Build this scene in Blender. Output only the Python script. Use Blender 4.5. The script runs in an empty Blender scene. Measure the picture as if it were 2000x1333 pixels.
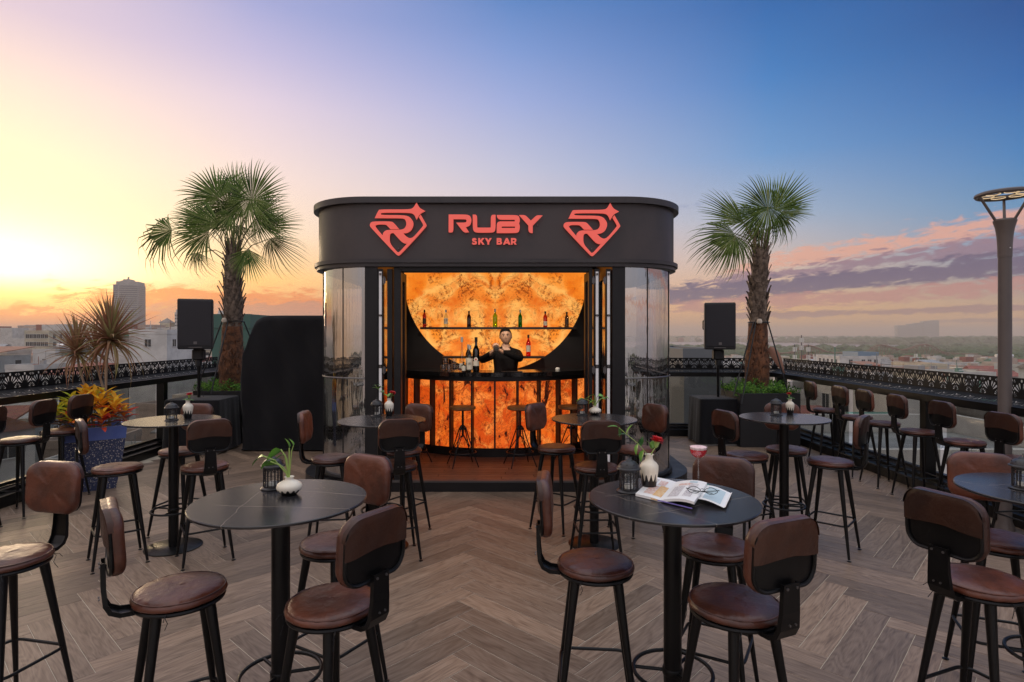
import bpy, bmesh, math, random
from mathutils import Vector, Matrix
R = math.radians
PI = math.pi
rnd = random.Random(11)
S = bpy.context.scene
C = S.collection
K = 1.0952            # metres along the view per measured unit
H = 1.75              # eye height
FX = 1150.0           # focal length in pixels of a 2000 px wide picture

# ------------------------------------------------------------------ camera
cd = bpy.data.cameras.new('camera'); cam = bpy.data.objects.new('camera', cd); C.objects.link(cam)
cam.location = (0, 0, H); cam.rotation_euler = (R(90), 0, 0)
cd.sensor_width = 36; cd.lens = 36 * FX / 2000; cd.shift_y = -0.00575
cd.clip_start = 0.05; cd.clip_end = 30000
S.camera = cam
S.view_settings.view_transform = 'Standard'; S.view_settings.look = 'None'
S.view_settings.exposure = 0.14; S.view_settings.gamma = 1; S.view_settings.use_curve_mapping = False

def lin(c):
    return tuple(((v / 255) / 12.92 if v / 255 <= 0.04045 else ((v / 255 + 0.055) / 1.055) ** 2.4) for v in c) + (1,)

class NT:
    """small helper for building node trees"""
    def __init__(s, tree): s.t = tree; s.n = tree.nodes; s.l = tree.links
    def node(s, typ, **kw):
        nd = s.n.new(typ)
        for k, v in kw.items():
            if k == 'inp':
                for a, b in v.items():
                    if b is None: continue
                    if isinstance(b, bpy.types.NodeSocket): s.l.new(b, nd.inputs[a])
                    else: nd.inputs[a].default_value = b
            else: setattr(nd, k, v)
        return nd
    def math(s, op, a, b=None, c=None, clamp=False):
        nd = s.n.new('ShaderNodeMath'); nd.operation = op; nd.use_clamp = clamp
        for i, v in enumerate((a, b, c)):
            if v is None: continue
            if isinstance(v, bpy.types.NodeSocket): s.l.new(v, nd.inputs[i])
            else: nd.inputs[i].default_value = v
        return nd.outputs[0]
    def ramp(s, fac, stops, interp='LINEAR'):
        nd = s.n.new('ShaderNodeValToRGB'); cr = nd.color_ramp; cr.interpolation = interp
        stops = sorted(stops, key=lambda q: q[0])
        cr.elements[0].position, cr.elements[0].color = stops[0][0], stops[0][1]
        cr.elements[1].position, cr.elements[1].color = stops[-1][0], stops[-1][1]
        for p, c in stops[1:-1]:
            e = cr.elements.new(p); e.color = c
        if isinstance(fac, bpy.types.NodeSocket): s.l.new(fac, nd.inputs[0])
        return nd.outputs[0]
    def mix(s, fac, a, b, mode='MIX'):
        nd = s.n.new('ShaderNodeMix'); nd.data_type = 'RGBA'; nd.blend_type = mode; nd.clamp_factor = True
        for i, v in ((0, fac), (6, a), (7, b)):
            if isinstance(v, bpy.types.NodeSocket): s.l.new(v, nd.inputs[i])
            else: nd.inputs[i].default_value = v
        return nd.outputs[2]
    def sstep(s, v, a, b):
        nd = s.n.new('ShaderNodeMapRange'); nd.interpolation_type = 'SMOOTHSTEP'
        s.l.new(v, nd.inputs[0]); nd.inputs[1].default_value = a; nd.inputs[2].default_value = b
        return nd.outputs[0]
    def noise(s, vec, scale, detail=3, rough=0.5, dist=0.0, dim='3D'):
        nd = s.n.new('ShaderNodeTexNoise'); nd.noise_dimensions = dim
        if vec is not None: s.l.new(vec, nd.inputs['Vector'])
        nd.inputs['Scale'].default_value = scale; nd.inputs['Detail'].default_value = detail
        nd.inputs['Roughness'].default_value = rough; nd.inputs['Distortion'].default_value = dist
        return nd.outputs['Fac']

# ------------------------------------------------------------------ world (sunset sky)
SUN_AZ, SUN_EL = -41.0, 5.5        # degrees, azimuth from +Y towards +X
W = bpy.data.worlds.new('World'); S.world = W; W.use_nodes = True
W.node_tree.nodes.clear(); w = NT(W.node_tree)
tc = w.node('ShaderNodeTexCoord')
sp = w.node('ShaderNodeSeparateXYZ', inp={0: tc.outputs['Generated']})
az = w.math('MULTIPLY', w.math('ARCTAN2', sp.outputs[0], sp.outputs[1]), 180 / PI)
el = w.math('MULTIPLY', w.math('ARCSINE', sp.outputs[2]), 180 / PI)
elf = w.math('DIVIDE', el, 90.0, clamp=True)
def column(x, stops, zen):
    stops = sorted(stops, key=lambda q: -q[0]); a = math.atan((x - 1000) / FX); out = []
    for y, c in stops:
        out.append((max(0, math.degrees(math.atan((655 - y) * math.cos(a) / FX)) / 90), lin(c)))
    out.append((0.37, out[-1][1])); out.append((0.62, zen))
    return w.ramp(elf, out)
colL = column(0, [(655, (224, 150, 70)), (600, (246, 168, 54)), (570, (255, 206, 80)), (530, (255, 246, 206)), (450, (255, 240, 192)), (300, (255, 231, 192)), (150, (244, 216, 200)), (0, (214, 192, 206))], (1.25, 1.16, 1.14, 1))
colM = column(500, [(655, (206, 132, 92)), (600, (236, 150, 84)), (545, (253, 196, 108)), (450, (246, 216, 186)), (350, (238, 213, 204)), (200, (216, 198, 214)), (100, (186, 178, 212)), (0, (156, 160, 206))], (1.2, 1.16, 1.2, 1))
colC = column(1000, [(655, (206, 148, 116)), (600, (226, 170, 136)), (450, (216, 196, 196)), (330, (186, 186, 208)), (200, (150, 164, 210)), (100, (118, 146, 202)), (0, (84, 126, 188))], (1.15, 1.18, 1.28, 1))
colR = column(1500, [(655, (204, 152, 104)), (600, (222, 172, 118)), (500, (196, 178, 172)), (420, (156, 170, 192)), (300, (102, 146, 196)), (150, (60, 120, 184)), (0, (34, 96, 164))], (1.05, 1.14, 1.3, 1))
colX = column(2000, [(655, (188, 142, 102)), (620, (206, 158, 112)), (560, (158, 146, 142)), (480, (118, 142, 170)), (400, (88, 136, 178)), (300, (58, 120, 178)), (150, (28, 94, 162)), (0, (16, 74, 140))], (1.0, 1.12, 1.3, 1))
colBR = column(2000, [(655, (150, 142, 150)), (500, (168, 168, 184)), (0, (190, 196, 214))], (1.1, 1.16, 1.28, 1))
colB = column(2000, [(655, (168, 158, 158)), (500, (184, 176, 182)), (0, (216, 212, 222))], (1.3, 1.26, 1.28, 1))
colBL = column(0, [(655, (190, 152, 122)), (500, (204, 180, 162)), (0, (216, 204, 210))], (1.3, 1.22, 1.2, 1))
sky = colL
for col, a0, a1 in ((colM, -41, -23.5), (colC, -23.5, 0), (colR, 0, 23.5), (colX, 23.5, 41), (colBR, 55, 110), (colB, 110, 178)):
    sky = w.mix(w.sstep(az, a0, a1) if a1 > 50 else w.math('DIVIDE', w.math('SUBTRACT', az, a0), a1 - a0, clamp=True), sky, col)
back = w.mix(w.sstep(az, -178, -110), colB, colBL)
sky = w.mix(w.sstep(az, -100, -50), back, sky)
# glow of the low sun
da = w.math('DIVIDE', w.math('SUBTRACT', az, SUN_AZ), 9.0)
de = w.math('DIVIDE', w.math('SUBTRACT', el, SUN_EL), 2.6)
g = w.math('EXPONENT', w.math('MULTIPLY', w.math('ADD', w.math('MULTIPLY', da, da), w.math('MULTIPLY', de, de)), -1.0))
g = w.math('MULTIPLY', g, 0.85)
gc = w.mix(g, (0, 0, 0, 1), (1, .84, .58, 1)); sky = w.mix(1.0, sky, gc, 'ADD')
# clouds live in (azimuth, elevation); each bank is a soft band broken up by noise
cv = w.node('ShaderNodeCombineXYZ', inp={0: w.math('MULTIPLY', az, 0.22), 1: w.math('SUBTRACT', w.math('MULTIPLY', el, 0.85), w.math('MULTIPLY', az, 0.05))}).outputs[0]
n1 = w.noise(cv, 1.0, 6, 0.58, 0.3)
n2 = w.noise(cv, 2.7, 4, 0.6, 0.2)
nn = w.math('ADD', w.math('MULTIPLY', n1, 0.75), w.math('MULTIPLY', n2, 0.25))
def band(a0, e0, a1, e1, s):
    k = (e1 - e0) / (a1 - a0)
    c = w.math('ADD', w.math('MULTIPLY', w.math('SUBTRACT', az, a0), k), e0)
    d = w.math('DIVIDE', w.math('SUBTRACT', el, c), s)
    return w.math('EXPONENT', w.math('MULTIPLY', w.math('MULTIPLY', d, d), -1.0))
wv = w.node('ShaderNodeCombineXYZ', inp={0: w.math('MULTIPLY', az, 0.62), 1: w.math('SUBTRACT', w.math('MULTIPLY', el, 2.3), w.math('MULTIPLY', az, 0.20)), 2: 3.0}).outputs[0]
n3 = w.noise(wv, 1.0, 7, 0.6, 0.5)
nn = w.math('ADD', w.math('MULTIPLY', nn, 0.42), w.math('MULTIPLY', n3, 0.58))
def cloud(sky, bnd, a_in, a_full, thr, soft, col, amt, a_out=None, a_gone=None):
    m = w.math('MULTIPLY', bnd, w.sstep(az, a_in, a_full))
    if a_out is not None: m = w.math('MULTIPLY', m, w.math('SUBTRACT', 1.0, w.sstep(az, a_out, a_gone)))
    f = w.sstep(w.math('ADD', w.math('MULTIPLY', w.math('SUBTRACT', nn, .5), 3.4), m), thr - .5, thr - .5 + soft)
    f = w.math('MULTIPLY', w.math('MULTIPLY', f, amt), w.sstep(m, 0.0, 0.35))
    return w.mix(f, sky, col)
sky = cloud(sky, band(15, 5.2, 41, 8.4, 1.5), 13, 24, 1.02, 0.5, lin((220, 158, 136)), 0.85)
sky = cloud(sky, band(15, 4.3, 41, 7.0, 1.3), 11, 20, 1.12, 0.35, lin((136, 108, 128)), 0.9)
sky = cloud(sky, band(15, 3.7, 41, 5.3, 1.15), 8, 15, .92, 0.4, lin((92, 80, 112)), 0.97)
sky = cloud(sky, band(15, 2.6, 41, 3.7, 0.9), 12, 18, 1.0, 0.4, lin((180, 124, 120)), 0.85)
sky = cloud(sky, band(12, 1.7, 50, 2.1, 0.4), 14, 20, 1.05, 0.3, lin((146, 108, 114)), 0.8)
sky = cloud(sky, band(20, 1.0, 50, 1.2, 0.2), 26, 36, 1.15, 0.3, lin((150, 116, 116)), 0.7)
sky = cloud(sky, band(-35, 3.1, -12, 2.6, 1.5), -42, -33, 0.95, 0.45, lin((224, 112, 44)), 0.97, -16, -8)
sky = cloud(sky, band(-35, 1.9, -12, 2.1, 1.1), -37, -29, 0.9, 0.4, lin((178, 108, 96)), 0.9, -14, -6)
sky = cloud(sky, band(-60, 1.2, -30, 0.8, 1.2), -80, -60, 0.85, 0.2, lin((226, 104, 26)), 1.0, -33, -28)
sky = cloud(sky, band(8, 10.8, 22, 12.4, 1.0), 5, 11, 1.35, 0.5, lin((128, 140, 176)), 0.5, 18, 25)
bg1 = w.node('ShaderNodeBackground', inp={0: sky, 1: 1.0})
nish = w.node('ShaderNodeTexSky', sky_type='NISHITA', sun_disc=False, sun_elevation=R(SUN_EL), sun_rotation=R(SUN_AZ), altitude=60, dust_density=2.0)
bg2 = w.node('ShaderNodeBackground', inp={0: nish.outputs[0], 1: 0.012})
wo = w.node('ShaderNodeOutputWorld')
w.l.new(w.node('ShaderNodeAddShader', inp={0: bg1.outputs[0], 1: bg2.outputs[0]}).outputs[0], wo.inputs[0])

# ------------------------------------------------------------------ sun
sd = bpy.data.lights.new('sun', 'SUN'); so = bpy.data.objects.new('sun', sd); C.objects.link(so)
sd.energy = 0.7; sd.angle = R(12.0); sd.color = (1.0, 0.72, 0.46)
sv = Vector((math.sin(R(SUN_AZ)) * math.cos(R(SUN_EL)), math.cos(R(SUN_AZ)) * math.cos(R(SUN_EL)), math.sin(R(SUN_EL))))
so.rotation_euler = (-sv).to_track_quat('-Z', 'Y').to_euler()

# ------------------------------------------------------------------ mesh helpers
class MB:
    def __init__(s): s.v = []; s.f = []; s.m = []; s.sm = []; s.uv = None
    def add(s, vs, fs, mi=0, smooth=False):
        o = len(s.v); s.v += [tuple(p) for p in vs]
        for f in fs: s.f.append([i + o for i in f]); s.m.append(mi); s.sm.append(smooth)
        return s
    def box(s, x0, x1, y0, y1, z0, z1, mi=0, M=None):
        vs = [Vector(p) for p in ((x0, y0, z0), (x1, y0, z0), (x1, y1, z0), (x0, y1, z0), (x0, y0, z1), (x1, y0, z1), (x1, y1, z1), (x0, y1, z1))]
        if M is not None: vs = [M @ p for p in vs]
        return s.add(vs, [(0, 3, 2, 1), (4, 5, 6, 7), (0, 1, 5, 4), (1, 2, 6, 5), (2, 3, 7, 6), (3, 0, 4, 7)], mi)
    def bbox(s, x0, x1, y0, y1, z0, z1, b=0.004, mi=0, M=None):
        """box with chamfered vertical and horizontal edges"""
        vs = []
        for (zz, i) in ((z0, b), (z0 + b, 0), (z1 - b, 0), (z1, b)):
            a, c, d, e = x0 + i, x1 - i, y0 + i, y1 - i
            for p in ((a + b, d), (c - b, d), (c, d + b), (c, e - b), (c - b, e), (a + b, e), (a, e - b), (a, d + b)):
                vs.append(Vector((p[0], p[1], zz)))
        if M is not None: vs = [M @ p for p in vs]
        fs = [tuple(range(7, -1, -1)), tuple(range(24, 32))]
        for r in range(3):
            for k in range(8): fs.append((r * 8 + k, r * 8 + (k + 1) % 8, (r + 1) * 8 + (k + 1) % 8, (r + 1) * 8 + k))
        return s.add(vs, fs, mi)
    def tube(s, pts, r, n=8, mi=0, caps=True, closed=False, flat=None):
        pts = [Vector(p) for p in pts]; N = len(pts)
        rr = r if isinstance(r, (list, tuple)) else [r] * N
        vs = []; up = None
        for i, p in enumerate(pts):
            if closed: t = pts[(i + 1) % N] - pts[i - 1]
            else: t = pts[min(i + 1, N - 1)] - pts[max(i - 1, 0)]
            t.normalize()
            if up is None:
                up = Vector((0, 0, 1)) if abs(t.z) < 0.9 else Vector((1, 0, 0))
            a = t.cross(up);
            if a.length < 1e-6: a = t.cross(Vector((0, 1, 0)))
            a.normalize(); b = a.cross(t).normalized(); up = b
            for k in range(n):
                q = 2 * PI * k / n
                ca, cb = math.cos(q) * rr[i], math.sin(q) * rr[i]
                if flat: cb *= flat
                vs.append(p + a * ca + b * cb)
        fs = []
        for i in range(N if closed else N - 1):
            j = (i + 1) % N
            for k in range(n): fs.append((i * n + k, i * n + (k + 1) % n, j * n + (k + 1) % n, j * n + k))
        if caps and not closed: fs += [tuple(range(n - 1, -1, -1)), tuple(range((N - 1) * n, N * n))]
        return s.add(vs, fs, mi, True)
    def lathe(s, prof, n=24, mi=0, c=(0, 0, 0), caps=True, M=None, sx=1, sy=1):
        vs = []
        for r, z in prof:
            for k in range(n):
                q = 2 * PI * k / n; p = Vector((c[0] + math.cos(q) * r * sx, c[1] + math.sin(q) * r * sy, c[2] + z))
                vs.append(M @ p if M is not None else p)
        fs = []
        for i in range(len(prof) - 1):
            for k in range(n): fs.append((i * n + k, i * n + (k + 1) % n, (i + 1) * n + (k + 1) % n, (i + 1) * n + k))
        if caps:
            if prof[0][0] > 1e-5: fs.append(tuple(range(n - 1, -1, -1)))
            if prof[-1][0] > 1e-5: fs.append(tuple(range((len(prof) - 1) * n, len(prof) * n)))
        return s.add(vs, fs, mi, True)
    def prism(s, poly, z0, z1, mi=0, M=None):
        n = len(poly)
        vs = [Vector((p[0], p[1], z0)) for p in poly] + [Vector((p[0], p[1], z1)) for p in poly]
        if M is not None: vs = [M @ p for p in vs]
        fs = [tuple(range(n - 1, -1, -1)), tuple(range(n, 2 * n))] + [(k, (k + 1) % n, n + (k + 1) % n, n + k) for k in range(n)]
        return s.add(vs, fs, mi)
    def strip(s, poly, z0, z1, mi=0, closed=False, smooth=True):
        n = len(poly); vs = [(p[0], p[1], z0) for p in poly] + [(p[0], p[1], z1) for p in poly]
        return s.add(vs, [(k, (k + 1) % n, n + (k + 1) % n, n + k) for k in range(n if closed else n - 1)], mi, smooth)
    def grid(s, fn, nu, nv, mi=0, smooth=True, wrapu=False):
        vs = [fn(i / nu, j / nv) for j in range(nv + 1) for i in range(nu + 1)]
        fs = [(j * (nu + 1) + i, j * (nu + 1) + i + 1, (j + 1) * (nu + 1) + i + 1, (j + 1) * (nu + 1) + i) for j in range(nv) for i in range(nu)]
        return s.add(vs, fs, mi, smooth)
    def mesh(s, name, mats, ang=38):
        me = bpy.data.meshes.new(name); me.from_pydata(s.v, [], s.f)
        for m in (mats if isinstance(mats, (list, tuple)) else [mats]): me.materials.append(m)
        me.polygons.foreach_set('material_index', s.m)
        me.polygons.foreach_set('use_smooth', s.sm)
        me.update()
        if any(s.sm): me.set_sharp_from_angle(angle=R(ang))
        return me
def put(name, me, parent=None, loc=(0, 0, 0), rot=(0, 0, 0), sc=None):
    o = bpy.data.objects.new(name, me); C.objects.link(o); o.parent = parent
    o.location = loc; o.rotation_euler = rot
    if sc is not None: o.scale = sc if isinstance(sc, (tuple, list)) else (sc, sc, sc)
    return o
def thing(name, label, cat, loc=(0, 0, 0), rz=0, group=None):
    o = bpy.data.objects.new(name, None); C.objects.link(o); o.location = loc; o.rotation_euler = (0, 0, rz)
    o.empty_display_size = 0.1; return tag(o, label, cat, group)
def tag(o, label, cat, group=None, kind=None):
    if label: o['label'] = label
    if cat: o['category'] = cat
    if group: o['group'] = group
    if kind: o['kind'] = kind
    return o
def struct(name, me, loc=(0, 0, 0)):
    o = put(name, me, None, loc); o['kind'] = 'structure'; return o
def dup(root, loc, rz, label, group=None, sc=None):
    r = root.copy(); C.objects.link(r); r.location = loc; r.rotation_euler = (0, 0, rz); r['label'] = label
    if sc: r.scale = (sc, sc, sc)
    if group: r['group'] = group
    for ch in list(root.children):
        c = ch.copy(); C.objects.link(c); c.parent = r
        for g_ in list(ch.children):
            d = g_.copy(); C.objects.link(d); d.parent = c
    return r
def flat(splines, depth, mat, name='plate', bevel=0.0):
    """extruded flat plate in the XY plane from outline + hole polygons"""
    cu = bpy.data.curves.new(name, 'CURVE'); cu.dimensions = '2D'; cu.fill_mode = 'BOTH'; cu.extrude = depth / 2
    cu.bevel_depth = bevel; cu.bevel_resolution = 1
    for pts in splines:
        spn = cu.splines.new('POLY'); spn.points.add(len(pts) - 1); spn.use_cyclic_u = True
        for i, p in enumerate(pts): spn.points[i].co = (p[0], p[1], 0, 1)
    o = bpy.data.objects.new('tmp', cu); C.objects.link(o)
    dg = bpy.context.evaluated_depsgraph_get()
    me = bpy.data.meshes.new_from_object(o.evaluated_get(dg)); me.name = name
    bpy.data.objects.remove(o); bpy.data.curves.remove(cu)
    me.materials.clear(); me.materials.append(mat)
    return me
def smoothpoly(pts, it=2):
    """Chaikin corner cutting; points given as (x,y,1) stay sharp"""
    for _ in range(it):
        out = []; n = len(pts)
        for i in range(n):
            p = pts[i]; a = pts[i - 1]; b = pts[(i + 1) % n]
            if len(p) > 2: out.append(p); continue
            out.append((p[0] * .78 + a[0] * .22, p[1] * .78 + a[1] * .22)); out.append((p[0] * .78 + b[0] * .22, p[1] * .78 + b[1] * .22))
        pts = out
    return [(p[0], p[1]) for p in pts]
def px(x, y, Y):           # world point at distance Y seen at picture position (x, y)
    return Vector(((x - 1000) / FX * Y, Y, H + (655 - y) / FX * Y))

# ------------------------------------------------------------------ materials
def mat(name, col, rough=0.5, metal=0.0, spec=0.5, bump=None, var=None, coat=0.0, alpha=None, sheen=0, sub=0):
    """principled with optional noise bump (scale, strength[, stretch]) and colour variation (scale, other colour, amount)"""
    m = bpy.data.materials.new(name); m.use_nodes = True; t = NT(m.node_tree); b = t.n['Principled BSDF']
    c = col if len(col) == 4 else tuple(col) + (1,)
    b.inputs['Base Color'].default_value = c; b.inputs['Roughness'].default_value = rough
    b.inputs['Metallic'].default_value = metal; b.inputs['Specular IOR Level'].default_value = spec
    b.inputs['Coat Weight'].default_value = coat; b.inputs['Sheen Weight'].default_value = sheen
    tcn = None
    if bump or var:
        tcn = t.node('ShaderNodeTexCoord').outputs['Object']
        oi = t.node('ShaderNodeObjectInfo').outputs['Random']
        tcn = t.node('ShaderNodeVectorMath', operation='ADD', inp={0: tcn, 1: t.node('ShaderNodeCombineXYZ', inp={0: t.math('MULTIPLY', oi, 31.0), 1: t.math('MULTIPLY', oi, 17.0)}).outputs[0]}).outputs[0]
    if var:
        n = t.noise(tcn, var[0], 5, 0.6)
        cc = t.mix(t.sstep(n, 0.35, 0.65) if len(var) < 4 else t.sstep(n, var[3][0], var[3][1]), c, tuple(var[1]) + ((1,) if len(var[1]) == 3 else ()))
        cc = t.mix(var[2], c, cc); t.l.new(cc, b.inputs['Base Color'])
        rv = t.math('ADD', t.math('MULTIPLY', t.noise(tcn, var[0] * 2.3, 4), 0.24), rough - 0.12)
        t.l.new(rv, b.inputs['Roughness'])
    if bump:
        v = tcn
        if len(bump) > 2: v = t.node('ShaderNodeMapping', inp={0: tcn, 3: bump[2]}).outputs[0]
        n = t.noise(v, bump[0], 5, 0.6)
        bp = t.node('ShaderNodeBump', inp={'Strength': bump[1], 'Distance': 0.01, 'Height': n}); t.l.new(bp.outputs[0], b.inputs['Normal'])
    return m
def glassy(name, tint, gloss=0.3, rough=0.02, wavy=0):
    m = bpy.data.materials.new(name); m.use_nodes = True; t = NT(m.node_tree); t.n.clear()
    tr = t.node('ShaderNodeBsdfTransparent', inp={0: tint}); gl = t.node('ShaderNodeBsdfGlossy', inp={0: (1, 1, 1, 1), 'Roughness': rough})
    ge = t.node('ShaderNodeNewGeometry'); dt = t.node('ShaderNodeVectorMath', operation='DOT_PRODUCT', inp={0: ge.outputs['Normal'], 1: ge.outputs['Incoming']})
    fr = t.math('POWER', t.math('SUBTRACT', 1.0, t.math('ABSOLUTE', dt.outputs['Value']), clamp=True), 5.0); f = t.math('ADD', t.math('MULTIPLY', fr, 1.0 - gloss), gloss, clamp=True)
    if wavy:
        v_ = t.node('ShaderNodeMapping', inp={0: ge.outputs['Position'], 3: (1, 1, .10)}).outputs[0]
        bp_w = t.node('ShaderNodeBump', inp={'Strength': wavy, 'Distance': .02, 'Height': t.noise(v_, 9, 3)}); t.l.new(bp_w.outputs[0], gl.inputs['Normal'])
    mx = t.node('ShaderNodeMixShader', inp={0: f, 1: tr.outputs[0], 2: gl.outputs[0]})
    out = t.node('ShaderNodeOutputMaterial'); t.l.new(mx.outputs[0], out.inputs[0]); return m
def emit(name, col, st):
    m = bpy.data.materials.new(name); m.use_nodes = True; b = m.node_tree.nodes['Principled BSDF']
    b.inputs['Base Color'].default_value = tuple(col) + (1,); b.inputs['Emission Color'].default_value = tuple(col) + (1,); b.inputs['Emission Strength'].default_value = st
    return m

M = {}
M['black'] = mat('black_powder_coat', (.0035, .0035, .004), .34, spec=.28, bump=(260, .05))
M['blacksat'] = mat('black_satin_frame', (.007, .0065, .0075), .42, spec=.35, bump=(200, .06), var=(2.5, (.012, .011, .012), .6))
M['fret'] = mat('matt_black_fretwork', (.006, .006, .007), .6, spec=.2)
M['cloth'] = mat('black_cloth', (.006, .006, .008), .85, spec=.2, bump=(60, .5), sheen=.15)
M['leather'] = mat('brown_leather', (.118, .036, .019), .34, spec=.5, bump=(22, .42), var=(5, (.045, .016, .011), .9))
M['leather_back'] = mat('brown_leather_sleeve', (.050, .020, .012), .5, spec=.35, bump=(30, .25), var=(5, (.028, .013, .010), .8))
for k_ in ('leather', 'leather_back'):
    t = NT(M[k_].node_tree); b = t.n['Principled BSDF']; src = b.inputs['Base Color'].links[0].from_socket
    oi = t.node('ShaderNodeObjectInfo').outputs['Random']
    t.l.new(t.mix(1.0, src, t.ramp(oi, [(0, (.62, .60, .60, 1)), (.5, (.95, .92, .92, 1)), (1, (1.35, 1.3, 1.25, 1))]), 'MULTIPLY'), b.inputs['Base Color'])
    sc_ = t.noise(t.node('ShaderNodeTexCoord').outputs['Object'], 38, 6, .7); t.l.new(t.math('ADD', t.math('MULTIPLY', sc_, .38), .16), b.inputs['Roughness'])
M['steel'] = mat('steel', (.88, .87, .86), .3, metal=.0)
M['steeldk'] = mat('dark_steel', (.16, .15, .15), .35, metal=.8)
M['fascia'] = mat('charcoal_metal_panel', (.055, .043, .042), .42, metal=.0, spec=.5, bump=(9, .06, (1, 1, .25)), var=(1.3, (.030, .026, .028), .9))
M['trim'] = mat('charcoal_trim', (.040, .034, .035), .38, var=(2, (.026, .022, .024), .7))
M['sign'] = mat('salmon_acrylic', (.86, .115, .085), .4)
b_ = M['sign'].node_tree.nodes['Principled BSDF']; b_.inputs['Emission Color'].default_value = (.95, .16, .12, 1); b_.inputs['Emission Strength'].default_value = .32
M['ceramic'] = None
M['leafg'] = mat('green_leaf', (.10, .27, .03), .35, var=(30, (.16, .36, .04), .7)); M['leafdk'] = mat('dark_green_leaf', (.03, .11, .02), .4)
M['stem'] = mat('pale_green_stem', (.30, .42, .10), .45); M['red'] = mat('red_petal', (.62, .012, .02), .55, var=(60, (.35, .004, .008), .8))
M['glass'] = glassy('clear_glass', (.93, .95, .94, 1), .07); M['railglass'] = glassy('railing_glass', (.72, .73, .71, 1), .04)
M['kglass'] = glassy('curved_tinted_glass', (.60, .59, .58, 1), .44, .02, .45)
M['white'] = mat('white_paint', (.7, .69, .66), .6)

# ------------------------------------------------------------------ rooftop floor: herringbone porcelain planks
def wood_mat(name, c1, c2, c3, stuff=False):
    m = bpy.data.materials.new(name); m.use_nodes = True; t = NT(m.node_tree); b = t.n['Principled BSDF']
    uv = t.node('ShaderNodeUVMap').outputs[0]; oi = t.node('ShaderNodeObjectInfo').outputs['Random']
    s = t.node('ShaderNodeSeparateXYZ', inp={0: uv})
    cell = t.node('ShaderNodeCombineXYZ', inp={0: t.math('FLOOR', t.math('DIVIDE', s.outputs[0], 5.0)), 1: t.math('FLOOR', t.math('DIVIDE', s.outputs[1], 5.0)), 2: t.math('MULTIPLY', oi, 977.0)}).outputs[0]
    wn = t.node('ShaderNodeTexWhiteNoise', inp={0: cell}); tone = wn.outputs[0]
    off = t.node('ShaderNodeVectorMath', operation='MULTIPLY_ADD', inp={0: wn.outputs[1], 1: (40, 40, 40), 2: uv}).outputs[0]
    v = t.node('ShaderNodeMapping', inp={0: off, 3: (2.6, 42, 1)}).outputs[0]
    g1 = t.noise(v, 1.0, 7, 0.65, 1.6); v2 = t.node('ShaderNodeMapping', inp={0: off, 3: (9, 190, 1)}).outputs[0]
    g2 = t.noise(v2, 1.0, 4, 0.6, 0.4)
    v3 = t.node('ShaderNodeMapping', inp={0: off, 3: (1.4, 6.5, 1)}).outputs[0]
    ring = t.math('FRACT', t.math('MULTIPLY', t.noise(v3, 1.0, 2, .5, .3), 13.0))
    ring = t.math('ABSOLUTE', t.math('SUBTRACT', ring, .5))
    f = t.math('ADD', t.math('MULTIPLY', g1, .62), t.math('ADD', t.math('MULTIPLY', g2, .34), t.math('MULTIPLY', ring, .26)))
    c = t.ramp(f, [(.38, c3), (.52, c1), (.70, c2)])
    c = t.mix(1.0, c, t.ramp(tone, [(0, (.64, .63, .62, 1)), (.35, (.88, .86, .85, 1)), (.75, (1.08, 1.05, 1.03, 1)), (1, (1.32, 1.27, 1.22, 1))]), 'MULTIPLY')
    big = t.noise(t.node('ShaderNodeTexCoord').outputs['Object'], 1.3, 3)
    t.l.new(c, b.inputs['Base Color'])
    t.l.new(t.math('ADD', t.math('MULTIPLY', g2, .22), .33), b.inputs['Roughness'])
    bp = t.node('ShaderNodeBump', inp={'Strength': .3, 'Distance': .003, 'Height': f}); t.l.new(bp.outputs[0], b.inputs['Normal'])
    return m
M['plank'] = wood_mat('wood_look_porcelain', (.190, .132, .093, 1), (.272, .200, .149, 1), (.104, .068, .047, 1))
M['deck'] = wood_mat('red_brown_decking', (.115, .045, .024, 1), (.19, .085, .045, 1), (.05, .02, .012, 1))
M['grout'] = mat('pale_grout', (.50, .43, .34), .8, bump=(300, .2))
PW, PL, GAP = .1525, .915, .0017
def plank_geo(mb_v, mb_f, uvs, M4, ou, ov, L=PL, Wd=PW, gap=GAP, th=.012, bev=.0012):
    """one plank along local +X from 0..L, 0..Wd ; top at z 0"""
    o = len(mb_v); x0, x1, y0, y1 = gap, L - gap, gap, Wd - gap
    ring = []
    for z, i in ((-th, 0), (-bev, 0), (0, bev)):
        for p in ((x0 + i, y0 + i), (x1 - i, y0 + i), (x1 - i, y1 - i), (x0 + i, y1 - i)):
            ring.append((p[0], p[1], z))
    for p in ring: mb_v.append(tuple(M4 @ Vector(p)))
    for f in [(8, 9, 10, 11)] + [(r * 4 + k, r * 4 + (k + 1) % 4, r * 4 + 4 + (k + 1) % 4, r * 4 + 4 + k) for r in (0, 1) for k in range(4)]:
        mb_f.append([o + i for i in f]); uvs.append([(ring[i][0] + ou, ring[i][1] + ov) for i in f])
def plank_mesh(name, items, m, **kw):
    v, f, uvs = [], [], []
    for M4, ou, ov in items: plank_geo(v, f, uvs, M4, ou, ov, **kw)
    me = bpy.data.meshes.new(name); me.from_pydata(v, [], f); me.materials.append(m)
    ul = me.uv_layers.new(name='UVMap').data; k = 0
    for face in uvs:
        for q in face: ul[k].uv = q; k += 1
    me.update(); return me
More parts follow.
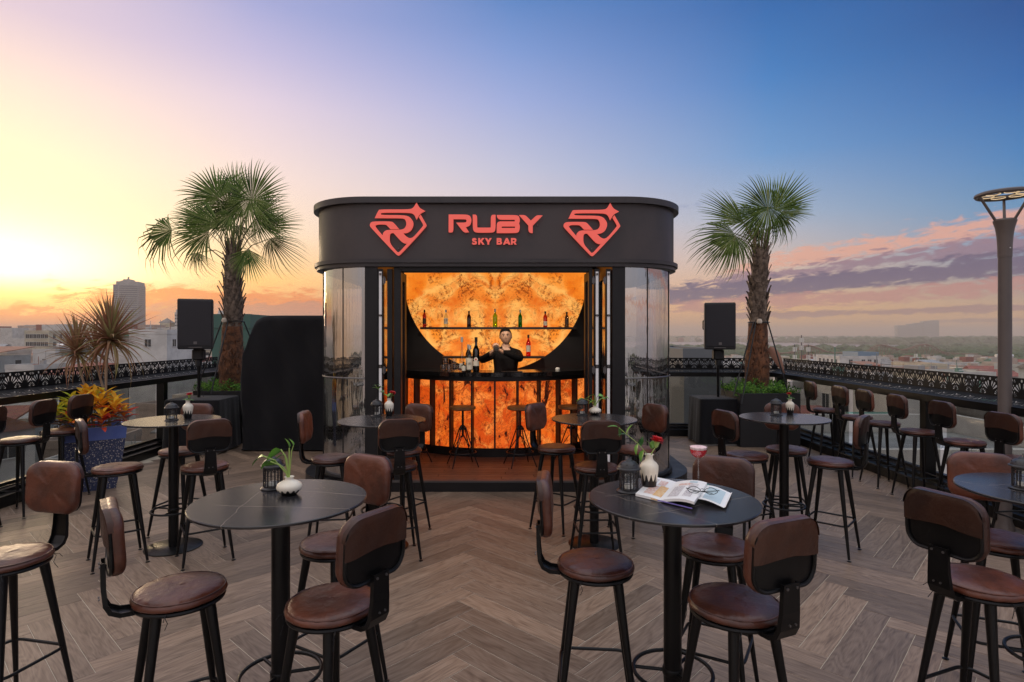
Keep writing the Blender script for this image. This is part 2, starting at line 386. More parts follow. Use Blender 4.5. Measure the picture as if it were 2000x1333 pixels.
# polygon of the roof deck (inner faces of the kerbs)
XL, XR = -5.15, 4.60
def yback(x): return 9.95 * K - (x + 5.45) * (0.60 * K / 10.1)
mb = MB(); mb.prism([(XL - .45, -3.5), (XR + .45, -3.5), (XR + .45, yback(XR) + .4), (XL - .45, yback(XL) + .4)], -.35, -.0022)
floor_ob = struct('rooftop_floor', mb.mesh('rooftop_floor', M['grout']))
a = R(45 + 2.2); ux = Vector((math.cos(a), math.sin(a), 0)); uy = Vector((-math.sin(a), math.cos(a), 0))
org = Vector((-.405, 4.721 * K, 0)) + ux * PW - uy * (6 * PW)        # a measured joint of the zigzag
spots = []
# herringbone: for the lattice step (w,w) horizontal planks at (k w, k w)+(m 2L..) and vertical ones beside them
w6 = 6
for k in range(-90, 90):
    for mcol in range(-14, 14):
        # horizontal plank occupying cells [k + 12m, k+6+12m) x [k]
        i0, j0 = k + 12 * mcol, k
        spots.append((i0, j0, 0))
        # vertical plank occupying cell column (k+12m-1)... x rows [k .. k+6)
        spots.append((i0 - 1 + 0, j0 - 5 + 5 - 0, 1))
near = []; 
for i0, j0, vert in spots:
    if vert:
        # column i0, rows j0 .. j0+5 (starts beside the end of the horizontal run)
        p = org + ux * (i0 * PW) + uy * (j0 * PW); ang = a + PI / 2; p0 = p + ux * PW; L4 = Matrix.Translation(p0) @ Matrix.Rotation(ang, 4, 'Z')
        cen = p + ux * (PW / 2) + uy * (PL / 2)
    else:
        p = org + ux * (i0 * PW) + uy * (j0 * PW); L4 = Matrix.Translation(p) @ Matrix.Rotation(a, 4, 'Z')
        cen = p + ux * (PL / 2) + uy * (PW / 2)
    if cen.x < XL - .1 or cen.x > XR + .1 or cen.y < .6 or cen.y > yback(cen.x) + .1: continue
    near.append((cen, p, L4, vert))
near.sort(key=lambda q: q[0].y ** 2 + q[0].x ** 2 * .5 + (100 if abs(q[0].x) > q[0].y * .87 + .55 or q[0].y < 2.0 else 0))
pm = [plank_mesh('plank', [(Matrix.Identity(4), 7.0 * i + 1, 13.0 * i + 1)], M['plank']) for i in range(6)]
for q, (cen, p, L4, vert) in enumerate(near[:298]):
    o = put('plank', pm[rnd.randrange(6)], floor_ob); o.matrix_local = L4 @ Matrix.Translation((0, 0, rnd.uniform(-.0004, .0004)))
o = put('floor_planks', plank_mesh('floor_planks', [(L4, 5.0 * rnd.randrange(1, 60) + 1, 5.0 * rnd.randrange(1, 60) + 1) for cen, p, L4, v in near[298:]], M['plank']), floor_ob)
o['kind'] = 'stuff'

# ------------------------------------------------------------------ railing with fretwork
ZT, ZB = 1.35, 1.157; P = .195
def petal(cx, cy, ang, r0, r1, wd, n=5):
    """teardrop hole pointing outwards; ang from +Y"""
    d = Vector((math.sin(ang), math.cos(ang))); s_ = Vector((d.y, -d.x)); out = []
    out.append(Vector((cx, cy)) + d * r0)
    L = r1 - r0
    for t, q in ((.35, .45), (.7, .85)): out.append(Vector((cx, cy)) + d * (r0 + L * t) + s_ * wd * q)
    for k in range(n):
        b = PI / 2 - PI * k / (n - 1) 
        out.append(Vector((cx, cy)) + d * (r1 - wd + math.cos(PI / 2 - b + 0) * 0 + wd * math.cos(b)) * 1 + s_ * wd * math.sin(b))
    for t, q in ((.7, .85), (.35, .45)): out.append(Vector((cx, cy)) + d * (r0 + L * t) - s_ * wd * q)
    return [(p.x, p.y) for p in out]
def circ(cx, cy, r, n=9): return [(cx + r * math.cos(2 * PI * k / n), cy + r * math.sin(2 * PI * k / n)) for k in range(n)]
def fret_splines(nf=5):
    Hh = ZT - ZB; out = [[(0, 0), (P * nf, 0), (P * nf, Hh), (0, Hh)]]
    for i in range(nf):
        c = P * (i + .5)
        for s_ in (-1, 1):
            for an, r1 in ((17, .098), (37, .104), (57, .104)): out.append(petal(c, .034, R(an) * s_, .036, r1 + .004, .0112))
        out.append(circ(c, .150, .0135)); 
    for i in range(nf + 1):
        c = P * i
        if 0 < i < nf: out.append(circ(c, .074, .0075)); out.append(circ(c, .106, .0072))
        for s_ in (-1, 1):
            if (i == 0 and s_ < 0) or (i == nf and s_ > 0): continue
            for an, r1 in ((16, .05), (44, .048), (70, .046)): out.append(petal(c, .010, R(an) * s_, .012, r1, .0060, 4))
            for an, r1 in ((18, .044), (42, .046)): out.append(petal(c, .118, R(an) * s_, .010, r1, .0062, 4))
    q_ = Hh / .175
    return [out[0]] + [[(p[0], p[1] * q_) for p in sp_] for sp_ in out[1:]]
fret = flat(fret_splines(), .004, M['fret'], 'fretwork_panel')
LW = .245
def ledge_splines(nf=5):
    out = [[(0, 0), (P * nf, 0), (P * nf, LW), (0, LW)]]
    for i in range(nf):
        c = P * (i + .5)
        for s_ in (-1, 1):
            for an, r1 in ((14, .155), (32, .150), (52, .125)): out.append(petal(c, .045, R(an) * s_, .04, r1, .0095, 4))
    return out
ledgeme = flat(ledge_splines(), .002, M['fret'], 'ledge_plate')
def railing(name, label, A, B, inward, nx):
    """A->B along filigree line; inward = unit vector to the deck side"""
    A = Vector(A); B = Vector(B); d = (B - A); L = d.length; d.normalize(); ang = math.atan2(d.y, d.x)
    t = thing(name, label, 'railing', (A.x, A.y, 0), ang)
    side = 1 if Vector((-d.y, d.x)).dot(Vector(inward)) > 0 else -1      # deck is on local +Y (1) or -Y (-1)
    Lp = P * 5; n = int(math.ceil(L / Lp)); s_ = L / (n * Lp)
    for i in range(n):
        put('fretwork_panel', fret, t, (i * Lp * s_, 0, ZB), (R(90), 0, 0), (s_, 1, 1))
        if side > 0: put('ledge_plate', ledgeme, t, (i * Lp * s_, .010, 1.158), (R(-11), 0, 0), (s_, 1, 1))
        else: put('ledge_plate', ledgeme, t, (i * Lp * s_, -.012, 1.14), (R(180), 0, 0), (s_, 1, 1))
    q = side
    def bx(m_, x0, x1, y0, y1, z0, z1): m_.box(x0, x1, min(q * y0, q * y1), max(q * y0, q * y1), z0, z1)
    m_ = MB(); bx(m_, 0, L, .255, .295, 1.065, 1.150); bx(m_, 0, L, .012, .25, 1.075, 1.09)
    # open slots below the ledge stay open: the tray is two beams only
    m_ = MB(); bx(m_, 0, L, .252, .295, 1.040, 1.114); put('ledge_beam', m_.mesh('ledge_beam', M['black']), t)
    m_ = MB(); bx(m_, 0, L, -.012, .008, 1.142, ZB); put('rail_beam', m_.mesh('rail_beam', M['black']), t)
    m_ = MB(); bx(m_, 0, L, .31 - nx, .42 - nx, 0.0, .115); bx(m_, 0, L, .06 - nx, .31 - nx, -.02, .15); put('kerb_box', m_.mesh('kerb_box', M['black']), t)
    m_ = MB(); bx(m_, 0, L, .14 - nx, .20 - nx, .155, .19); put('glass_channel', m_.mesh('glass_channel', M['blacksat']), t)
    npst = max(2, int(round(L / 1.85))); stp = L / npst
    for i in range(npst + 1):
        m_ = MB(); x = min(max(i * stp, .05), L - .05)
        m_.bbox(x - .05, x + .05, min(q * (.10 - nx * .4), q * (.22 - nx * .4)), max(q * (.10 - nx * .4), q * (.22 - nx * .4)), .151, 1.085, .004); put('post', m_.mesh('post', M['black']), t)
        m_ = MB(); m_.box(x - .02, x + .02, -.03, .25, 1.086, 1.110); put('bracket', m_.mesh('bracket', M['black']), t)
        if i < npst:
            m_ = MB(); x0, x1 = x + .055, min((i + 1) * stp, L) - .055
            bx(m_, x0, x1, .160 - nx, .170 - nx, .19, 1.075); put('glass_pane', m_.mesh('glass_pane', M['railglass']), t)
    return t
YL0, YL1 = -.6, 9.95 * K
railing('terrace_railing', 'long black fretwork railing with ledge and glass on the sunset side, behind the potted plant', (-5.45, YL1, 0), (-5.45, YL0, 0), (1, 0, 0), .12)
YR1 = yback(4.68)
railing('terrace_railing', 'long black fretwork railing with ledge and glass on the river side, behind the street lamp', (4.72, YL0, 0), (4.72, YR1, 0), (-1, 0, 0), .30)
railing('terrace_railing', 'black fretwork railing across the back of the terrace, behind both palms and the kiosk', (4.68, YR1 + .04, 0), (-5.45, YL1 + .04, 0), (0, -1, 0), .2)

# ------------------------------------------------------------------ kiosk
KX = -.19; KF = 6.57; KB = 9.9
def rrect(cx, hw, yf, yb, r, n=14):
    """rounded rectangle outline, counter-clockwise from front-left straight"""
    pts = []
    for (ox, oy, a0) in ((cx - hw + r, yf + r, 180), (cx + hw - r, yf + r, 270), (cx + hw - r, yb - r, 0), (cx - hw + r, yb - r, 90)):
        for k in range(n + 1):
            q = R(a0 + 90 * k / n); pts.append((ox + r * math.cos(q), oy + r * math.sin(q)))
    return pts
kiosk = thing('bar_kiosk', 'charcoal rounded bar kiosk with curved glass ends and open folding doors', 'kiosk', (KX, KF, 0))
kl = Matrix.Translation((-KX, -KF, 0))
def kp(name, m_, mats, **kw):
    o = put(name, m_.mesh(name, mats, **kw), kiosk, (-KX, -KF, 0)); return o
def ring_band(outer, inner, z0, z1, m_):
    n = len(outer); vs = [(p[0], p[1], z0) for p in outer] + [(p[0], p[1], z1) for p in outer] + [(p[0], p[1], z0) for p in inner] + [(p[0], p[1], z1) for p in inner]
    fs = []
    for k in range(n):
        j = (k + 1) % n
        fs += [(k, j, n + j, n + k), (2 * n + j, 2 * n + k, 3 * n + k, 3 * n + j), (n + k, n + j, 3 * n + j, 3 * n + k), (j, k, 2 * n + k, 2 * n + j)]
    m_.add(vs, fs, 0, True); return m_
o_f = rrect(KX, 2.17, KF, KB, .74); i_f = rrect(KX, 2.12, KF + .05, KB - .05, .70)
kp('fascia', ring_band(o_f, i_f, 2.60, 3.215, MB()), M['fascia'])
m_ = MB(); o1 = rrect(KX, 2.225, KF - .055, KB + .05, .78); i1 = rrect(KX, 2.12, KF + .05, KB - .05, .70)
ring_band(o1, i1, 3.217, 3.285, m_); kp('cornice', m_, M['trim'])
m_ = MB(); o1 = rrect(KX, 2.215, KF - .045, KB + .04, .77); ring_band(o1, rrect(KX, 2.10, KF + .07, KB - .07, .68), 2.555, 2.598, m_)
ring_band(rrect(KX, 2.19, KF - .02, KB + .02, .75), rrect(KX, 2.10, KF + .07, KB - .07, .68), 2.515, 2.553, m_); kp('lower_band', m_, M['trim'])
m_ = MB(); m_.prism(rrect(KX, 2.119, KF + .051, KB - .051, .70), 3.10, 3.16); kp('roof', m_, M['trim'])
m_ = MB(); m_.prism(rrect(KX, 2.098, KF + .072, KB - .072, .68), 2.98, 3.0); kp('ceiling', m_, M['blacksat'])
# base
m_ = MB(); m_.prism(rrect(KX, 2.36, KF + .0, KB + .1, .84), 0, .105); kp('plinth', m_, M['blacksat'])
m_ = MB(); ring_band(rrect(KX, 2.17, KF + .055, KB, .73), rrect(KX, 2.06, KF + .16, KB - .1, .66), .107, .165, m_); 
# glass ends
def arc_part(hw, yf, yb, r, side, xs):
    """polyline along glass from front straight edge round the front corner and back"""
    pts = []
    cxx = KX + side * (hw - r)
    pts.append((xs, yf))
    for k in range(15):
        q = R(270 + 90 * k / 14) if side > 0 else R(270 - 90 * k / 14)
        pts.append((cxx + r * math.cos(q), yf + r + r * math.sin(q)))
    pts.append((KX + side * hw, yb)); return pts
for side, xs in ((-1, -1.645), (1, 1.265)):
    base = arc_part(2.12, KF + .03, KB - .75, .70, side, xs)
    for (z0, z1) in ((.17, 1.255), (1.275, 2.512)):
        m_ = MB(); m_.strip(base, z0, z1); g_ = kp('curved_glass', m_, M['kglass'])
    m_ = MB(); m_.tube([(p[0], p[1], 1.265) for p in base], .009, 6); kp('glass_joint', m_, M['steeldk'])
    m_ = MB(); m_.tube([(p[0], p[1], .14) for p in base], .033, 8); kp('sill_rail', m_, M['blacksat'])
    # vertical joints
    for idx in (5, 11):
        p = base[idx]; m_ = MB(); m_.tube([(p[0], p[1], .17), (p[0], p[1], 2.51)], .007, 6); kp('glass_mullion', m_, M['blacksat'])
    x0, x1 = sorted((xs, xs - side * .145))
    m_ = MB(); m_.bbox(x0, x1, KF + .005, KF + .11, .107, 2.512, .004); kp('door_post', m_, M['blacksat'])
    # partition behind the glass end
    xp = KX - .05 + side * 1.6
    m_ = MB(); m_.box(xp - .03, xp + .03, KF + .75, KB - .08, .107, 2.97); kp('partition_wall', m_, M['blacksat'])
    # pale blind standing inside the glass end
m_ = MB(); m_.box(KX - 1.55, KX + 1.55, KB - .30, KB - .24, .107, 2.97); kp('rear_wall', m_, M['blacksat'])
# folding doors: leaves stacked edge-on either side of the opening
def leaf(x, y0, y1, rail, side, tilt=0):
    Mx = Matrix.Translation((x, y0, 0)) @ Matrix.Rotation(tilt, 4, 'Z')
    m_ = MB(); wd = y1 - y0
    for (a0, a1, z0, z1) in ((0, .075, .14, 2.49), (wd - .075, wd, .14, 2.49), (.075, wd - .075, .14, .30), (.075, wd - .075, 2.39, 2.49)):
        m_.box(-.028, .028, a0, a1, z0, z1, 0, Mx)
    o = kp('folding_door', m_, M['blacksat'])
    g_ = MB(); g_.box(-.006, .006, .077, wd - .077, .302, 2.388, 0, Mx); g2 = put('door_glass', g_.mesh('door_glass', M['kglass']), o)
    if rail:
        s_ = MB()
        for z0, z1 in ((.16, .78), (.80, 1.38), (1.42, 1.96), (1.98, 2.46)): s_.box(-.015, .015, -.006, -.0005, z0, z1, 0, Mx)
        put('bolt_rail', s_.mesh('bolt_rail', M['steel']), o)
        s_ = MB()
        for z in (.79, 1.40, 1.97, 2.43): s_.tube([Mx @ Vector((0, -.004, z - .012)), Mx @ Vector((0, -.004, z + .012))], .013, 8)
        put('bolt_guide', s_.mesh('bolt_guide', M['steeldk']), o)
        for z in (1.36, 2.36):
            hx = .042 * (1 if side < 0 else -1); xa, xb = sorted((hx - .016, hx + .016))
            s_ = MB(); s_.tube([Mx @ Vector((hx, -.008, z - .045)), Mx @ Vector((hx, -.008, z + .045))], .008, 8); s_.box(xa, xb, -.006, -.001, z - .03, z + .03, 0, Mx)
            put('hinge', s_.mesh('hinge', M['steeldk']), o)
    return o
leaf(-1.470, KF + .01, KF + .62, True, -1)
leaf(-1.372, KF + .03, KF + .64, False, -1, R(-5))
leaf(1.078, KF + .01, KF + .62, True, 1)
leaf(.950, KF + .01, KF + .62, True, 1, R(4))
for x0, x1 in ((-1.325, -1.245), (.862, .905)):
    m_ = MB(); m_.bbox(x0, x1, KF + .03, KF + .12, .107, 2.512, .004); kp('door_jamb', m_, M['blacksat'])
m_ = MB(); m_.box(-1.243, .860, KF + .035, KF + .12, 2.470, 2.514); m_.box(-1.243, .860, KF + .06, KF + .09, 2.455, 2.469); kp('door_head', m_, M['blacksat'])
m_ = MB(); m_.box(-1.51, 1.13, KF - .002, KF + .04, .106, .128); kp('threshold', m_, M['steeldk'])
# deck boards inside
dk = [plank_mesh('deck_board', [(Matrix.Identity(4), 5.0 * i + 1, 3)], M['deck'], L=1.10, Wd=.115, gap=.0025, th=.02, bev=.002) for i in range(4)]
for r_ in range(13):
    x = -1.62 + ((r_ * .37) % .7) - .7; 
    while x < 1.35:
        x0, x1 = max(x, -1.66), min(x + 1.1, 1.28)
        if x1 - x0 > .08: put('deck_board', dk[rnd.randrange(4)], kiosk, (x0 - KX, .045 + r_ * .115, .130), (0, 0, 0), ((x1 - x0) / 1.1, 1, 1))
        x += 1.1
# onyx back wall: bookmatched lit slabs behind a black wall with a round opening
def onyx_mat(name, mirror, st):
    m = bpy.data.materials.new(name); m.use_nodes = True; t = NT(m.node_tree); b = t.n['Principled BSDF']
    g = t.node('ShaderNodeNewGeometry').outputs['Position']; s = t.node('ShaderNodeSeparateXYZ', inp={0: g})
    if mirror: x = t.math('ABSOLUTE', t.math('SUBTRACT', s.outputs[0], -.267)); vec = t.node('ShaderNodeCombineXYZ', inp={0: x, 1: 3.1, 2: s.outputs[2]}).outputs[0]
    else: vec = g
    n1 = t.noise(vec, 1.5, 5, .55, .8); n2 = t.noise(vec, 4.0, 8, .64, 1.0); n3 = t.noise(vec, 19, 5, .7, .8)
    if mirror:
        base = t.ramp(n1, [(.30, lin((230, 112, 22))), (.42, lin((246, 140, 44))), (.52, lin((253, 182, 92))), (.60, lin((243, 140, 52))), (.72, lin((224, 104, 28)))])
        base = t.mix(t.math('MULTIPLY', t.sstep(n2, .48, .66), .55), base, lin((214, 88, 20)))
    else:
        base = t.ramp(n1, [(.30, lin((206, 74, 14))), (.45, lin((234, 106, 30))), (.55, lin((246, 138, 60))), (.66, lin((228, 100, 32)))])
        base = t.mix(t.sstep(n2, .47, .60), base, lin((206, 76, 20)))
    v = t.math('ABSOLUTE', t.math('SUBTRACT', n2, .5)); vein = t.math('SUBTRACT', 1.0, t.sstep(v, .0, .026 if mirror else .03))
    n6 = t.noise(vec, 2.0, 3)
    vein = t.math('MULTIPLY', vein, t.math('MULTIPLY', t.sstep(n1, .38, .50), t.sstep(n6, .42, .52)))
    spot = t.math('MULTIPLY', t.sstep(n3, .57, .64), t.math('SUBTRACT', 1.0, t.sstep(n6, .38, .50)))
    nb = t.noise(vec, 2.9, 5, .6, .6); nc = t.noise(vec, 26, 6, .72, .5)
    spk = t.math('MULTIPLY', t.sstep(nc, .47, .58), t.sstep(nb, .49, .58))
    d = t.math('MAXIMUM', t.math('MULTIPLY', vein, .50 if mirror else .85), t.math('MAXIMUM', t.math('MULTIPLY', spot, .6), t.math('MULTIPLY', spk, .9)))
    c = t.mix(t.math('MULTIPLY', d, .95), base, lin((120, 44, 10)))
    if not mirror:
        n4 = t.noise(t.node('ShaderNodeMapping', inp={0: vec, 2: (0, .6, 0), 3: (1, 1, .42)}).outputs[0], 5.5, 6, .62, 1.4)
        c = t.mix(t.math('MULTIPLY', t.sstep(n4, .52, .58), .6), c, lin((180, 60, 14)))
        c = t.mix(t.sstep(n4, .585, .62), c, lin((44, 18, 10)))
        n5 = t.noise(vec, 3.1, 9, .75, 2.2); c = t.mix(t.math('SUBTRACT', 1.0, t.sstep(t.math('ABSOLUTE', t.math('SUBTRACT', n5, .5)), .0, .016)), c, lin((120, 40, 12)))
    bc = t.mix(.85, c, (0, 0, 0, 1)); t.l.new(bc, b.inputs['Base Color']); t.l.new(c, b.inputs['Emission Color']); b.inputs['Emission Strength'].default_value = st
    b.inputs['Roughness'].default_value = .6; b.inputs['Specular IOR Level'].default_value = .2
    return m
M['onyx'] = onyx_mat('lit_onyx_wall', True, .95); M['onyxc'] = onyx_mat('lit_onyx_counter', False, .95)
CXW, CZW, CR, YW = -.267, 2.62, 1.44, 9.30
for (x0, x1) in ((-1.72, -.969), (-.967, CXW - .001), (CXW + .001, .433), (.435, 1.20)):
    for (z0, z1) in ((1.12, 1.989), (1.991, 2.519), (2.521, 2.97)):
        m_ = MB(); m_.box(x0, x1, YW + .05, YW + .08, z0, z1); kp('onyx_slab', m_, M['onyx'])
circ_pts = []
for k in range(0, 49):
    q = R(180 + 180 * k / 48); circ_pts.append((CXW + CR * math.cos(q), CZW + CR * math.sin(q)))
cut = circ_pts
poly = [(-1.80, 2.97), (-1.80, .13), (1.38, .13), (1.38, 2.97)] + [(cut[-1][0] , 2.97)] + cut[::-1] + [(cut[0][0], 2.97)]
me = flat([poly], .03, M['blacksat'], 'arched_wall_panel'); put('arched_wall_panel', me, kiosk, (-KX, YW + .02 - KF, 0), (R(90), 0, 0))
# little signature scribble on the black panel
m_ = MB(); m_.tube([Vector((-1.60 + .012 * i, YW + .0, 1.975 + .012 * math.sin(i * 2.1) + .006 * math.sin(i * .7))) for i in range(12)], .0022, 5); kp('scribble', m_, mat('copper_ink', (.30, .06, .03), .4))
M['shelf'] = mat('dark_shelf', (.02, .014, .012), .3)
for (x0, x1, z) in ((-1.42, 1.00, 1.875), (-1.08, .50, 1.425)):
    m_ = MB(); m_.bbox(x0, x1, YW - .22, YW + .0, z - .035, z, .003); kp('shelf', m_, M['shelf'])
# added ceiling spots, unseen behind the door head, put in to light the barman
for x in (-.75, .30):
    m_ = MB(); m_.lathe([(.045, 0), (.05, .018), (.03, .02)], 16, 0, (x, 7.05, 2.97)); o = kp('added_spot_disc', m_, emit('added_spot_glow', (1, .82, .6), 3.0))
    ld = bpy.data.lights.new('added_spot', 'SPOT'); ld.energy = 130; ld.spot_size = R(58); ld.spot_blend = .6; ld.color = (1, .84, .66); ld.shadow_soft_size = .06
    lo = bpy.data.objects.new('added_spot', ld); C.objects.link(lo); lo.parent = kiosk; lo.location = (x - KX, 7.05 - KF, 2.95); lo.rotation_euler = (R(46), 0, 0)

# ------------------------------------------------------------------ bar counter
BCX, BCY, BR = -.225, 9.395, 1.62
ctr = thing('bar_counter', 'curved bar counter with glowing orange onyx panels and black top', 'bar counter', (BCX, BCY, .13))
def cpart(name, m_, mats): return put(name, m_.mesh(name, mats), ctr, (-BCX, -BCY, -.13))
def arcs(r0, r1, a0, a1, z0, z1, n=6):
    m_ = MB(); vs = []
    for k in range(n + 1):
        q = R(-90 + a0 + (a1 - a0) * k / n)
        for r_, z in ((r1, z0), (r1, z1), (r0, z1), (r0, z0)): vs.append((BCX + r_ * math.cos(q), BCY + r_ * math.sin(q), z))
    fs = [(k * 4 + j, (k + 1) * 4 + j, (k + 1) * 4 + (j + 1) % 4, k * 4 + (j + 1) % 4) for k in range(n) for j in range(4)] + [(3, 2, 1, 0), (n * 4, n * 4 + 1, n * 4 + 2, n * 4 + 3)]
    m_.add(vs, fs, 0, True); return m_
for i in range(-6, 6):
    cpart('onyx_panel', arcs(BR - .03, BR, i * 10.2 + .25, (i + 1) * 10.2 - .25, .255, 1.135), M['onyxc'])
for i in range(-6, 7):
    q = R(-90 + i * 10.2); Mx = Matrix.Translation((BCX + BR * math.cos(q), BCY + BR * math.sin(q), 0)) @ Matrix.Rotation(q, 4, 'Z')
    m_ = MB(); m_.box(-.04, .095, -.011, .011, .257, 1.150, 0, Mx); cpart('fin', m_, M['blacksat'])
cpart('kick_plate', arcs(BR - .12, BR - .035, -62, 62, .131, .252, 30), M['blacksat'])
cpart('counter_top', arcs(1.16, BR + .10, -63, 63, 1.205, 1.262, 30), mat('polished_black_stone', (.008, .008, .009), .08, spec=.6))
cpart('top_edge', arcs(1.30, BR + .085, -63, 63, 1.151, 1.203, 30), M['blacksat'])

# ------------------------------------------------------------------ signs
def fsc(xc, yc, x0, y0, s_): return lambda p: ((x0 + p[0] / s_ - xc) / FX * KF, (yc - (y0 + p[1] / s_)) / FX * KF)
emb = [(210, 418, 1), (285, 262), (315, 236), (950, 236), (1040, 205), (1107, 85, 1), (1170, 205), (1290, 268, 1), (1175, 330), (1107, 452, 1), (1062, 345), (975, 300), (350, 300), (322, 326), (352, 357), (840, 360), (960, 395), (1035, 500), (1038, 585), (990, 690), (900, 742), (815, 745, 1), (890, 825), (960, 860), (1040, 840), (1245, 600), (1258, 565), (1160, 400, 1), (1196, 350, 1), (1315, 555), (1325, 600), (765, 1205), (715, 1232), (665, 1200), (125, 625), (100, 580), (115, 525), (170, 495), (560, 495), (610, 520), (728, 657, 1), (545, 657, 1), (470, 575), (430, 555), (265, 555), (212, 580), (225, 620), (380, 805, 1), (385, 745), (440, 690), (510, 677), (775, 677), (855, 645), (892, 570), (885, 490), (850, 435), (775, 420)]
emb_h = [(525, 775), (560, 742), (610, 738), (640, 770), (780, 925), (840, 962), (905, 972, 1), (750, 1145), (712, 1165), (685, 1150), (525, 965)]
def sign_obj(name, label, x, y, bump_x=0):
    t = thing(name, label, 'sign', ((x - 1000) / FX * KF, KF - .012, H + (655 - y) / FX * KF)); t.rotation_euler = (0, 0, 0); return t
f = fsc(779, 451, 715, 390, 11.108)
emb_me = flat([[f(p) for p in smoothpoly(emb, 2)], [f(p) for p in smoothpoly(emb_h, 2)]], .016, M['sign'], 'emblem', .0015)
for x, y, lb in ((779, 451, 'salmon letter R gem emblem with star above the left folding door'), (1155, 452, 'salmon letter R gem emblem with star above the right folding door')):
    t = sign_obj('emblem_sign', lb, x, y); put('emblem', emb_me, t, (0, -.022, 0), (R(90), 0, 0))
    m_ = MB()
    for dx, dz in ((-.2, .08), (.12, .1), (0, -.2)): m_.tube([(dx, -.016, dz), (dx, .014, dz)], .006, 6)
    put('stand_off', m_.mesh('stand_off', M['steeldk']), t)
    t['group'] = 'emblems on the kiosk fascia'
RUBY = {'R': ([(120, 108, 1), (450, 108), (520, 130), (547, 190), (545, 245), (520, 315), (440, 345, 1), (502, 440, 1), (430, 448), (385, 420), (265, 262, 1), (425, 262), (458, 245), (458, 205), (425, 192), (205, 192, 1), (205, 400), (190, 440), (150, 447), (118, 440, 1)], None),
        'U': ([(575, 110, 1), (635, 110), (655, 145), (655, 350), (665, 357), (908, 357), (918, 350), (918, 155), (935, 118), (980, 112), (1004, 115, 1), (1004, 370), (985, 430), (930, 448), (650, 448), (598, 425), (577, 370)], None),
        'B': ([(1033, 118, 1), (1390, 118), (1445, 138), (1463, 190), (1463, 240), (1446, 275), (1463, 310), (1463, 370), (1445, 435), (1390, 456), (1030, 456, 1), (1030, 290), (1050, 250), (1090, 239), (1372, 239, 1), (1372, 203, 1), (1110, 203), (1060, 190), (1035, 150)], [(1120, 330, 1), (1375, 330, 1), (1375, 363, 1), (1120, 363, 1)]),
        'Y': ([(1455, 118, 1), (1550, 118), (1590, 140), (1675, 225, 1), (1765, 140), (1800, 122), (1893, 125, 1), (1708, 315, 1), (1708, 456, 1), (1660, 452), (1630, 415), (1628, 310, 1)], None)}
f = fsc(967, 451, 865, 410, 9.756)
ts = sign_obj('name_sign', 'salmon raised letters reading RUBY over SKY BAR in the middle of the fascia', 967, 451)
for k, (o_, h_) in RUBY.items():
    spl = [[f(p) for p in smoothpoly(o_, 2)]] + ([[f(p) for p in h_]] if h_ else [])
    put('letter', flat(spl, .016, M['sign'], 'letter', .0012), ts, (0, -.022, 0), (R(90), 0, 0))
def stroke(pts, w_):          # thick polyline -> polygon
    pts = [Vector(p) for p in pts]; L_, R_ = [], []
    for i, p in enumerate(pts):
        a_ = (pts[i] - pts[i - 1]).normalized() if i else (pts[1] - pts[0]).normalized()
        b_ = (pts[i + 1] - pts[i]).normalized() if i < len(pts) - 1 else a_
        n_ = Vector((-(a_ + b_).y, (a_ + b_).x)); n_.normalize(); q = w_ / 2 / max(.5, n_.dot(Vector((-a_.y, a_.x))))
        L_.append(tuple(p + n_ * q)); R_.append(tuple(p - n_ * q))
    return L_ + R_[::-1]
# SKY BAR: heavy geometric capitals, outlines on a 0..1 high grid
SK = {'S': [[(.88, .78), (.70, 1.0, ), (.22, 1.0), (.04, .86), (.04, .62), (.2, .46), (.62, .40), (.62, .26), (.2, .26), (.08, .36, 1), (0, .14, 1), (.2, 0), (.72, 0), (.92, .14), (.92, .42), (.74, .58), (.34, .64), (.34, .74), (.66, .74), (.74, .68, 1)]],
      'K': [[(0, 0, 1), (.28, 0, 1), (.28, .30, 1), (.38, .40, 1), (.66, 0, 1), (1.0, 0, 1), (.58, .56, 1), (.98, 1, 1), (.62, 1, 1), (.28, .62, 1), (.28, 1, 1), (0, 1, 1)]],
      'Y': [[(.36, 0, 1), (.64, 0, 1), (.64, .36, 1), (1.02, 1, 1), (.72, 1, 1), (.51, .62, 1), (.30, 1, 1), (-.02, 1, 1), (.36, .36, 1)]],
      'B': [[(0, 0, 1), (.62, 0), (.90, .10), (.92, .38), (.76, .52), (.84, .66), (.82, .92), (.6, 1), (0, 1, 1)], [(.27, .62, 1), (.5, .62), (.56, .70), (.5, .78), (.27, .78, 1)], [(.27, .22, 1), (.56, .22), (.63, .31), (.56, .42), (.27, .42, 1)]],
      'A': [[(0, 0, 1), (.28, 0, 1), (.36, .18, 1), (.72, .18, 1), (.80, 0, 1), (1.1, 0, 1), (.68, 1, 1), (.42, 1, 1)], [(.45, .40, 1), (.64, .40, 1), (.545, .67, 1)]],
      'R': [[(0, 0, 1), (.28, 0, 1), (.28, .28, 1), (.44, .28, 1), (.62, 0, 1), (.94, 0, 1), (.70, .36, 1), (.90, .5), (.90, .88), (.62, 1), (0, 1, 1)], [(.28, .50, 1), (.50, .50), (.62, .56), (.62, .70), (.50, .76), (.28, .76, 1)]]}
for ch, x0, wd in (('S', 558, 100), ('K', 678, 118), ('Y', 808, 120), ('B', 1028, 108), ('A', 1148, 128), ('R', 1298, 112)):
    g_ = lambda p: f((x0 + p[0] * wd, 674 - p[1] * 122))
    spl = [[g_(p) for p in (smoothpoly(q, 1))] for q in SK[ch]]
    put('letter', flat(spl, .012, M['sign'], 'letter', .0006), ts, (0, -.020, 0), (R(90), 0, 0))
m_ = MB(); 
for x_ in (880, 935, 1000, 1050): 
    m_.tube([((x_ - 967) / FX * KF, -.016, .06), ((x_ - 967) / FX * KF, .014, .06)], .005, 6)
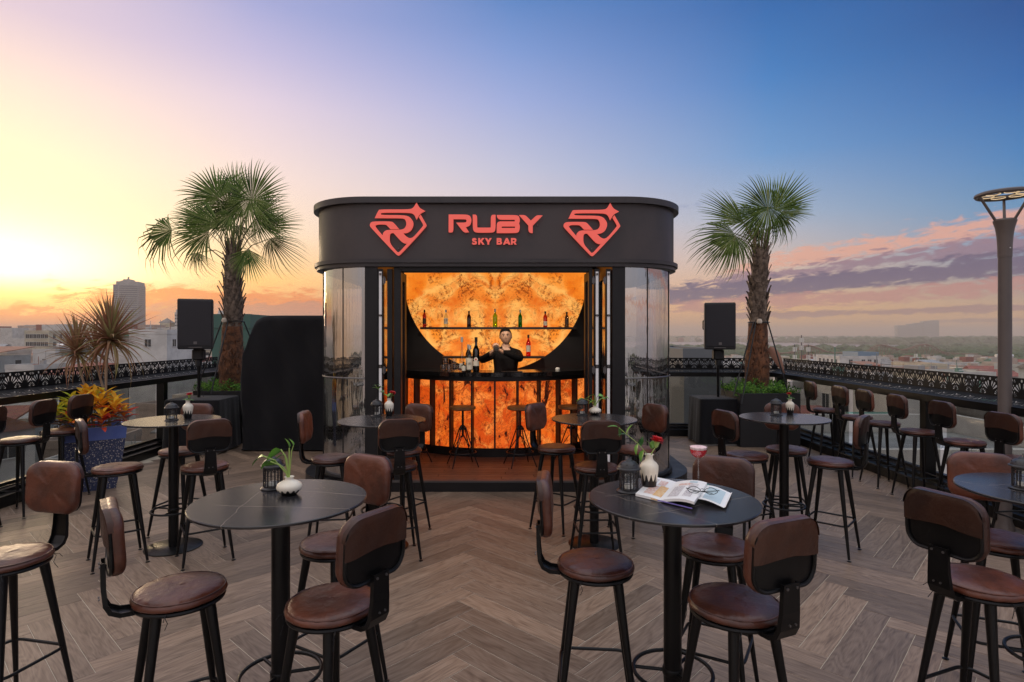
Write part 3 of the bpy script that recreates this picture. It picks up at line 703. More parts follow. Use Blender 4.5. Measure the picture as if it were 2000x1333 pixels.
put('stand_off', m_.mesh('stand_off', M['steeldk']), ts)

# ------------------------------------------------------------------ bar tables
def stone_mat():
    m = bpy.data.materials.new('veined_black_stone'); m.use_nodes = True; t = NT(m.node_tree); b = t.n['Principled BSDF']
    o = t.node('ShaderNodeTexCoord').outputs['Object']; s = t.node('ShaderNodeSeparateXYZ', inp={0: o})
    oi = t.node('ShaderNodeObjectInfo').outputs['Random']
    sh = t.math('MULTIPLY', t.math('SUBTRACT', oi, .5), .08)
    nz = t.noise(o, 9, 3); wob = t.math('MULTIPLY', t.math('SUBTRACT', nz, .5), .030)
    y = t.math('ADD', t.math('ADD', s.outputs[1], wob), sh); x = t.math('ADD', t.math('ADD', s.outputs[0], wob), sh)
    def line(v, c, w_): return t.math('SUBTRACT', 1.0, t.sstep(t.math('ABSOLUTE', t.math('SUBTRACT', v, c)), w_ * .4, w_))
    ls = [line(t.math('ADD', y, t.math('MULTIPLY', x, .05)), .15, .0020), line(t.math('ADD', y, t.math('MULTIPLY', x, -.12)), -.10, .0018), line(t.math('ADD', x, t.math('MULTIPLY', y, .35)), -.13, .0016)]
    v = ls[0]
    for q in ls[1:]: v = t.math('MAXIMUM', v, q)
    fade = t.sstep(t.noise(o, 4.5, 2), .30, .55)
    v = t.math('MULTIPLY', v, t.math('ADD', t.math('MULTIPLY', fade, .7), .2))
    base = t.mix(t.noise(o, 2.2, 2), (.016, .015, .016, 1), (.024, .022, .024, 1))
    c = t.mix(v, base, (.26, .21, .165, 1)); t.l.new(c, b.inputs['Base Color'])
    b.inputs['Roughness'].default_value = .24
    b.inputs['Specular IOR Level'].default_value = .55
    return m
M['stone'] = stone_mat()
TT = 1.05
def make_table(label, loc, rz):
    t = thing('bar_table', label, 'table', loc, rz, 'round bar tables')
    m_ = MB(); m_.lathe([(.350, TT - .014), (.356, TT - .011), (.357, TT - .003), (.354, TT), (0, TT)], 72); m_.lathe([(0, TT - .014), (.350, TT - .014)], 72, caps=False)
    put('table_top', m_.mesh('table_top', M['stone']), t)
    m_ = MB(); m_.lathe([(.13, TT - .026), (.13, TT - .0145)], 24); put('top_bracket', m_.mesh('top_bracket', M['black']), t)
    m_ = MB(); m_.lathe([(.038, .014), (.038, TT - .027)], 28); put('pole', m_.mesh('pole', M['black']), t)
    m_ = MB(); m_.lathe([(.215, 0), (.216, .006), (.21, .010), (.05, .012), (.044, .0138)], 48); put('base_plate', m_.mesh('base_plate', M['black']), t)
    m_ = MB(); m_.tube([(.165 * math.cos(2 * PI * k / 36), .165 * math.sin(2 * PI * k / 36), .31) for k in range(36)], .0085, 8, closed=True)
    for k in range(3):
        q = k * 2 * PI / 3 + .5; m_.tube([(.036 * math.cos(q), .036 * math.sin(q), .31), (.163 * math.cos(q), .163 * math.sin(q), .31)], .0075, 8)
    m_.lathe([(.041, .295), (.043, .298), (.043, .322), (.041, .325)], 20); put('foot_ring', m_.mesh('foot_ring', M['black']), t)
    return t
TAB = [(-.985, 2.29, 'front left bar table with pothos sprigs in a squat white vase beside a lantern', -12),
       (.690, 2.31, 'front right bar table with the open magazine, cocktail and spectacles on it', 20),
       (-2.795, 4.44, 'far left bar table near the blue planter, with carnation vase and lantern', 8),
       (-1.075, 4.45, 'bar table in front of the left folding door of the kiosk', 0),
       (.690, 4.51, 'bar table in front of the right folding door of the kiosk', 35),
       (2.310, 4.565, 'bar table in front of the right palm planter, its top shining pale', -25),
       (2.43, 2.42, 'bar table cut off by the right edge of the photo, with a lantern', 15)]
t0 = make_table(TAB[0][2], (TAB[0][0], TAB[0][1] * K, 0), R(TAB[0][3]))
for x, y, lb, rz in TAB[1:]: dup(t0, (x, y * K, 0), R(rz), lb)

# ------------------------------------------------------------------ bar stools
def rr2(w_, h_, r, n=6):
    pts = []
    for cx, cy, a0 in ((w_ / 2 - r, h_ / 2 - r, 0), (-w_ / 2 + r, h_ / 2 - r, 90), (-w_ / 2 + r, -h_ / 2 + r, 180), (w_ / 2 - r, -h_ / 2 + r, 270)):
        for k in range(n + 1):
            q = R(a0 + 90 * k / n); pts.append((cx + r * math.cos(q), cy + r * math.sin(q)))
    return pts
TILT = R(3)
def bk(x, y, z):          # back-rest local (depth x, width y, height z about centre) -> stool local, bent and tilted
    x = x + (y * y) / 1.5
    v = Matrix.Rotation(-TILT, 4, 'Y') @ Vector((x, y, z)); return v + Vector((-.245, 0, .985))
def make_stool(label, loc, rz, group):
    t = thing('bar_stool', label, 'bar stool', loc, rz, group)
    rg = random.Random(4)
    # seat cushion: puffy disc with a piped edge and slight puckers
    prof = [(.0, .7455), (.06, .7455), (.11, .744), (.145, .740), (.162, .733), (.170, .724), (.1725, .716), (.170, .708), (.160, .704), (.0, .704)]
    n = 56; vs = []
    for r_, z in prof:
        for k in range(n):
            q = 2 * PI * k / n; rr_ = r_ * (1 + .006 * math.sin(q * 3 + 1) + .005 * math.sin(q * 17) * (1 if r_ > .14 else 0))
            vs.append((rr_ * math.cos(q), rr_ * math.sin(q), z + (.0012 * math.sin(q * 2 + r_ * 22) + (.0013 * math.sin(q * 11 + 3 * math.sin(q * 3)) if r_ > .13 else 0))))
    fs = [(i * n + k, i * n + (k + 1) % n, (i + 1) * n + (k + 1) % n, (i + 1) * n + k) for i in range(len(prof) - 1) for k in range(n)]
    seat = MB().add(vs, fs, 0, True); st = put('seat', seat.mesh('seat', M['leather'], ang=80), t)
    m_ = MB(); m_.tube([(.1655 * math.cos(2 * PI * k / 48), .1655 * math.sin(2 * PI * k / 48), .7325) for k in range(48)], .0026, 6, closed=True)
    put('piping', m_.mesh('piping', M['leather']), st)
    m_ = MB()
    for q0, ln in ((2.5, .06), (4.3, .045), (.8, .07)):
        c_, s_ = math.cos(q0), math.sin(q0); m_.tube([(.165 * c_, .165 * s_, .703), (.178 * c_, .178 * s_, .69), (.172 * c_ + .006, .172 * s_, .69 - ln * .5), (.180 * c_, .180 * s_ + .008, .69 - ln)], .0014, 5)
        m_.tube([(.170 * c_, .170 * s_, .700), (.19 * c_, .19 * s_, .695), (.196 * c_, .196 * s_ + .01, .68)], .0014, 5)
    put('tie_string', m_.mesh('tie_string', M['cloth']), st)
    m_ = MB(); m_.tube([(.158 * math.cos(2 * PI * k / 48), .158 * math.sin(2 * PI * k / 48), .693) for k in range(48)], .0095, 8, closed=True)
    m_.lathe([(.150, .697), (.150, .703), (0, .703)], 32); put('seat_ring', m_.mesh('seat_ring', M['black']), t)
    for k in range(4):
        q = PI / 4 + k * PI / 2; c_, s_ = math.cos(q), math.sin(q)
        def lp(f_): return Vector((c_ * (.128 + .118 * f_), s_ * (.128 + .118 * f_), .694 * (1 - f_) + .006 * f_))
        m_ = MB(); m_.tube([lp(0), lp(.06), lp(.2), lp(.55), lp(.99)], [.020, .0205, .018, .0145, .0095], 12)
        e = lp(1); m_.lathe([(.016, 0), (.0165, .003), (.009, .006)], 14, 0, (e.x, e.y, 0)); put('leg', m_.mesh('leg', M['black']), t)
    # rounded-square foot rail welded outside the legs
    fz = .255; f_ = (.694 - fz) / .688; rr_ = .128 + .118 * f_; hw = rr_ * .7071 + .012
    pts = [(p[0], p[1], fz) for p in rr2(2 * hw, 2 * hw, .05, 5)]; m_ = MB(); m_.tube(pts, .0075, 8, closed=True); put('foot_rail', m_.mesh('foot_rail', M['black']), t)
    # pressed back bracket: flat strap under the seat bending up to the back
    cl = [Vector((-.10, 0, .688)), Vector((-.165, 0, .686)), Vector((-.205, 0, .690)), Vector((-.238, 0, .708)), Vector((-.254, 0, .740)), Vector((-.260, 0, .80)), Vector((-.262, 0, .90))]
    wds = [.036, .040, .043, .045, .045, .040, .036]
    m_ = MB(); vs = []
    for i, p in enumerate(cl):
        tg = (cl[min(i + 1, 6)] - cl[max(i - 1, 0)]).normalized(); nr = Vector((tg.z, 0, -tg.x))     # outward (down/back)
        w_ = wds[i]
        for (yy, dd) in ((-w_, -.013), (-w_, .004), (w_, .004), (w_, -.013), (w_ - .004, -.013), (w_ - .004, 0), (-w_ + .004, 0), (-w_ + .004, -.013)):
            q = p + nr * dd * -1 if False else p - nr * dd; vs.append((q.x, yy, q.z))
    fs = [(i * 8 + k, i * 8 + (k + 1) % 8, (i + 1) * 8 + (k + 1) % 8, (i + 1) * 8 + k) for i in range(6) for k in range(8)] + [tuple(range(7, -1, -1)), tuple(range(48, 56))]
    m_.add(vs, fs, 0, False); br = put('back_bracket', m_.mesh('back_bracket', M['black']), t)
    m_ = MB()
    for yy in (-.022, .022): m_.tube([(-.262, yy, .885), (-.270, yy, .885)], .005, 8); m_.tube([(-.266, yy * .6, .76), (-.272, yy * .6, .76)], .004, 8)
    put('bolt', m_.mesh('bolt', M['steeldk']), br)
    # back frame: tube loop with a pressed pan
    loop = rr2(.285, .222, .06, 7)
    m_ = MB(); m_.tube([bk(-.006, p[0], p[1]) for p in loop], .0075, 8, closed=True); put('back_frame', m_.mesh('back_frame', M['black']), t)
    m_ = MB()
    def pan(u, v):
        y = (u - .5) * .275; z = (v - .5) * .212; cut_ = 1
        return bk(-.002, y * (1 - .10 * (abs(v - .5) * 2) ** 6), z * (1 - .12 * (abs(u - .5) * 2) ** 6))
    m_.grid(pan, 12, 8); m_.grid(lambda u, v: pan(1 - u, v) + Vector((.003, 0, 0)), 12, 8); put('back_panel', m_.mesh('back_panel', M['black']), t)
    # cushion, slipped over the frame from above
    outl = rr2(.305, .250, .075, 7); N = len(outl); vs = []; layers = [(-.004, .94, 0), (.002, 1.0, 0), (.015, 1.02, 0), (.028, 1.0, 0), (.037, .94, 0), (.042, .80, 0), (.045, .5, 0), (.046, .2, 0)]
    for (dx, s_, _) in layers:
        for k, p in enumerate(outl):
            wr = .0022 * math.sin(k * 2.3) if s_ > .9 else 0
            vs.append(bk(dx + .0015 * math.sin(p[0] * 55 + p[1] * 30), p[0] * (s_ + wr * 2), p[1] * (s_ + wr * 2) + .004))
    fs = [(i * N + k, i * N + (k + 1) % N, (i + 1) * N + (k + 1) % N, (i + 1) * N + k) for i in range(len(layers) - 1) for k in range(N)] + [tuple(range((len(layers) - 1) * N, len(layers) * N))]
    m_ = MB().add(vs, fs, 0, True); cu = put('back_cushion', m_.mesh('back_cushion', M['leather'], ang=80), t)
    # leather sleeve covering the upper half of the back
    m_ = MB(); nu, nv = 18, 8
    def slv(off):
        def fn(u, v):
            y = (u - .5) * .300; zt = .124; hw_ = .150
            e = max(0, abs(y) - (hw_ - .072)); top = zt - (.072 - math.sqrt(max(0, .072 ** 2 - e ** 2)))
            bot = -.006 - .008 * math.cos(u * 6.28)
            z = bot + (top - bot) * v + .004
            return bk(-.015 + off + .004 * (v > .99) + .0012 * math.sin(u * 19 + v * 3), y, z)
        return fn
    m_.grid(slv(0), nu, nv); m_.grid(lambda u, v: slv(.0035)(1 - u, v), nu, nv)
    # rim joining sleeve and cushion around the top
    rim = [p for p in outl if p[1] > -.006]
    rim.sort(key=lambda p: math.atan2(p[0], p[1] + .1)); vs = []
    for p in rim:
        for dx in (-.0155, .006): vs.append(bk(dx, p[0] * 1.003, p[1] * 1.003 + .004))
    m_.add(vs, [(2 * i, 2 * i + 1, 2 * i + 3, 2 * i + 2) for i in range(len(rim) - 1)], 0, True)
    put('back_sleeve', m_.mesh('back_sleeve', M['leather_back'], ang=60), cu)
    return t
GT = 'brown leather stools around the round tables'; GL = 'brown leather stools lined along the railing ledges'
ST = [(-1.336, 2.165, 37, 'stool at the front left corner, its back seen edge-on left of the seat', GT),
      (-.690, 2.06, 147, 'nearest stool right of the front left table, seen from behind, top seam shining', GT),
      (-.873, 2.66, 240, 'stool behind the front left table, its plump back cushion facing the camera', GT),
      (-2.33, 2.484, 258, 'stool cut by the left edge with its seat, wide back cushion facing the camera', GT),
      (.376, 2.42, 355, 'stool left of the magazine table, narrow view of its back, reddish seat in full view', GT),
      (.987, 2.62, 240, 'stool behind the cocktail glass, broad light-brown back facing the camera', GT),
      (.853, 2.06, 113, 'nearest stool right of the magazine table, seen from behind', GT),
      (1.955, 2.25, 22, 'large stool at the lower right, its wide back seen from behind', GT),
      (2.44, 2.70, 248, 'stool behind the right edge table, only the top of its back above the table', GT),
      (-3.056, 4.167, 40, 'stool in front of the blue planter, its back edge-on at the left', GT),
      (-2.41, 4.22, 126, 'stool at the far left table seen from behind, on the camera side at right', GT),
      (-2.95, 4.78, 262, 'stool hidden behind the far left table, back cushion showing just above and below the top', GT),
      (-1.497, 4.49, 6, 'stool beside the black cover and left glass end, its reddish back edge-on', GT),
      (-.925, 4.27, 108, 'stool in front of the left folding door seen from behind, black back pan shining', GT),
      (-.98, 4.80, 238, 'stool behind the left door table, its pale brown cushion against the glowing counter', GT),
      (.406, 4.90, 325, 'stool before the glowing counter, left of the right door table, cushion in view', GT),
      (.656, 4.20, 92, 'stool in front of the right door table, seen squarely from behind', GT),
      (1.115, 4.84, 208, 'stool in front of the right curved glass end, cushion turned to the left', GT),
      (2.01, 4.60, 18, 'stool in front of the draped box by the right palm, its back at the left', GT),
      (2.59, 4.375, 138, 'stool with open floor around it right of the pale shining table, back edge-on at right', GT),
      (2.47, 4.84, 255, 'stool behind the pale shining table, mostly hidden by its top', GT),
      (-4.83, 5.76, 176, 'ledge stool on the sunset side right beside the croton planter', GL),
      (-4.83, 5.28, 181, 'middle one of the ledge stools on the sunset side, left of the planter', GL),
      (-4.83, 4.74, 184, 'ledge stool at the left edge of the photo, only a sliver of its back visible', GL),
      (4.33, 7.39, -3, 'farthest ledge stool on the river side, next to the right palm planter', GL),
      (4.33, 6.74, 2, 'second farthest ledge stool on the river side', GL),
      (4.34, 6.28, 0, 'middle ledge stool of the five before the street lamp on the river side', GL),
      (4.34, 5.74, -2, 'fourth ledge stool from the palm, directly in front of a railing post', GL),
      (4.36, 5.18, 2, 'nearest ledge stool before the street lamp, strings hanging from its seat', GL),
      (4.24, 4.42, 6, 'ledge stool at the right edge of the photo, partly behind the street lamp', GL)]
s0 = None
for x, y, ph, lb, gp in ST:
    if s0 is None: s0 = make_stool(lb, (x, y * K, 0), R(ph), gp)
    else: dup(s0, (x, y * K, 0), R(ph), lb, gp)

# swivel stools at the counter
M['woodseat'] = mat('amber_wood_seat', (.30, .12, .035), .4, bump=(30, .15, (1, 12, 1)), var=(8, (.16, .06, .02), .8))
def make_swivel(label, loc, rz):
    t = thing('counter_stool', label, 'bar stool', loc, rz, 'wooden swivel stools at the bar counter'); z0 = 0
    m_ = MB(); m_.lathe([(0, .70), (.150, .70), (.160, .706), (.160, .732), (.150, .738), (0, .740)], 32); put('seat', m_.mesh('seat', M['woodseat']), t)
    m_ = MB(); m_.lathe([(.135, .694), (.135, .6995)], 24); m_.tube([(0, 0, .36), (0, 0, .695)], .014, 10); m_.lathe([(.05, .45), (.05, .47), (.02, .475)], 12); put('screw_post', m_.mesh('screw_post', M['black']), t)
    for k in range(4):
        q = PI / 4 + k * PI / 2; c_, s_ = math.cos(q), math.sin(q)
        m_ = MB(); m_.tube([(.02 * c_, .02 * s_, .50), (.05 * c_, .05 * s_, .46), (.16 * c_, .16 * s_, .16), (.23 * c_, .23 * s_, .005)], .007, 7)
        m_.tube([(.02 * c_, .02 * s_, .37), (.14 * c_, .14 * s_, .20)], .005, 6); put('leg', m_.mesh('leg', M['black']), t)
    m_ = MB(); m_.tube([(.165 * math.cos(2 * PI * k / 28), .165 * math.sin(2 * PI * k / 28), .17) for k in range(28)], .0075, 7, closed=True); put('foot_ring', m_.mesh('foot_ring', M['black']), t)
    return t
sw = None
for x, y, lb in ((-.61, 7.30, 'wooden swivel stool second from the left at the counter'), (.10, 7.30, 'wooden swivel stool just right of the counter centre'), (-1.24, 7.42, 'wooden swivel stool at the left end of the counter'), (.74, 7.38, 'wooden swivel stool at the right end of the counter')):
    if sw is None: sw = make_swivel(lb, (x, y, .131), .3)
    else: dup(sw, (x, y, .131), x * 3, lb)

# ------------------------------------------------------------------ things on the tables
def glaze_mat(name, n, z0, amp, scl):
    m = bpy.data.materials.new(name); m.use_nodes = True; t = NT(m.node_tree); b = t.n['Principled BSDF']
    o = t.node('ShaderNodeTexCoord').outputs['Object']; s = t.node('ShaderNodeSeparateXYZ', inp={0: o})
    an = t.math('ARCTAN2', s.outputs[1], s.outputs[0])
    w_ = t.math('MULTIPLY', t.math('SINE', t.math('MULTIPLY', an, n)), amp)
    w_ = t.math('ADD', w_, t.math('MULTIPLY', t.math('SUBTRACT', t.noise(o, scl, 2), .5), amp * 1.6))
    lim = t.math('ADD', w_, z0); f = t.sstep(t.math('SUBTRACT', s.outputs[2], lim), -.0015, .0015)
    c = t.mix(f, (.008, .007, .007, 1), t.mix(t.noise(o, 30, 4), (.74, .66, .52, 1), (.80, .74, .62, 1)))
    t.l.new(c, b.inputs['Base Color']); b.inputs['Roughness'].default_value = .32
    return m
M['glazeA'] = glaze_mat('dripped_cream_glaze', 11, .055, .016, 45); M['glazeB'] = glaze_mat('dripped_white_glaze', 13, .020, .006, 60)
def leafm(L, W_, curl=.2, fold=.15, heart=False, nu=6):
    vs = []; fs = []
    for i in range(nu + 1):
        t_ = i / nu; w_ = W_ * (math.sin(PI * t_ ** (.62 if heart else .85)) ** .8 if 0 < t_ < 1 else 0.02)
        x = L * t_; z = -curl * L * t_ * t_
        vs += [(x, -w_ / 2, z + fold * w_), (x, 0, z), (x, w_ / 2, z + fold * w_)]
    for i in range(nu):
        a_ = i * 3; fs += [(a_, a_ + 3, a_ + 4, a_ + 1), (a_ + 1, a_ + 4, a_ + 5, a_ + 2)]
    return vs, fs
def leaf_mesh(name, m, L, W_, **kw):
    v, f_ = leafm(L, W_, **kw); return MB().add(v, f_, 0, True).mesh(name, m, ang=180)
PL_leaf = [leaf_mesh('pothos_leaf', M['leafg'], .075, .045, heart=True, curl=.35), leaf_mesh('pothos_leaf', M['leafg'], .055, .033, heart=True, curl=.5)]
RL_leaf = [leaf_mesh('rose_leaf', M['leafg'], .045, .024, curl=.3), leaf_mesh('rose_leaf', M['leafdk'], .038, .02, curl=.2)]
def orient(o, loc, d, roll=0):
    q = Vector(d).to_track_quat('X', 'Z'); o.location = loc; o.rotation_mode = 'QUATERNION'; o.rotation_quaternion = q @ Matrix.Rotation(roll, 3, 'X').to_quaternion()
def vase_body(kind):
    m_ = MB()
    if kind == 'A':      # tall faceted bottle vase
        prof = [(.0, 0), (.026, 0), (.030, .006), (.036, .05), (.041, .085), (.041, .105), (.034, .118), (.020, .130), (.0165, .138), (.0165, .150), (.021, .157), (.018, .157), (.013, .150)]
        n = 33; vs = []
        for r_, z in prof:
            for k in range(n):
                q = 2 * PI * k / n; rr_ = r_ * (1 + (.035 if .03 < z < .11 else 0) * math.cos(q * 11)); vs.append((rr_ * math.cos(q), rr_ * math.sin(q), z))
        fs = [(i * n + k, i * n + (k + 1) % n, (i + 1) * n + (k + 1) % n, (i + 1) * n + k) for i in range(len(prof) - 1) for k in range(n)]
        m_.add(vs, fs, 0, True); return m_.mesh('vase_body', M['glazeA'], ang=60)
    prof = [(0, 0), (.028, 0), (.034, .004), (.050, .020), (.055, .034), (.050, .047), (.034, .058), (.019, .064), (.0165, .070), (.021, .078), (.018, .078), (.013, .070)]
    m_.lathe(prof, 32); return m_.mesh('vase_body', M['glazeB'], ang=60)
VB = {'A': vase_body('A'), 'B': vase_body('B')}
def carnation():
    m_ = MB(); rg = random.Random(5)
    for k in range(46):
        q = rg.uniform(0, 2 * PI); e = rg.uniform(.0, 1.0); L = .030 * (.75 + .3 * rg.random()); c = Vector((math.cos(q) * math.cos(e), math.sin(q) * math.cos(e), math.sin(e) * .9))
        s_ = c.cross(Vector((0, 0, 1)));
        if s_.length < .1: s_ = Vector((1, 0, 0))
        s_.normalize(); w_ = .011
        a_ = c * .004; b1 = c * L * .7 - s_ * w_ * .8; b2 = c * L * .7 + s_ * w_ * .8; c1 = c * L - s_ * w_ + Vector((0, 0, .004 * rg.uniform(-1, 1))); c2 = c * L + s_ * w_ + Vector((0, 0, .004 * rg.uniform(-1, 1))); c0 = c * L * .93 + Vector((0, 0, .003 * rg.uniform(-1, 1)))
        m_.add([a_, b1, b2, c1, c0, c2], [(0, 1, 4, 2), (1, 3, 4), (4, 5, 2)], 0, True)
    return m_.mesh('carnation', M['red'], ang=180)
CARN = carnation()
CALYX = MB().lathe([(.003, -.022), (.008, -.016), (.010, -.004), (.013, .002)], 10, caps=False).mesh('calyx', M['stem'])
def vase(label, loc, kind, flora, sc=1.0, rz=0, group=None):
    t = thing('vase', label, 'vase', loc, rz, group); t.scale = (sc, sc, sc)
    put('vase_body', VB[kind], t); top = .150 if kind == 'A' else .072
    if flora == 'carn':
        tp = Vector((.012, 0, top + .052)); m_ = MB(); m_.tube([(0, 0, top - .05), (.004, 0, top), tp - Vector((0, 0, .018))], .0022, 6); st = put('stem', m_.mesh('stem', M['stem']), t)
        put('flower_head', CARN, t, tp); put('calyx', CALYX, st, tp)
        for k in range(7):
            q = k * 2.4; o = put('leaf', RL_leaf[k % 2], t); orient(o, (math.cos(q) * .008, math.sin(q) * .008, top + .004 + .006 * (k % 3)), (math.cos(q), math.sin(q), .35 + .3 * (k % 2)), 0)
    elif flora == 'spray':      # long leafy branch to the left and a carnation to the right
        cv_ = [Vector((0, 0, top - .04)), Vector((-.012, 0, top + .01)), Vector((-.05, 0, top + .055)), Vector((-.10, .01, top + .095)), Vector((-.135, .02, top + .125))]
        m_ = MB(); m_.tube(cv_, .0016, 6); st = put('stem', m_.mesh('stem', M['stem']), t)
        for k, (p, d) in enumerate(((cv_[4], (-1, 0, .35)), (cv_[4], (.2, .1, -.9)), (cv_[3], (.25, 0, 1)), (cv_[3], (-.9, 0, .1)), (cv_[2], (-.5, -.2, -1)), (cv_[2] + Vector((.012, 0, -.012)), (.15, .2, 1)), (cv_[1] + Vector((-.015, 0, .015)), (-.5, -.3, -.9)), (cv_[2], (.3, -.1, .8)))):
            o = put('leaf', RL_leaf[k % 2], t, sc=1.15); orient(o, p, d)
        tp = Vector((.035, 0, top + .062)); m_ = MB(); m_.tube([(.002, 0, top - .04), (.010, 0, top + .01), tp - Vector((.003, 0, .018))], .0024, 6); put('stem', m_.mesh('stem', M['stem']), t)
        o = put('flower_head', CARN, t, tp, (0, .3, 0), 1.15); o = put('calyx', CALYX, st, tp, (0, .2, 0), 1.2)
        for k, d in enumerate(((-.3, 0, 1), (.2, .4, .8))): o = put('leaf', RL_leaf[0], t, sc=1.1); orient(o, (.012, 0, top + .03), d)
    elif flora == 'branch':      # leafy twig leaning left with a carnation
        cv_ = [Vector((0, 0, top - .04)), Vector((-.01, 0, top + .02)), Vector((-.05, 0, top + .06)), Vector((-.10, 0, top + .09)), Vector((-.125, 0, top + .125))]
        m_ = MB(); m_.tube(cv_, .0018, 6); put('stem', m_.mesh('stem', M['stem']), t)
        for k in range(12):
            p = cv_[1 + (k % 4)]; q = k * 1.9; o = put('leaf', RL_leaf[k % 2], t, sc=1.3); orient(o, p, (math.cos(q), .5 * math.sin(q), .5 + .5 * math.sin(q * 1.7)))
        tp = Vector((.028, 0, top + .05)); o = put('flower_head', CARN, t, tp, (0, .3, 0), 1.1); m_ = MB(); m_.tube([(0, 0, top - .04), (.012, 0, top), tp], .0022, 6); put('stem', m_.mesh('stem', M['stem']), t)
    elif flora in ('pothos', 'pothos2'):
        L_ = (((-.115, 0, .125), .9), ((-.075, -.02, .105), .8), ((-.045, .02, .150), .8), ((-.02, 0, .13), .6), ((.0, 0, .160), .4), ((.018, .0, .17), .35), ((-.06, .03, .085), .8)) if flora == 'pothos' else \
             (((-.095, 0, .095), .9), ((-.045, 0, .10), .9), ((-.005, .0, .125), .8), ((.03, 0, .125), .7), ((.06, .0, .10), .8), ((.095, .0, .11), .9), ((.0, -.03, .085), .8))
        for k, (e, s_) in enumerate(L_):
            e = Vector(e) + Vector((0, 0, top * .6)); m_ = MB(); m_.tube([(0, 0, top - .03), (e.x * .12, e.y * .12, top + .02), (e.x * .55, e.y * .6, top * .6 + (e.z - top * .6) * .85), e], .0028 if k < 5 else .002, 6); put('stem', m_.mesh('stem', M['stem']), t)
            sg = -1 if e.x < 0.01 else 1
            if flora == 'pothos' and k in (4, 5): dd = (-.1, 0, 1)
            else: dd = (sg, rnd.uniform(-.5, .3), rnd.uniform(-.5, .15))
            o = put('leaf', PL_leaf[k % 2], t, sc=.95 if k not in (4, 5) else .6); orient(o, e, dd, rnd.uniform(-.4, .9))
    return t
def on_table(x, y, Zt=TT): Y = (H - Zt) * FX / (y - 655); return ((x - 1000) / FX * Y, Y, Zt + .0006)
GV = 'vases on the round tables'
vase('squat white vase with pothos sprigs on the front left table', on_table(565, 966), 'B', 'pothos', 1.0, 0, GV)
vase('tall cream vase with red carnation and long leafy branch beside the cocktail', on_table(1268, 955), 'A', 'spray', 1.0, 0, GV)
vase('cream and black vase with red carnation on the far left table', on_table(367, 817), 'A', 'carn', .95, 0, GV)
vase('cream and black vase with twig and carnation before the left folding door', on_table(760, 812), 'A', 'branch', .95, 0, GV)
vase('squat white vase with fanned pothos stems before the right folding door', on_table(1162, 810), 'B', 'pothos2', 1.0, 0, GV)
vase('cream and black vase with red flower on the pale shining table at right', on_table(1543, 809), 'A', 'carn', .85, 2.0, GV)
# lanterns
M['candle'] = mat('candle_wax', (.75, .72, .66), .5); M['iron'] = mat('black_iron', (.014, .013, .015), .38, bump=(80, .2))
def make_lantern(label, loc, rz):
    t = thing('lantern', label, 'lantern', loc, rz, 'candle lanterns on the round tables'); n = 8; r_ = .040
    m_ = MB(); m_.lathe([(.052, 0), (.054, .003), (.050, .007), (.043, .010), (.043, .014)], 24); m_.lathe([(.0, .0141), (.042, .0142)], 24, caps=False); put('base', m_.mesh('base', M['iron']), t)
    m_ = MB()
    for k in range(n):
        q = 2 * PI * (k + .5) / n; q2 = 2 * PI * (k + 1.5) / n; a_ = Vector((r_ * math.cos(q), r_ * math.sin(q), 0)); b_2 = Vector((r_ * math.cos(q2), r_ * math.sin(q2), 0)); mid = (a_ + b_2) / 2
        m_.tube([a_ + Vector((0, 0, .014)), a_ + Vector((0, 0, .098))], .0034, 5); m_.tube([mid + Vector((0, 0, .014)), mid + Vector((0, 0, .085))], .0012, 4)
        for z in (.038, .062): m_.tube([a_ + Vector((0, 0, z)), b_2 + Vector((0, 0, z))], .0011, 4)
        arch = []
        for j in range(7):
            f_ = j / 6; arch.append(a_.lerp(b_2, f_) + Vector((0, 0, .078 + .012 * math.sin(PI * f_))))
        m_.tube(arch, .0018, 4)
    m_.lathe([(r_ + .002, .090), (r_ + .002, .099), (r_ - .003, .099), (r_ - .003, .090), (r_ + .002, .090)], 24, caps=False)
    put('cage', m_.mesh('cage', M['iron']), t)
    m_ = MB(); m_.lathe([(.036, .016), (.036, .096)], 24, caps=False); put('glass_pane', m_.mesh('glass_pane', M['glass']), t)
    m_ = MB(); m_.lathe([(.0, .0145), (.019, .0145), (.0195, .030), (.018, .031), (0, .0305)], 20); m_.tube([(0, 0, .030), (0, 0, .036)], .001, 4); put('candle', m_.mesh('candle', M['candle']), t)
    m_ = MB(); prof = [(.046, .0995), (.055, .101), (.0535, .106), (.048, .109), (.044, .120), (.033, .131), (.018, .137), (.017, .139), (.013, .143), (0, .145)]
    m_.lathe(prof, 28)
    lid = put('lid', m_.mesh('lid', M['iron']), t)
    m_ = MB()
    for k in range(8):
        q = 2 * PI * k / 8; d = Vector((math.cos(q), math.sin(q), .75)).normalized(); c = Vector((.0405 * math.cos(q), .0405 * math.sin(q), .1235)); m_.tube([c, c + d * .0016], .0028, 8)
    put('vent_hole', m_.mesh('vent_hole', mat('vent_hole_shade', (.002, .002, .002), .9)), lid)  # shade inside the vent holes, painted as near-black discs on the lid
    m_ = MB(); m_.tube([(.009 * math.cos(2 * PI * k / 14), 0, .152 + .009 * math.sin(2 * PI * k / 14)) for k in range(14)], .0011, 5, closed=True); put('ring_handle', m_.mesh('ring_handle', M['iron']), lid)
    return t
ln = None
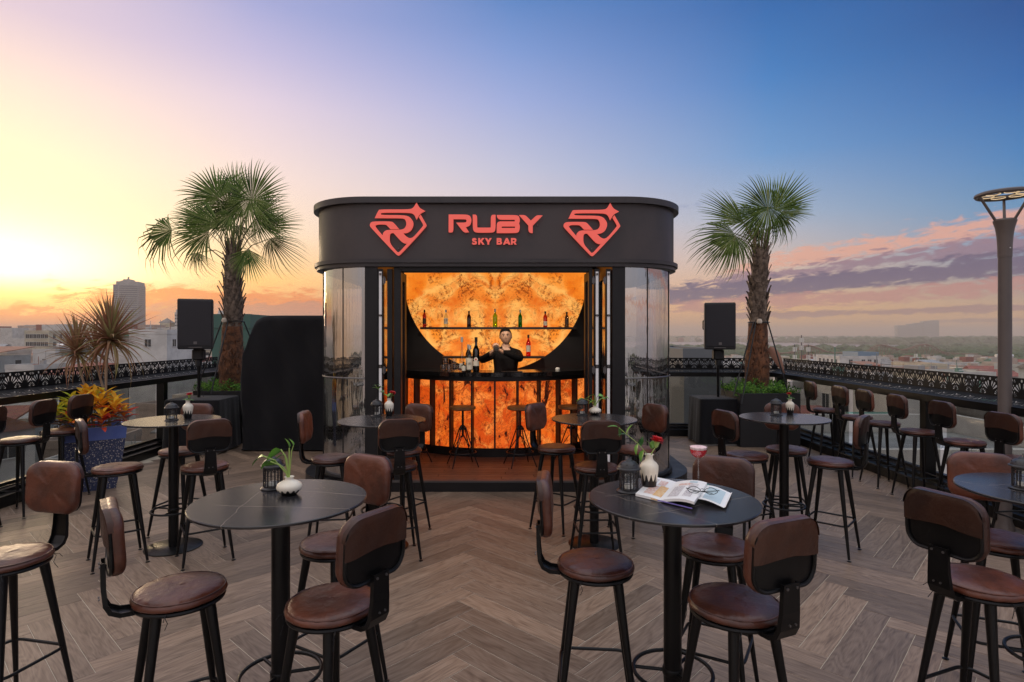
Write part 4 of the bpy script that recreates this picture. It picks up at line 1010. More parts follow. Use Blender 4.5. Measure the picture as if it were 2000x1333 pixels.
for (x, y), lb in (((533, 954), 'black lantern behind the squat white vase on the front left table'), ((1228, 960), 'black lantern beside the tall cream vase on the magazine table'), ((335, 821), 'black lantern on the far left table'),
                   ((736, 813), 'black lantern on the table before the left folding door'), ((1137, 811), 'black lantern on the table before the right folding door'), ((1516, 811), 'black lantern on the pale shining table at right'), ((1998, 955), 'black lantern cut off by the right edge of the photo')):
    l_ = on_table(x, y)
    if ln is None: ln = make_lantern(lb, l_, .2)
    else: dup(ln, l_, x * .37, lb)
# cocktail on its coaster
cx, cy, cz = on_table(1364, 949)
co = put('coaster', MB().lathe([(0, 0), (.047, 0), (.048, .001), (.048, .003), (.046, .004), (0, .004)], 36).mesh('coaster', mat('green_edged_coaster', (.10, .36, .22), .4)), None, (cx, cy, cz)); tag(co, 'small green rimmed coaster under the cocktail glass', 'coaster')
gt = thing('cocktail_glass', 'tall stemmed coupe of red cocktail with pale pink foam', 'cocktail', (cx, cy, cz + .0045))
M['coupe'] = glassy('coupe_glass', (.95, .96, .96, 1), .10, .01)
m_ = MB(); m_.lathe([(0, .001), (.036, .001), (.037, .002), (.012, .006), (.0055, .012), (.0042, .03), (.0038, .10), (.005, .118), (.012, .124), (.028, .134), (.037, .148), (.040, .163), (.0405, .178), (.039, .178), (.0385, .163)], 36, caps=False); put('glass', m_.mesh('glass', M['coupe']), gt)
m_ = MB(); m_.lathe([(0, .124), (.010, .1245), (.027, .1355), (.0355, .149), (.038, .162), (.0382, .165), (0, .165)], 32); put('drink', m_.mesh('drink', mat('red_cocktail', (.55, .004, .02), .1)), gt)
m_ = MB(); m_.lathe([(.0383, .1652), (.0386, .174), (.034, .1775), (0, .1785)], 32); fo = put('foam', m_.mesh('foam', mat('pink_foam', (.82, .58, .58), .7, bump=(150, .3))), gt)
m_ = MB()
for k in range(9): q = k * 2.4; m_.lathe([(0, 0), (.0012, .0006), (0, .0012)], 6, 0, (.010 * math.cos(q) * (k / 9 + .3), .008 * math.sin(q) * (k / 9 + .3), .1786))
put('garnish', m_.mesh('garnish', mat('dark_garnish', (.10, .04, .03), .8)), gt)
# magazine, opened, right-hand pages curling over
O0 = Vector((.536, 2.333 * K, TT + .001)); U = (Vector((.727, 2.144 * K, 0)) - Vector((.536, 2.333 * K, 0))); V = (Vector((.665, 2.61 * K, 0)) - Vector((.536, 2.333 * K, 0)))
mg = thing('magazine', 'open glossy magazine with white pages lying on the table', 'magazine', O0)
Wm = U.length; Hm = V.length; uu = U.normalized(); vv = Vector((-uu.y, uu.x, 0))
ms = V.dot(uu) / Hm
M['paper'] = mat('glossy_paper', (.86, .85, .83), .35, spec=.4)
def prof_l(u): return .011 - .006 * max(0, (u - .80) / .2) ** 2
def page_surf(zfn, name, m, u0, u1, v0=0, v1=1, dz=0, th=None, n=16):
    m_ = MB()
    def fn(a_, b_2):
        u = u0 + (u1 - u0) * a_; v = v0 + (v1 - v0) * b_2
        p = uu * (u * Wm) + vv * (v * Hm * .97) + uu * (ms * v * Hm * .9)
        p.z = zfn(u) + dz; return p
    m_.grid(fn, n, 2)
    if th is not None:
        m_.grid(lambda a_, b_2: Vector((fn(1 - a_, b_2).x, fn(1 - a_, b_2).y, max(.0002, fn(1 - a_, b_2).z - th))), n, 2)
        for b_2 in (0, 1):
            vs = []
            for i in range(n + 1): p = fn(i / n, b_2); vs += [p, Vector((p.x, p.y, max(.0002, p.z - th)))]
            m_.add(vs, [(2 * i, 2 * i + 1, 2 * i + 3, 2 * i + 2) for i in range(n)])
        for a_ in (0, 1):
            p, q = fn(a_, 0), fn(a_, 1); m_.add([p, q, Vector((q.x, q.y, max(.0002, q.z - th))), Vector((p.x, p.y, max(.0002, p.z - th)))], [(0, 1, 2, 3)])
    return put(name, m_.mesh(name, m), mg)
zl = lambda u: .012 - .004 * max(0, 1 - abs(u - .45) / .12)
zr = lambda u: zl(u) if u < .45 else .010 + .026 * math.sin(min(1.0, (u - .45) / .55) * PI * .62) * (1 if u < 1 else 1)
page_surf(zr, 'page_block', M['paper'], 0, 1.0, th=.011)
page_surf(lambda u: .006 + .020 * math.sin((u - .8) / .62 * PI) ** 1.0 * (1 - (u - .8) * .6) if u < 1.42 else .012, 'turned_page', M['paper'], .98, 1.42, .30, 1.02, th=.0012)
pc = [mat('print_orange', (.72, .36, .10), .4, var=(70, (.75, .55, .30), 1)), mat('print_pink', (.66, .34, .27), .4, var=(90, (.78, .70, .64), 1)), mat('print_blue', (.50, .62, .66), .4), mat('print_grey', (.50, .46, .46), .4, var=(160, (.80, .78, .77), 1, (.5, .58))), mat('print_violet', (.22, .18, .52), .4)]
for m__, u0, u1, v0, v1 in ((0, .27, .42, .10, .60), (1, .10, .265, .12, .55), (1, .20, .34, .62, .86), (3, .05, .16, .60, .9), (3, .52, .70, .12, .66), (1, .56, .80, .70, .82), (3, .76, .90, .15, .80), (2, .72, .86, .84, .95)):
    page_surf(zr, 'printed_block', pc[m__], u0, u1, v0, v1, .0006)
page_surf(lambda u: .0085, 'cover_edge', pc[4], .40, .97, -.012, -.004, 0, .004)
page_surf(lambda u: .0085, 'cover_edge', pc[0], .28, .395, -.012, -.004, 0, .004)
page_surf(lambda u: .006 + .020 * math.sin((u - .8) / .62 * PI) ** 1.0 * (1 - (u - .8) * .6), 'printed_block', pc[2], 1.05, 1.33, .36, .95, .0006)
# spectacles
gx, gy, gz = on_table(1372, 966, TT + .035)
sg_ = thing('spectacles', 'dark framed spectacles folded on top of the magazine', 'glasses', (gx, gy, TT + .034), math.atan2(-.35, 1))
for s_ in (-1, 1):
    lp_ = [(s_ * .034 + .026 * math.cos(q), -.0, .017 + .0115 * math.sin(q) * (1 - .25 * math.cos(2 * q))) for q in [2 * PI * k / 24 for k in range(24)]]
    m_ = MB(); m_.tube([(p[0], p[1], p[2]) for p in lp_], .0013, 5, closed=True); rm = put('rim', m_.mesh('rim', M['black']), sg_)
    m_ = MB(); m_.add([(p[0], p[1], p[2]) for p in lp_], [tuple(range(24))]); put('lens', m_.mesh('lens', M['glass']), rm)
    m_ = MB(); m_.tube([(s_ * .062, .0, .022), (s_ * .066, .004, .021), (s_ * .040, .018 + .004 * s_, .012), (s_ * -.040, .022 + .004 * s_, .004)], .0017, 6); put('temple', m_.mesh('temple', M['black']), sg_)
m_ = MB(); m_.tube([(-.008, 0, .022), (0, -.002, .025), (.008, 0, .022)], .0013, 5); put('bridge', m_.mesh('bridge', M['black']), sg_)

# ------------------------------------------------------------------ bottles and glasses
def bglass(name, col, rough=.05):
    m = glassy(name, col, .10, rough); return m
BG = {'amber': bglass('amber_glass', (.62, .16, .03, 1)), 'clear': bglass('clear_bottle_glass', (.86, .86, .82, 1)), 'brown': bglass('brown_glass', (.10, .025, .01, 1)), 'lime': bglass('lime_glass', (.50, .78, .03, 1)),
      'green': bglass('green_glass', (.03, .40, .10, 1)), 'red': bglass('red_liquor', (.75, .01, .015, 1)), 'dkgreen': bglass('dark_green_glass', (.02, .05, .01, 1)), 'smoke': bglass('smoked_glass', (.28, .26, .24, 1))}
M['label'] = mat('paper_label', (.62, .58, .50), .6); M['labeld'] = mat('dark_label', (.05, .03, .025), .5); M['cap'] = mat('black_cap', (.01, .01, .01), .4); M['capw'] = mat('silver_cap', (.6, .6, .6), .35, metal=.6)
def bottle(label, x, y, z, h, r_, glass, lab='label', cap='cap', shape=0, lz=(.18, .50), mark=None, group=None):
    t = thing('bottle', label, 'bottle', (x, y, z + .0006), 0, group)
    if shape == 0: prof = [(0, 0), (.9, 0), (1, .02), (1, .58), (.92, .64), (.55, .72), (.36, .78), (.34, .93), (.38, .935), (.38, .95), (0, .95)]
    elif shape == 1: prof = [(0, 0), (.92, 0), (1, .02), (.94, .30), (1, .60), (.9, .68), (.42, .80), (.34, .86), (.32, .94), (0, .95)]
    else: prof = [(0, 0), (.9, 0), (1, .02), (.8, .34), (.42, .62), (.28, .72), (.26, .93), (0, .94)]
    m_ = MB(); m_.lathe([(a_ * r_, b_2 * h) for a_, b_2 in prof], 16); put('body', m_.mesh('body', BG[glass]), t)
    m_ = MB(); m_.lathe([(.44 * r_, .85 * h), (.44 * r_, h), (0, h)], 12); put('cap', m_.mesh('cap', M[cap]), t)
    if lab:
        m_ = MB(); vs = []; n = 10
        rr_ = r_ * 1.012
        for k in range(n + 1):
            q = R(-90 - 62 + 124 * k / n); vs += [(rr_ * math.cos(q), rr_ * math.sin(q), lz[0] * h), (rr_ * math.cos(q), rr_ * math.sin(q), lz[1] * h)]
        m_.add(vs, [(2 * k, 2 * k + 2, 2 * k + 3, 2 * k + 1) for k in range(n)], 0, True); lo_ = put('label', m_.mesh('label', M[lab]), t)
        if mark:
            m_ = MB(); zc = (lz[0] + lz[1]) / 2 * h
            if mark == 'round': m_.lathe([(0, 0), (.62 * r_, 0)], 16, 0, (0, 0, 0), False, Matrix.Translation((0, -r_ * 1.03, zc + h * .12)) @ Matrix.Rotation(R(90), 4, 'X'))
            else:
                for i in range(3): m_.box(-.5 * r_, .5 * r_, -r_ * 1.035, -r_ * 1.02, zc - .006 + i * .010, zc - .003 + i * .010)
            put('print', m_.mesh('print', M['label'] if mark == 'round' else M['labeld']), lo_)
            if mark == 'round':
                m_ = MB(); m_.lathe([(0, 0), (.24 * r_, 0)], 12, 0, (0, 0, 0), False, Matrix.Translation((0, -r_ * 1.045, zc + h * .12)) @ Matrix.Rotation(R(90), 4, 'X')); put('print', m_.mesh('print', M['red']), lo_)
    return t
YS = 9.17; SX = lambda x, Y=YS: (x - 1000) / FX * Y
GS = 'bottles on the upper lit shelf'
bottle('amber bottle with dark label, leftmost on the upper shelf', SX(829), YS, 1.875, .27, .030, 'amber', 'labeld', 'cap', 1, group=GS)
bottle('clear bottle second from the left on the upper shelf', SX(871), YS, 1.875, .27, .034, 'clear', 'label', 'capw', 0, mark='l', group=GS)
bottle('dark brown bottle third from the left on the upper shelf', SX(916), YS, 1.875, .25, .033, 'brown', 'labeld', 'cap', 1, group=GS)
bottle('lime green bottle in the middle of the upper shelf', SX(967), YS, 1.875, .28, .037, 'lime', None, 'capw', 0, group=GS)
bottle('emerald green bottle right of centre on the upper shelf', SX(1016), YS, 1.875, .27, .032, 'green', None, 'capw', 0, group=GS)
bottle('amber bottle with pale label, second from the right on the upper shelf', SX(1065), YS, 1.875, .245, .034, 'amber', 'label', 'cap', 1, (.1, .36), group=GS)
bottle('smoky squat bottle, rightmost on the upper shelf', SX(1107), YS, 1.875, .235, .033, 'smoke', 'labeld', 'cap', 1, group=GS)
bottle('bright red bottle with white label on the short lower shelf', SX(1032), YS, 1.425, .33, .038, 'red', 'label', 'cap', 0, (.2, .5))
GC = 'bottles on the bar counter'; YC = 7.98; CX = lambda x: (x - 1000) / FX * YC
bottle('clear bottle with tall steel pourer standing behind the glasses', CX(901), YC + .1, 1.262, .46, .040, 'clear', 'label', 'capw', 2, (.06, .22), group=GC)
bottle('small dark bottle with white label in front of the others on the counter', CX(907), YC - .1, 1.262, .13, .028, 'brown', 'label', 'cap', 0, (.1, .6), group=GC)
bottle('dark green bottle with silver cap behind the cream label bottle', CX(914), YC + .08, 1.262, .36, .040, 'dkgreen', 'label', 'capw', 1, (.3, .5), group=GC)
bottle('pale bottle with large cream label and silver neck on the counter', CX(918), YC - .06, 1.262, .35, .045, 'clear', 'label', 'capw', 0, (.08, .50), 'l', group=GC)
bottle('tall near-black bottle with round emblem, rightmost of the counter bottles', CX(930), YC - .02, 1.262, .46, .046, 'dkgreen', 'label', 'cap', 0, (.16, .30), 'round', group=GC)
def tumbler(label, x, y, z, fill=None):
    t = thing('tumbler', label, 'glass', (x, y, z + .0006), 0, 'tumblers stacked on the counter')
    m_ = MB(); m_.lathe([(0, 0), (.032, 0), (.036, .01), (.040, .085), (.037, .085), (.033, .014), (0, .012)], 14); put('glass', m_.mesh('glass', M['coupe']), t)
    if fill: m_ = MB(); m_.box(-.015, .012, -.018, .010, .018, .045, 0, Matrix.Rotation(.5, 4, 'Z')); put('ice', m_.mesh('ice', BG[fill]), t)
gl_ = [(866, 0, 0, 'amber'), (877, 0, 0, None), (888, 0, 0, 'amber'), (898, -.06, 0, 'amber'), (870, .09, 0, None), (883, .09, 0, 'amber'), (870, .03, 1, 'amber'), (886, .05, 1, 'clear')]
nm = ['leftmost front tumbler on the counter', 'second tumbler of the front row on the counter', 'third tumbler of the front row on the counter', 'tumbler nearest the bottles on the counter', 'left tumbler of the back row on the counter', 'right tumbler of the back row on the counter', 'tumbler stacked on top at the left', 'tumbler stacked on top at the right']
for (x, dy, lv, fl), l_ in zip(gl_, nm): tumbler(l_, CX(x), YC + dy, 1.262 + lv * .0865, fl)
# white object on the counter's right end and a counter mat
m_ = MB(); m_.bbox(-.14, .14, -.05, .05, 0, .006, .002); o = put('bar_mat', m_.mesh('bar_mat', mat('rubber_mat', (.02, .014, .012), .6)), None, (.0, 7.80, 1.2635)); tag(o, 'dark rubber bar mat on the counter in front of the barman', 'bar mat')
m_ = MB(); m_.lathe([(0, 0), (.03, 0), (.032, .02), (.022, .035), (0, .038)], 16); o = put('small_bowl', m_.mesh('small_bowl', M['white']), None, (SX(1089, 8.2), 8.2, 1.2635)); tag(o, 'tiny white cup upside down at the right end of the counter', 'cup')

# ------------------------------------------------------------------ barman
M['skin'] = mat('skin', (.46, .265, .175), .55, var=(14, (.36, .19, .125), .7)); M['shirt'] = mat('black_shirt', (.0035, .003, .004), .8, spec=.15, bump=(22, .9)); M['hair'] = mat('black_hair', (.004, .0035, .0035), .6, spec=.2, bump=(120, .6))
bm_ = thing('person', 'barman in black shirt shaking a drink with both raised hands behind the counter', 'person', (-.09, 8.5, .131))
J = {'pel': (-.09, 8.52, 1.04, .17, .12), 'spi': (-.09, 8.52, 1.22, .175, .11), 'che': (-.09, 8.52, 1.39, .200, .125), 'clv': (-.09, 8.515, 1.49, .17, .095), 'nek': (-.09, 8.505, 1.575, .064, .062), 'hd0': (-.09, 8.495, 1.66, .055, .06),
     'sr': (-.265, 8.50, 1.475, .080, .074), 'er': (-.435, 8.30, 1.395, .060, .058), 'wr': (-.285, 8.13, 1.505, .030, .027), 'sl': (.085, 8.50, 1.475, .080, .074), 'el': (.115, 8.27, 1.415, .062, .058), 'wl': (-.145, 8.12, 1.525, .030, .027),
     'hr': (-.18, 8.52, .95, .10, .10), 'kr': (-.19, 8.50, .56, .065, .065), 'ar': (-.20, 8.53, .21, .045, .045), 'tr': (-.205, 8.40, .165, .035, .03), 'hl': (0, 8.52, .95, .10, .10), 'kl': (.01, 8.50, .56, .065, .065), 'al': (.02, 8.53, .21, .045, .045), 'tl': (.025, 8.40, .165, .035, .03),
     'pr': (-.252, 8.105, 1.545, .030, .024), 'plm': (-.188, 8.10, 1.555, .030, .024)}
E = [('pel', 'spi'), ('spi', 'che'), ('che', 'clv'), ('clv', 'nek'), ('nek', 'hd0'), ('clv', 'sr'), ('sr', 'er'), ('er', 'wr'), ('wr', 'pr'), ('clv', 'sl'), ('sl', 'el'), ('el', 'wl'), ('wl', 'plm'), ('pel', 'hr'), ('hr', 'kr'), ('kr', 'ar'), ('ar', 'tr'), ('pel', 'hl'), ('hl', 'kl'), ('kl', 'al'), ('al', 'tl')]
ks = list(J); me = bpy.data.meshes.new('sk'); me.from_pydata([J[k][:3] for k in ks], [(ks.index(a_), ks.index(b_2)) for a_, b_2 in E], [])
so_ = bpy.data.objects.new('sk', me); C.objects.link(so_); md = so_.modifiers.new('s', 'SKIN'); md.use_smooth_shade = True
for i, k in enumerate(ks): me.skin_vertices[0].data[i].radius = J[k][3:5]; me.skin_vertices[0].data[i].use_root = (k == 'pel')
s2 = so_.modifiers.new('u', 'SUBSURF'); s2.levels = 2; s2.render_levels = 2
dg = bpy.context.evaluated_depsgraph_get(); body = bpy.data.meshes.new_from_object(so_.evaluated_get(dg)); bpy.data.objects.remove(so_)
bmx = bmesh.new(); bmx.from_mesh(body)
def addmb(mb, mi):
    n0 = [bmx.verts.new(v) for v in mb.v]
    for f_ in mb.f:
        try: fc = bmx.faces.new([n0[i] for i in f_]); fc.material_index = mi; fc.smooth = True
        except ValueError: pass
for f_ in bmx.faces:
    c = f_.calc_center_median(); f_.smooth = True
    skin = c.z > 1.59 or (c.z > 1.54 and abs(c.x + .09) < .05 and 8.35 < c.y < 8.50)
    if c.y < 8.15 and -.31 < c.x < -.12 and c.z > 1.46: skin = True
    f_.material_index = 0 if skin else 1
# head: shaped ellipsoid
hd = MB(); HC = Vector((-.09, 8.488, 1.732)); nu, nv = 36, 28
def headf(u, v):
    q = 2 * PI * u; e = PI * (v - .5); cx_ = math.cos(e)
    x = .084 * cx_ * math.sin(q); y = -.095 * cx_ * math.cos(q); z = .122 * math.sin(e)
    if z < 0: k = -z / .122; x *= 1 - .26 * k ** 1.8; y = y * (1 - .16 * k) - (.012 * k if y < 0 else -.0)
    fr = max(0, math.cos(q)) if y < 0 else 0
    nose = math.exp(-((x) / .011) ** 2 - ((z + .020) / .020) ** 2) * fr; y -= .020 * nose
    for s_ in (-1, 1): y += .008 * math.exp(-((x - s_ * .030) / .014) ** 2 - ((z - .008) / .011) ** 2) * fr
    y -= .006 * math.exp(-(x / .022) ** 2 - ((z + .062) / .010) ** 2) * fr
    y -= .005 * math.exp(-(x / .05) ** 2 - ((z - .030) / .012) ** 2) * fr
    y -= .008 * math.exp(-(x / .022) ** 2 - ((z + .098) / .016) ** 2) * fr
    return HC + Matrix.Rotation(R(-6), 3, 'Y') @ Vector((x, y, z))
hd.grid(headf, nu, nv); addmb(hd, 0)
for s_ in (-1, 1):          # ears
    e_ = MB(); e_.lathe([(0, -.007), (.014, -.006), (.020, 0), (.014, .006), (0, .004)], 12, 0, (0, 0, 0), False, Matrix.Translation(HC + Vector((s_ * .086, .012, -.008))) @ Matrix.Rotation(R(90), 4, 'Y') @ Matrix.Rotation(.3, 4, 'Z'), 1.35, .8); addmb(e_, 0)
# five fingers of each hand closing round the shaker
SA, SB = Vector((-.225, 8.16, 1.60)), Vector((-.212, 8.03, 1.565)); ax = (SB - SA).normalized(); n1_ = ax.cross(Vector((0, 0, 1))).normalized(); n2_ = n1_.cross(ax)
for hand, (a0, dirn, base) in enumerate(((200, -1, 'pr'), (-20, 1, 'plm'))):
    for k in range(5):
        t_ = .15 + .17 * k if k < 4 else .12; c = SA.lerp(SB, t_); L_ = (1.0, 1.1, 1.0, .8, .75)[k]; pts = [Vector(J[base][:3])]
        for j in range(5):
            q = R(a0 + dirn * (20 + 26 * j * L_) * (1 if k < 4 else -1)); rr_ = .043; pts.append(c + (n1_ * math.cos(q) + n2_ * math.sin(q)) * rr_)
        fg = MB(); fg.tube(pts, [.013, .0095, .009, .0085, .008, .0065], 7); addmb(fg, 0)
mi_ = [f_.material_index for f_ in bmx.faces]; bmx.to_mesh(body); bmx.free(); body.materials.clear(); body.materials.append(M['skin']); body.materials.append(M['shirt']); body.polygons.foreach_set('material_index', mi_); body.update()
OFF = (.09, -8.5, -.131); put('body', body, bm_, OFF)
hr_ = MB()
def hairf(u, v):
    q = 2 * PI * u; lo_ = .10 if abs(math.sin(q)) < .8 or math.cos(q) < 0 else .0
    fr = math.cos(q); e0 = .62 if fr > .35 else (.12 if abs(fr) <= .35 else -.35)
    e0 = .62 * max(0, fr) ** .5 + (-.40) * max(0, -fr) ** .7 - .10 * (1 - abs(fr)); e = e0 + (PI / 2 - e0) * v
    k = 1.045 + .03 * math.sin(q * 9 + v * 9) * math.sin(v * 14 + q * 3); top = 1.07 + .05 * max(0, fr) * (.5 + .5 * math.sin(q * 11))
    p = Vector((.086 * math.cos(e) * math.sin(q) * k, -.097 * math.cos(e) * math.cos(q) * k, .122 * math.sin(e) * top))
    return HC + Matrix.Rotation(R(-6), 3, 'Y') @ (p + Vector((0, .002, .004)))
hr_.grid(hairf, 36, 10); put('hair', hr_.mesh('hair', M['hair'], ang=180), bm_, OFF)
m_ = MB(); 
for s_ in (-1, 1):
    m_.tube([HC + Vector((s_ * .016, -.0935, .029)), HC + Vector((s_ * .030, -.092, .034)), HC + Vector((s_ * .044, -.082, .029))], .0042, 5)
put('eyebrows', m_.mesh('eyebrows', M['hair']), bm_, OFF)
for s_ in (-1, 1):
    m_ = MB(); m_.lathe([(0, -.009), (.006, -.007), (.0095, 0), (.006, .007), (0, .009)], 10, 0, HC + Vector((s_ * .030, -.078, .009)), False, None, 1.15, 1); e_o = put('eye', m_.mesh('eye', mat('eye_white', (.55, .5, .46), .3)), bm_, OFF)
    m_ = MB(); m_.lathe([(0, 0), (.0070, .0005), (0, .001)], 8, 0, (0, 0, 0), False, Matrix.Translation(HC + Vector((s_ * .030, -.0885, .009))) @ Matrix.Rotation(R(90), 4, 'X')); put('iris', m_.mesh('iris', M['hair']), e_o)
m_ = MB(); m_.tube([HC + Vector((-.022, -.094, -.060)), HC + Vector((-.008, -.101, -.061)), HC + Vector((.008, -.101, -.061)), HC + Vector((.022, -.094, -.059))], [.001, .0036, .0036, .001], 6); put('mouth', m_.mesh('mouth', mat('lips', (.22, .06, .05), .5)), bm_, OFF)
m_ = MB()          # open collar
for s_ in (-1, 1):
    m_.add([Vector((-.09 + s_ * .058, 8.50, 1.60)), Vector((-.09 + s_ * .062, 8.46, 1.575)), Vector((-.09 + s_ * .012, 8.415, 1.50)), Vector((-.09 + s_ * .060, 8.425, 1.505)), Vector((-.09 + s_ * .085, 8.48, 1.545))], [(0, 1, 2, 3, 4)])
put('collar', m_.mesh('collar', M['shirt']), bm_, OFF)
t = thing('cocktail_shaker', 'steel cocktail shaker held in the barman\'s hands', 'shaker', SA)
Ms = Matrix.Translation((0, 0, 0)) @ ax.to_track_quat('Z', 'Y').to_matrix().to_4x4(); Ls = (SB - SA).length
m_ = MB(); m_.lathe([(0, -.02), (.030, -.02), (.036, .02), (.034, Ls), (.030, Ls + .012), (0, Ls + .014)], 20, 0, (0, 0, 0), True, Ms); put('tin', m_.mesh('tin', M['steeldk']), t)
m_ = MB(); m_.lathe([(.030, -.055), (.030, -.021), (0, -.021)], 16, 0, (0, 0, 0), True, Ms); put('lid', m_.mesh('lid', M['steeldk']), t)

# ------------------------------------------------------------------ loudspeakers, draped crates, cover
def speaker(label, x, y, z, rz):
    t = thing('loudspeaker', label, 'loudspeaker', (x, y, z), rz, 'loudspeakers on poles'); w_, h, d = .235, .75, .40
    m_ = MB(); pl = [(-w_, -d / 2), (w_, -d / 2), (w_, -d / 2 + .12), (w_ * .72, d / 2), (-w_ * .72, d / 2), (-w_, -d / 2 + .12)]
    def sec(z_, s_): return [(p[0] * s_, p[1] * s_, z_) for p in pl]
    vs = sec(0, .95) + sec(.02, 1) + sec(h - .02, 1) + sec(h, .95); n = 6
    m_.add(vs, [tuple(range(n - 1, -1, -1)), tuple(range(3 * n, 4 * n))] + [(r_ * n + k, r_ * n + (k + 1) % n, (r_ + 1) * n + (k + 1) % n, (r_ + 1) * n + k) for r_ in range(3) for k in range(n)])
    put('cabinet', m_.mesh('cabinet', M['spk']), t)
    m_ = MB(); m_.bbox(-w_ + .018, w_ - .018, -d / 2 - .010, -d / 2 + .001, .05, h - .025, .004); put('grille', m_.mesh('grille', M['grille']), t)
    m_ = MB(); m_.box(-.022, .022, -d / 2 - .013, -d / 2 - .0105, .075, .115); put('badge', m_.mesh('badge', M['steeldk']), t)
    m_ = MB(); m_.box(-.09, .09, -d / 2 - .004, -d / 2 + .001, .024, .034); put('name_plate', m_.mesh('name_plate', M['steeldk']), t)
    m_ = MB(); m_.tube([(-w_ + .0, -.02, .32), (-w_ - .008, -.02, .34), (-w_ - .008, -.02, .45), (-w_, -.02, .47)], .010, 7); put('handle', m_.mesh('handle', M['spk']), t)
    return t
M['spk'] = mat('speaker_cabinet', (.010, .010, .012), .55, bump=(300, .2)); M['grille'] = mat('speaker_grille', (.016, .014, .019), .6, bump=(500, .5))
def pole(label, x, y, z0, z1):
    t = thing('speaker_pole', label, 'speaker pole', (x, y, z0), 0, 'speaker poles')
    m_ = MB(); m_.tube([(0, 0, .0), (0, 0, z1 - z0 - .2)], .022, 12); put('lower_tube', m_.mesh('lower_tube', M['black']), t)
    m_ = MB(); m_.bbox(-.085, .085, -.06, .06, z1 - z0 - .17, z1 - z0 - .001, .02); m_.tube([(0, 0, z1 - z0 - .26), (0, 0, z1 - z0 - .17)], .045, 12); put('top_cup', m_.mesh('top_cup', M['spk']), t)
    m_ = MB(); m_.tube([(.03, -.03, z1 - z0 - .17), (.07, -.05, (z1 - z0) * .5), (.05, -.04, .2), (.10, -.06, .01)], .004, 5); put('cable', m_.mesh('cable', M['cloth']), t)
def drape(label, x0, x1, y0, y1, h, seed):
    rg = random.Random(seed); N = 96; xc, yc = (x0 + x1) / 2, (y0 + y1) / 2; hw, hd_ = (x1 - x0) / 2, (y1 - y0) / 2
    t = thing('draped_crate', label, 'covered crate', (xc, yc, 0), 0, 'black draped crates under the loudspeakers')
    ph = [rg.uniform(0, 6) for _ in range(4)]
    out = rr2(2 * hw, 2 * hd_, .05, 5); pts = []
    P_ = [Vector(p) for p in out]; 
    for k in range(N):
        f_ = k / N * len(P_); i = int(f_); pts.append(P_[i].lerp(P_[(i + 1) % len(P_)], f_ - i))
    # resample evenly
    per = [0]; 
    for k in range(len(P_)): per.append(per[-1] + (P_[(k + 1) % len(P_)] - P_[k]).length)
    pts = []
    for k in range(N):
        s_ = per[-1] * k / N; i = max(j for j in range(len(P_)) if per[j] <= s_); f_ = (s_ - per[i]) / (per[i + 1] - per[i]); pts.append(P_[i].lerp(P_[(i + 1) % len(P_)], f_))
    vs = []
    zz = [h, h - .004, h - .03, h * .6, h * .25, .03]
    for r_, z in enumerate(zz):
        for k, p in enumerate(pts):
            f_ = (1 - z / h); wv = (math.sin(k * .55 + ph[0]) + .6 * math.sin(k * 1.3 + ph[1])) * .014 * f_ ** .8 + .03 * f_
            n_ = p.normalized(); s_ = (.96 if r_ == 0 else (.99 if r_ == 1 else 1)); q = p * s_ + n_ * wv; vs.append((q.x, q.y, z + (.004 * math.sin(k * .7) if r_ == 5 else 0)))
    fs = [(r_ * N + (k + 1) % N, r_ * N + k, (r_ + 1) * N + k, (r_ + 1) * N + (k + 1) % N) for r_ in range(5) for k in range(N)] + [tuple(range(N))]
    m_ = MB().add(vs, fs, 0, True); put('drape', m_.mesh('drape', M['cloth'], ang=50), t)
    m_ = MB(); m_.box(-hw + .03, hw - .03, -hd_ + .03, hd_ - .03, .0, .04); put('crate_base', m_.mesh('crate_base', M['white']), t)
speaker('loudspeaker on the left in front of the palm trunk', -4.79, 8.95, 1.54, R(22)); pole('pole carrying the left loudspeaker', -4.77, 8.97, .805, 1.539); drape('black cloth draped crate under the left loudspeaker', -5.10, -4.30, 8.6, 9.30, .80, 3)
speaker('loudspeaker on the right beside the palm trunk', 3.36, 9.58, 1.52, R(-12)); pole('pole carrying the right loudspeaker', 3.36, 9.60, .745, 1.519); drape('black cloth draped crate under the right loudspeaker', 2.98, 3.86, 9.3, 9.95, .74, 8)
# large covered object left of the kiosk
t = thing('covered_furniture', 'tall rounded shape under a black cover left of the kiosk', 'covered furniture', (-3.39, 9.2, 0))
def ctop(x):          # top outline of the cover over its width
    pts_ = ((-.69, 1.40), (-.60, 1.68), (-.52, 1.90), (-.47, 1.97), (-.38, 2.025), (-.25, 2.045))
    for (a_, b_2), (c_, d_) in zip(pts_, pts_[1:]):
        if x < c_: return b_2 + (d_ - b_2) * max(0, (x - a_) / (c_ - a_))
    return 2.045 if x < .66 else 2.045 - .05 * ((x - .66) / .06) ** 2
def cfn(front):
    def fn(u, v):
        x = -.69 + 1.41 * (u ** 1.6 * .6 + u * .4); z = .02 + (ctop(x) - .02) * v; edge = min(1, min(u, 1 - u) / .04, (1 - v) / .03 + .0)
        y = -.345 + .045 * (1 - max(0, edge)) ** 2 + .010 * math.sin(x * 15 + z * 2.2) * (1.2 - .5 * v) + .012 * math.sin(x * 6.5 - z * 4.5 + 1) + .006 * math.sin(z * 17 + x * 21)
        if not front: y = -y
        return Vector((x + .012 * math.sin(z * 5) * (1 if u > .97 or u < .03 else 0), y, z))
    return fn
m_ = MB(); m_.grid(cfn(True), 60, 48); m_.grid(lambda u, v: cfn(False)(1 - u, v), 60, 48)
bd = [(0, v / 48) for v in range(49)] + [(u / 60, 1) for u in range(1, 61)] + [(1, 1 - v / 48) for v in range(1, 49)]
vs = []
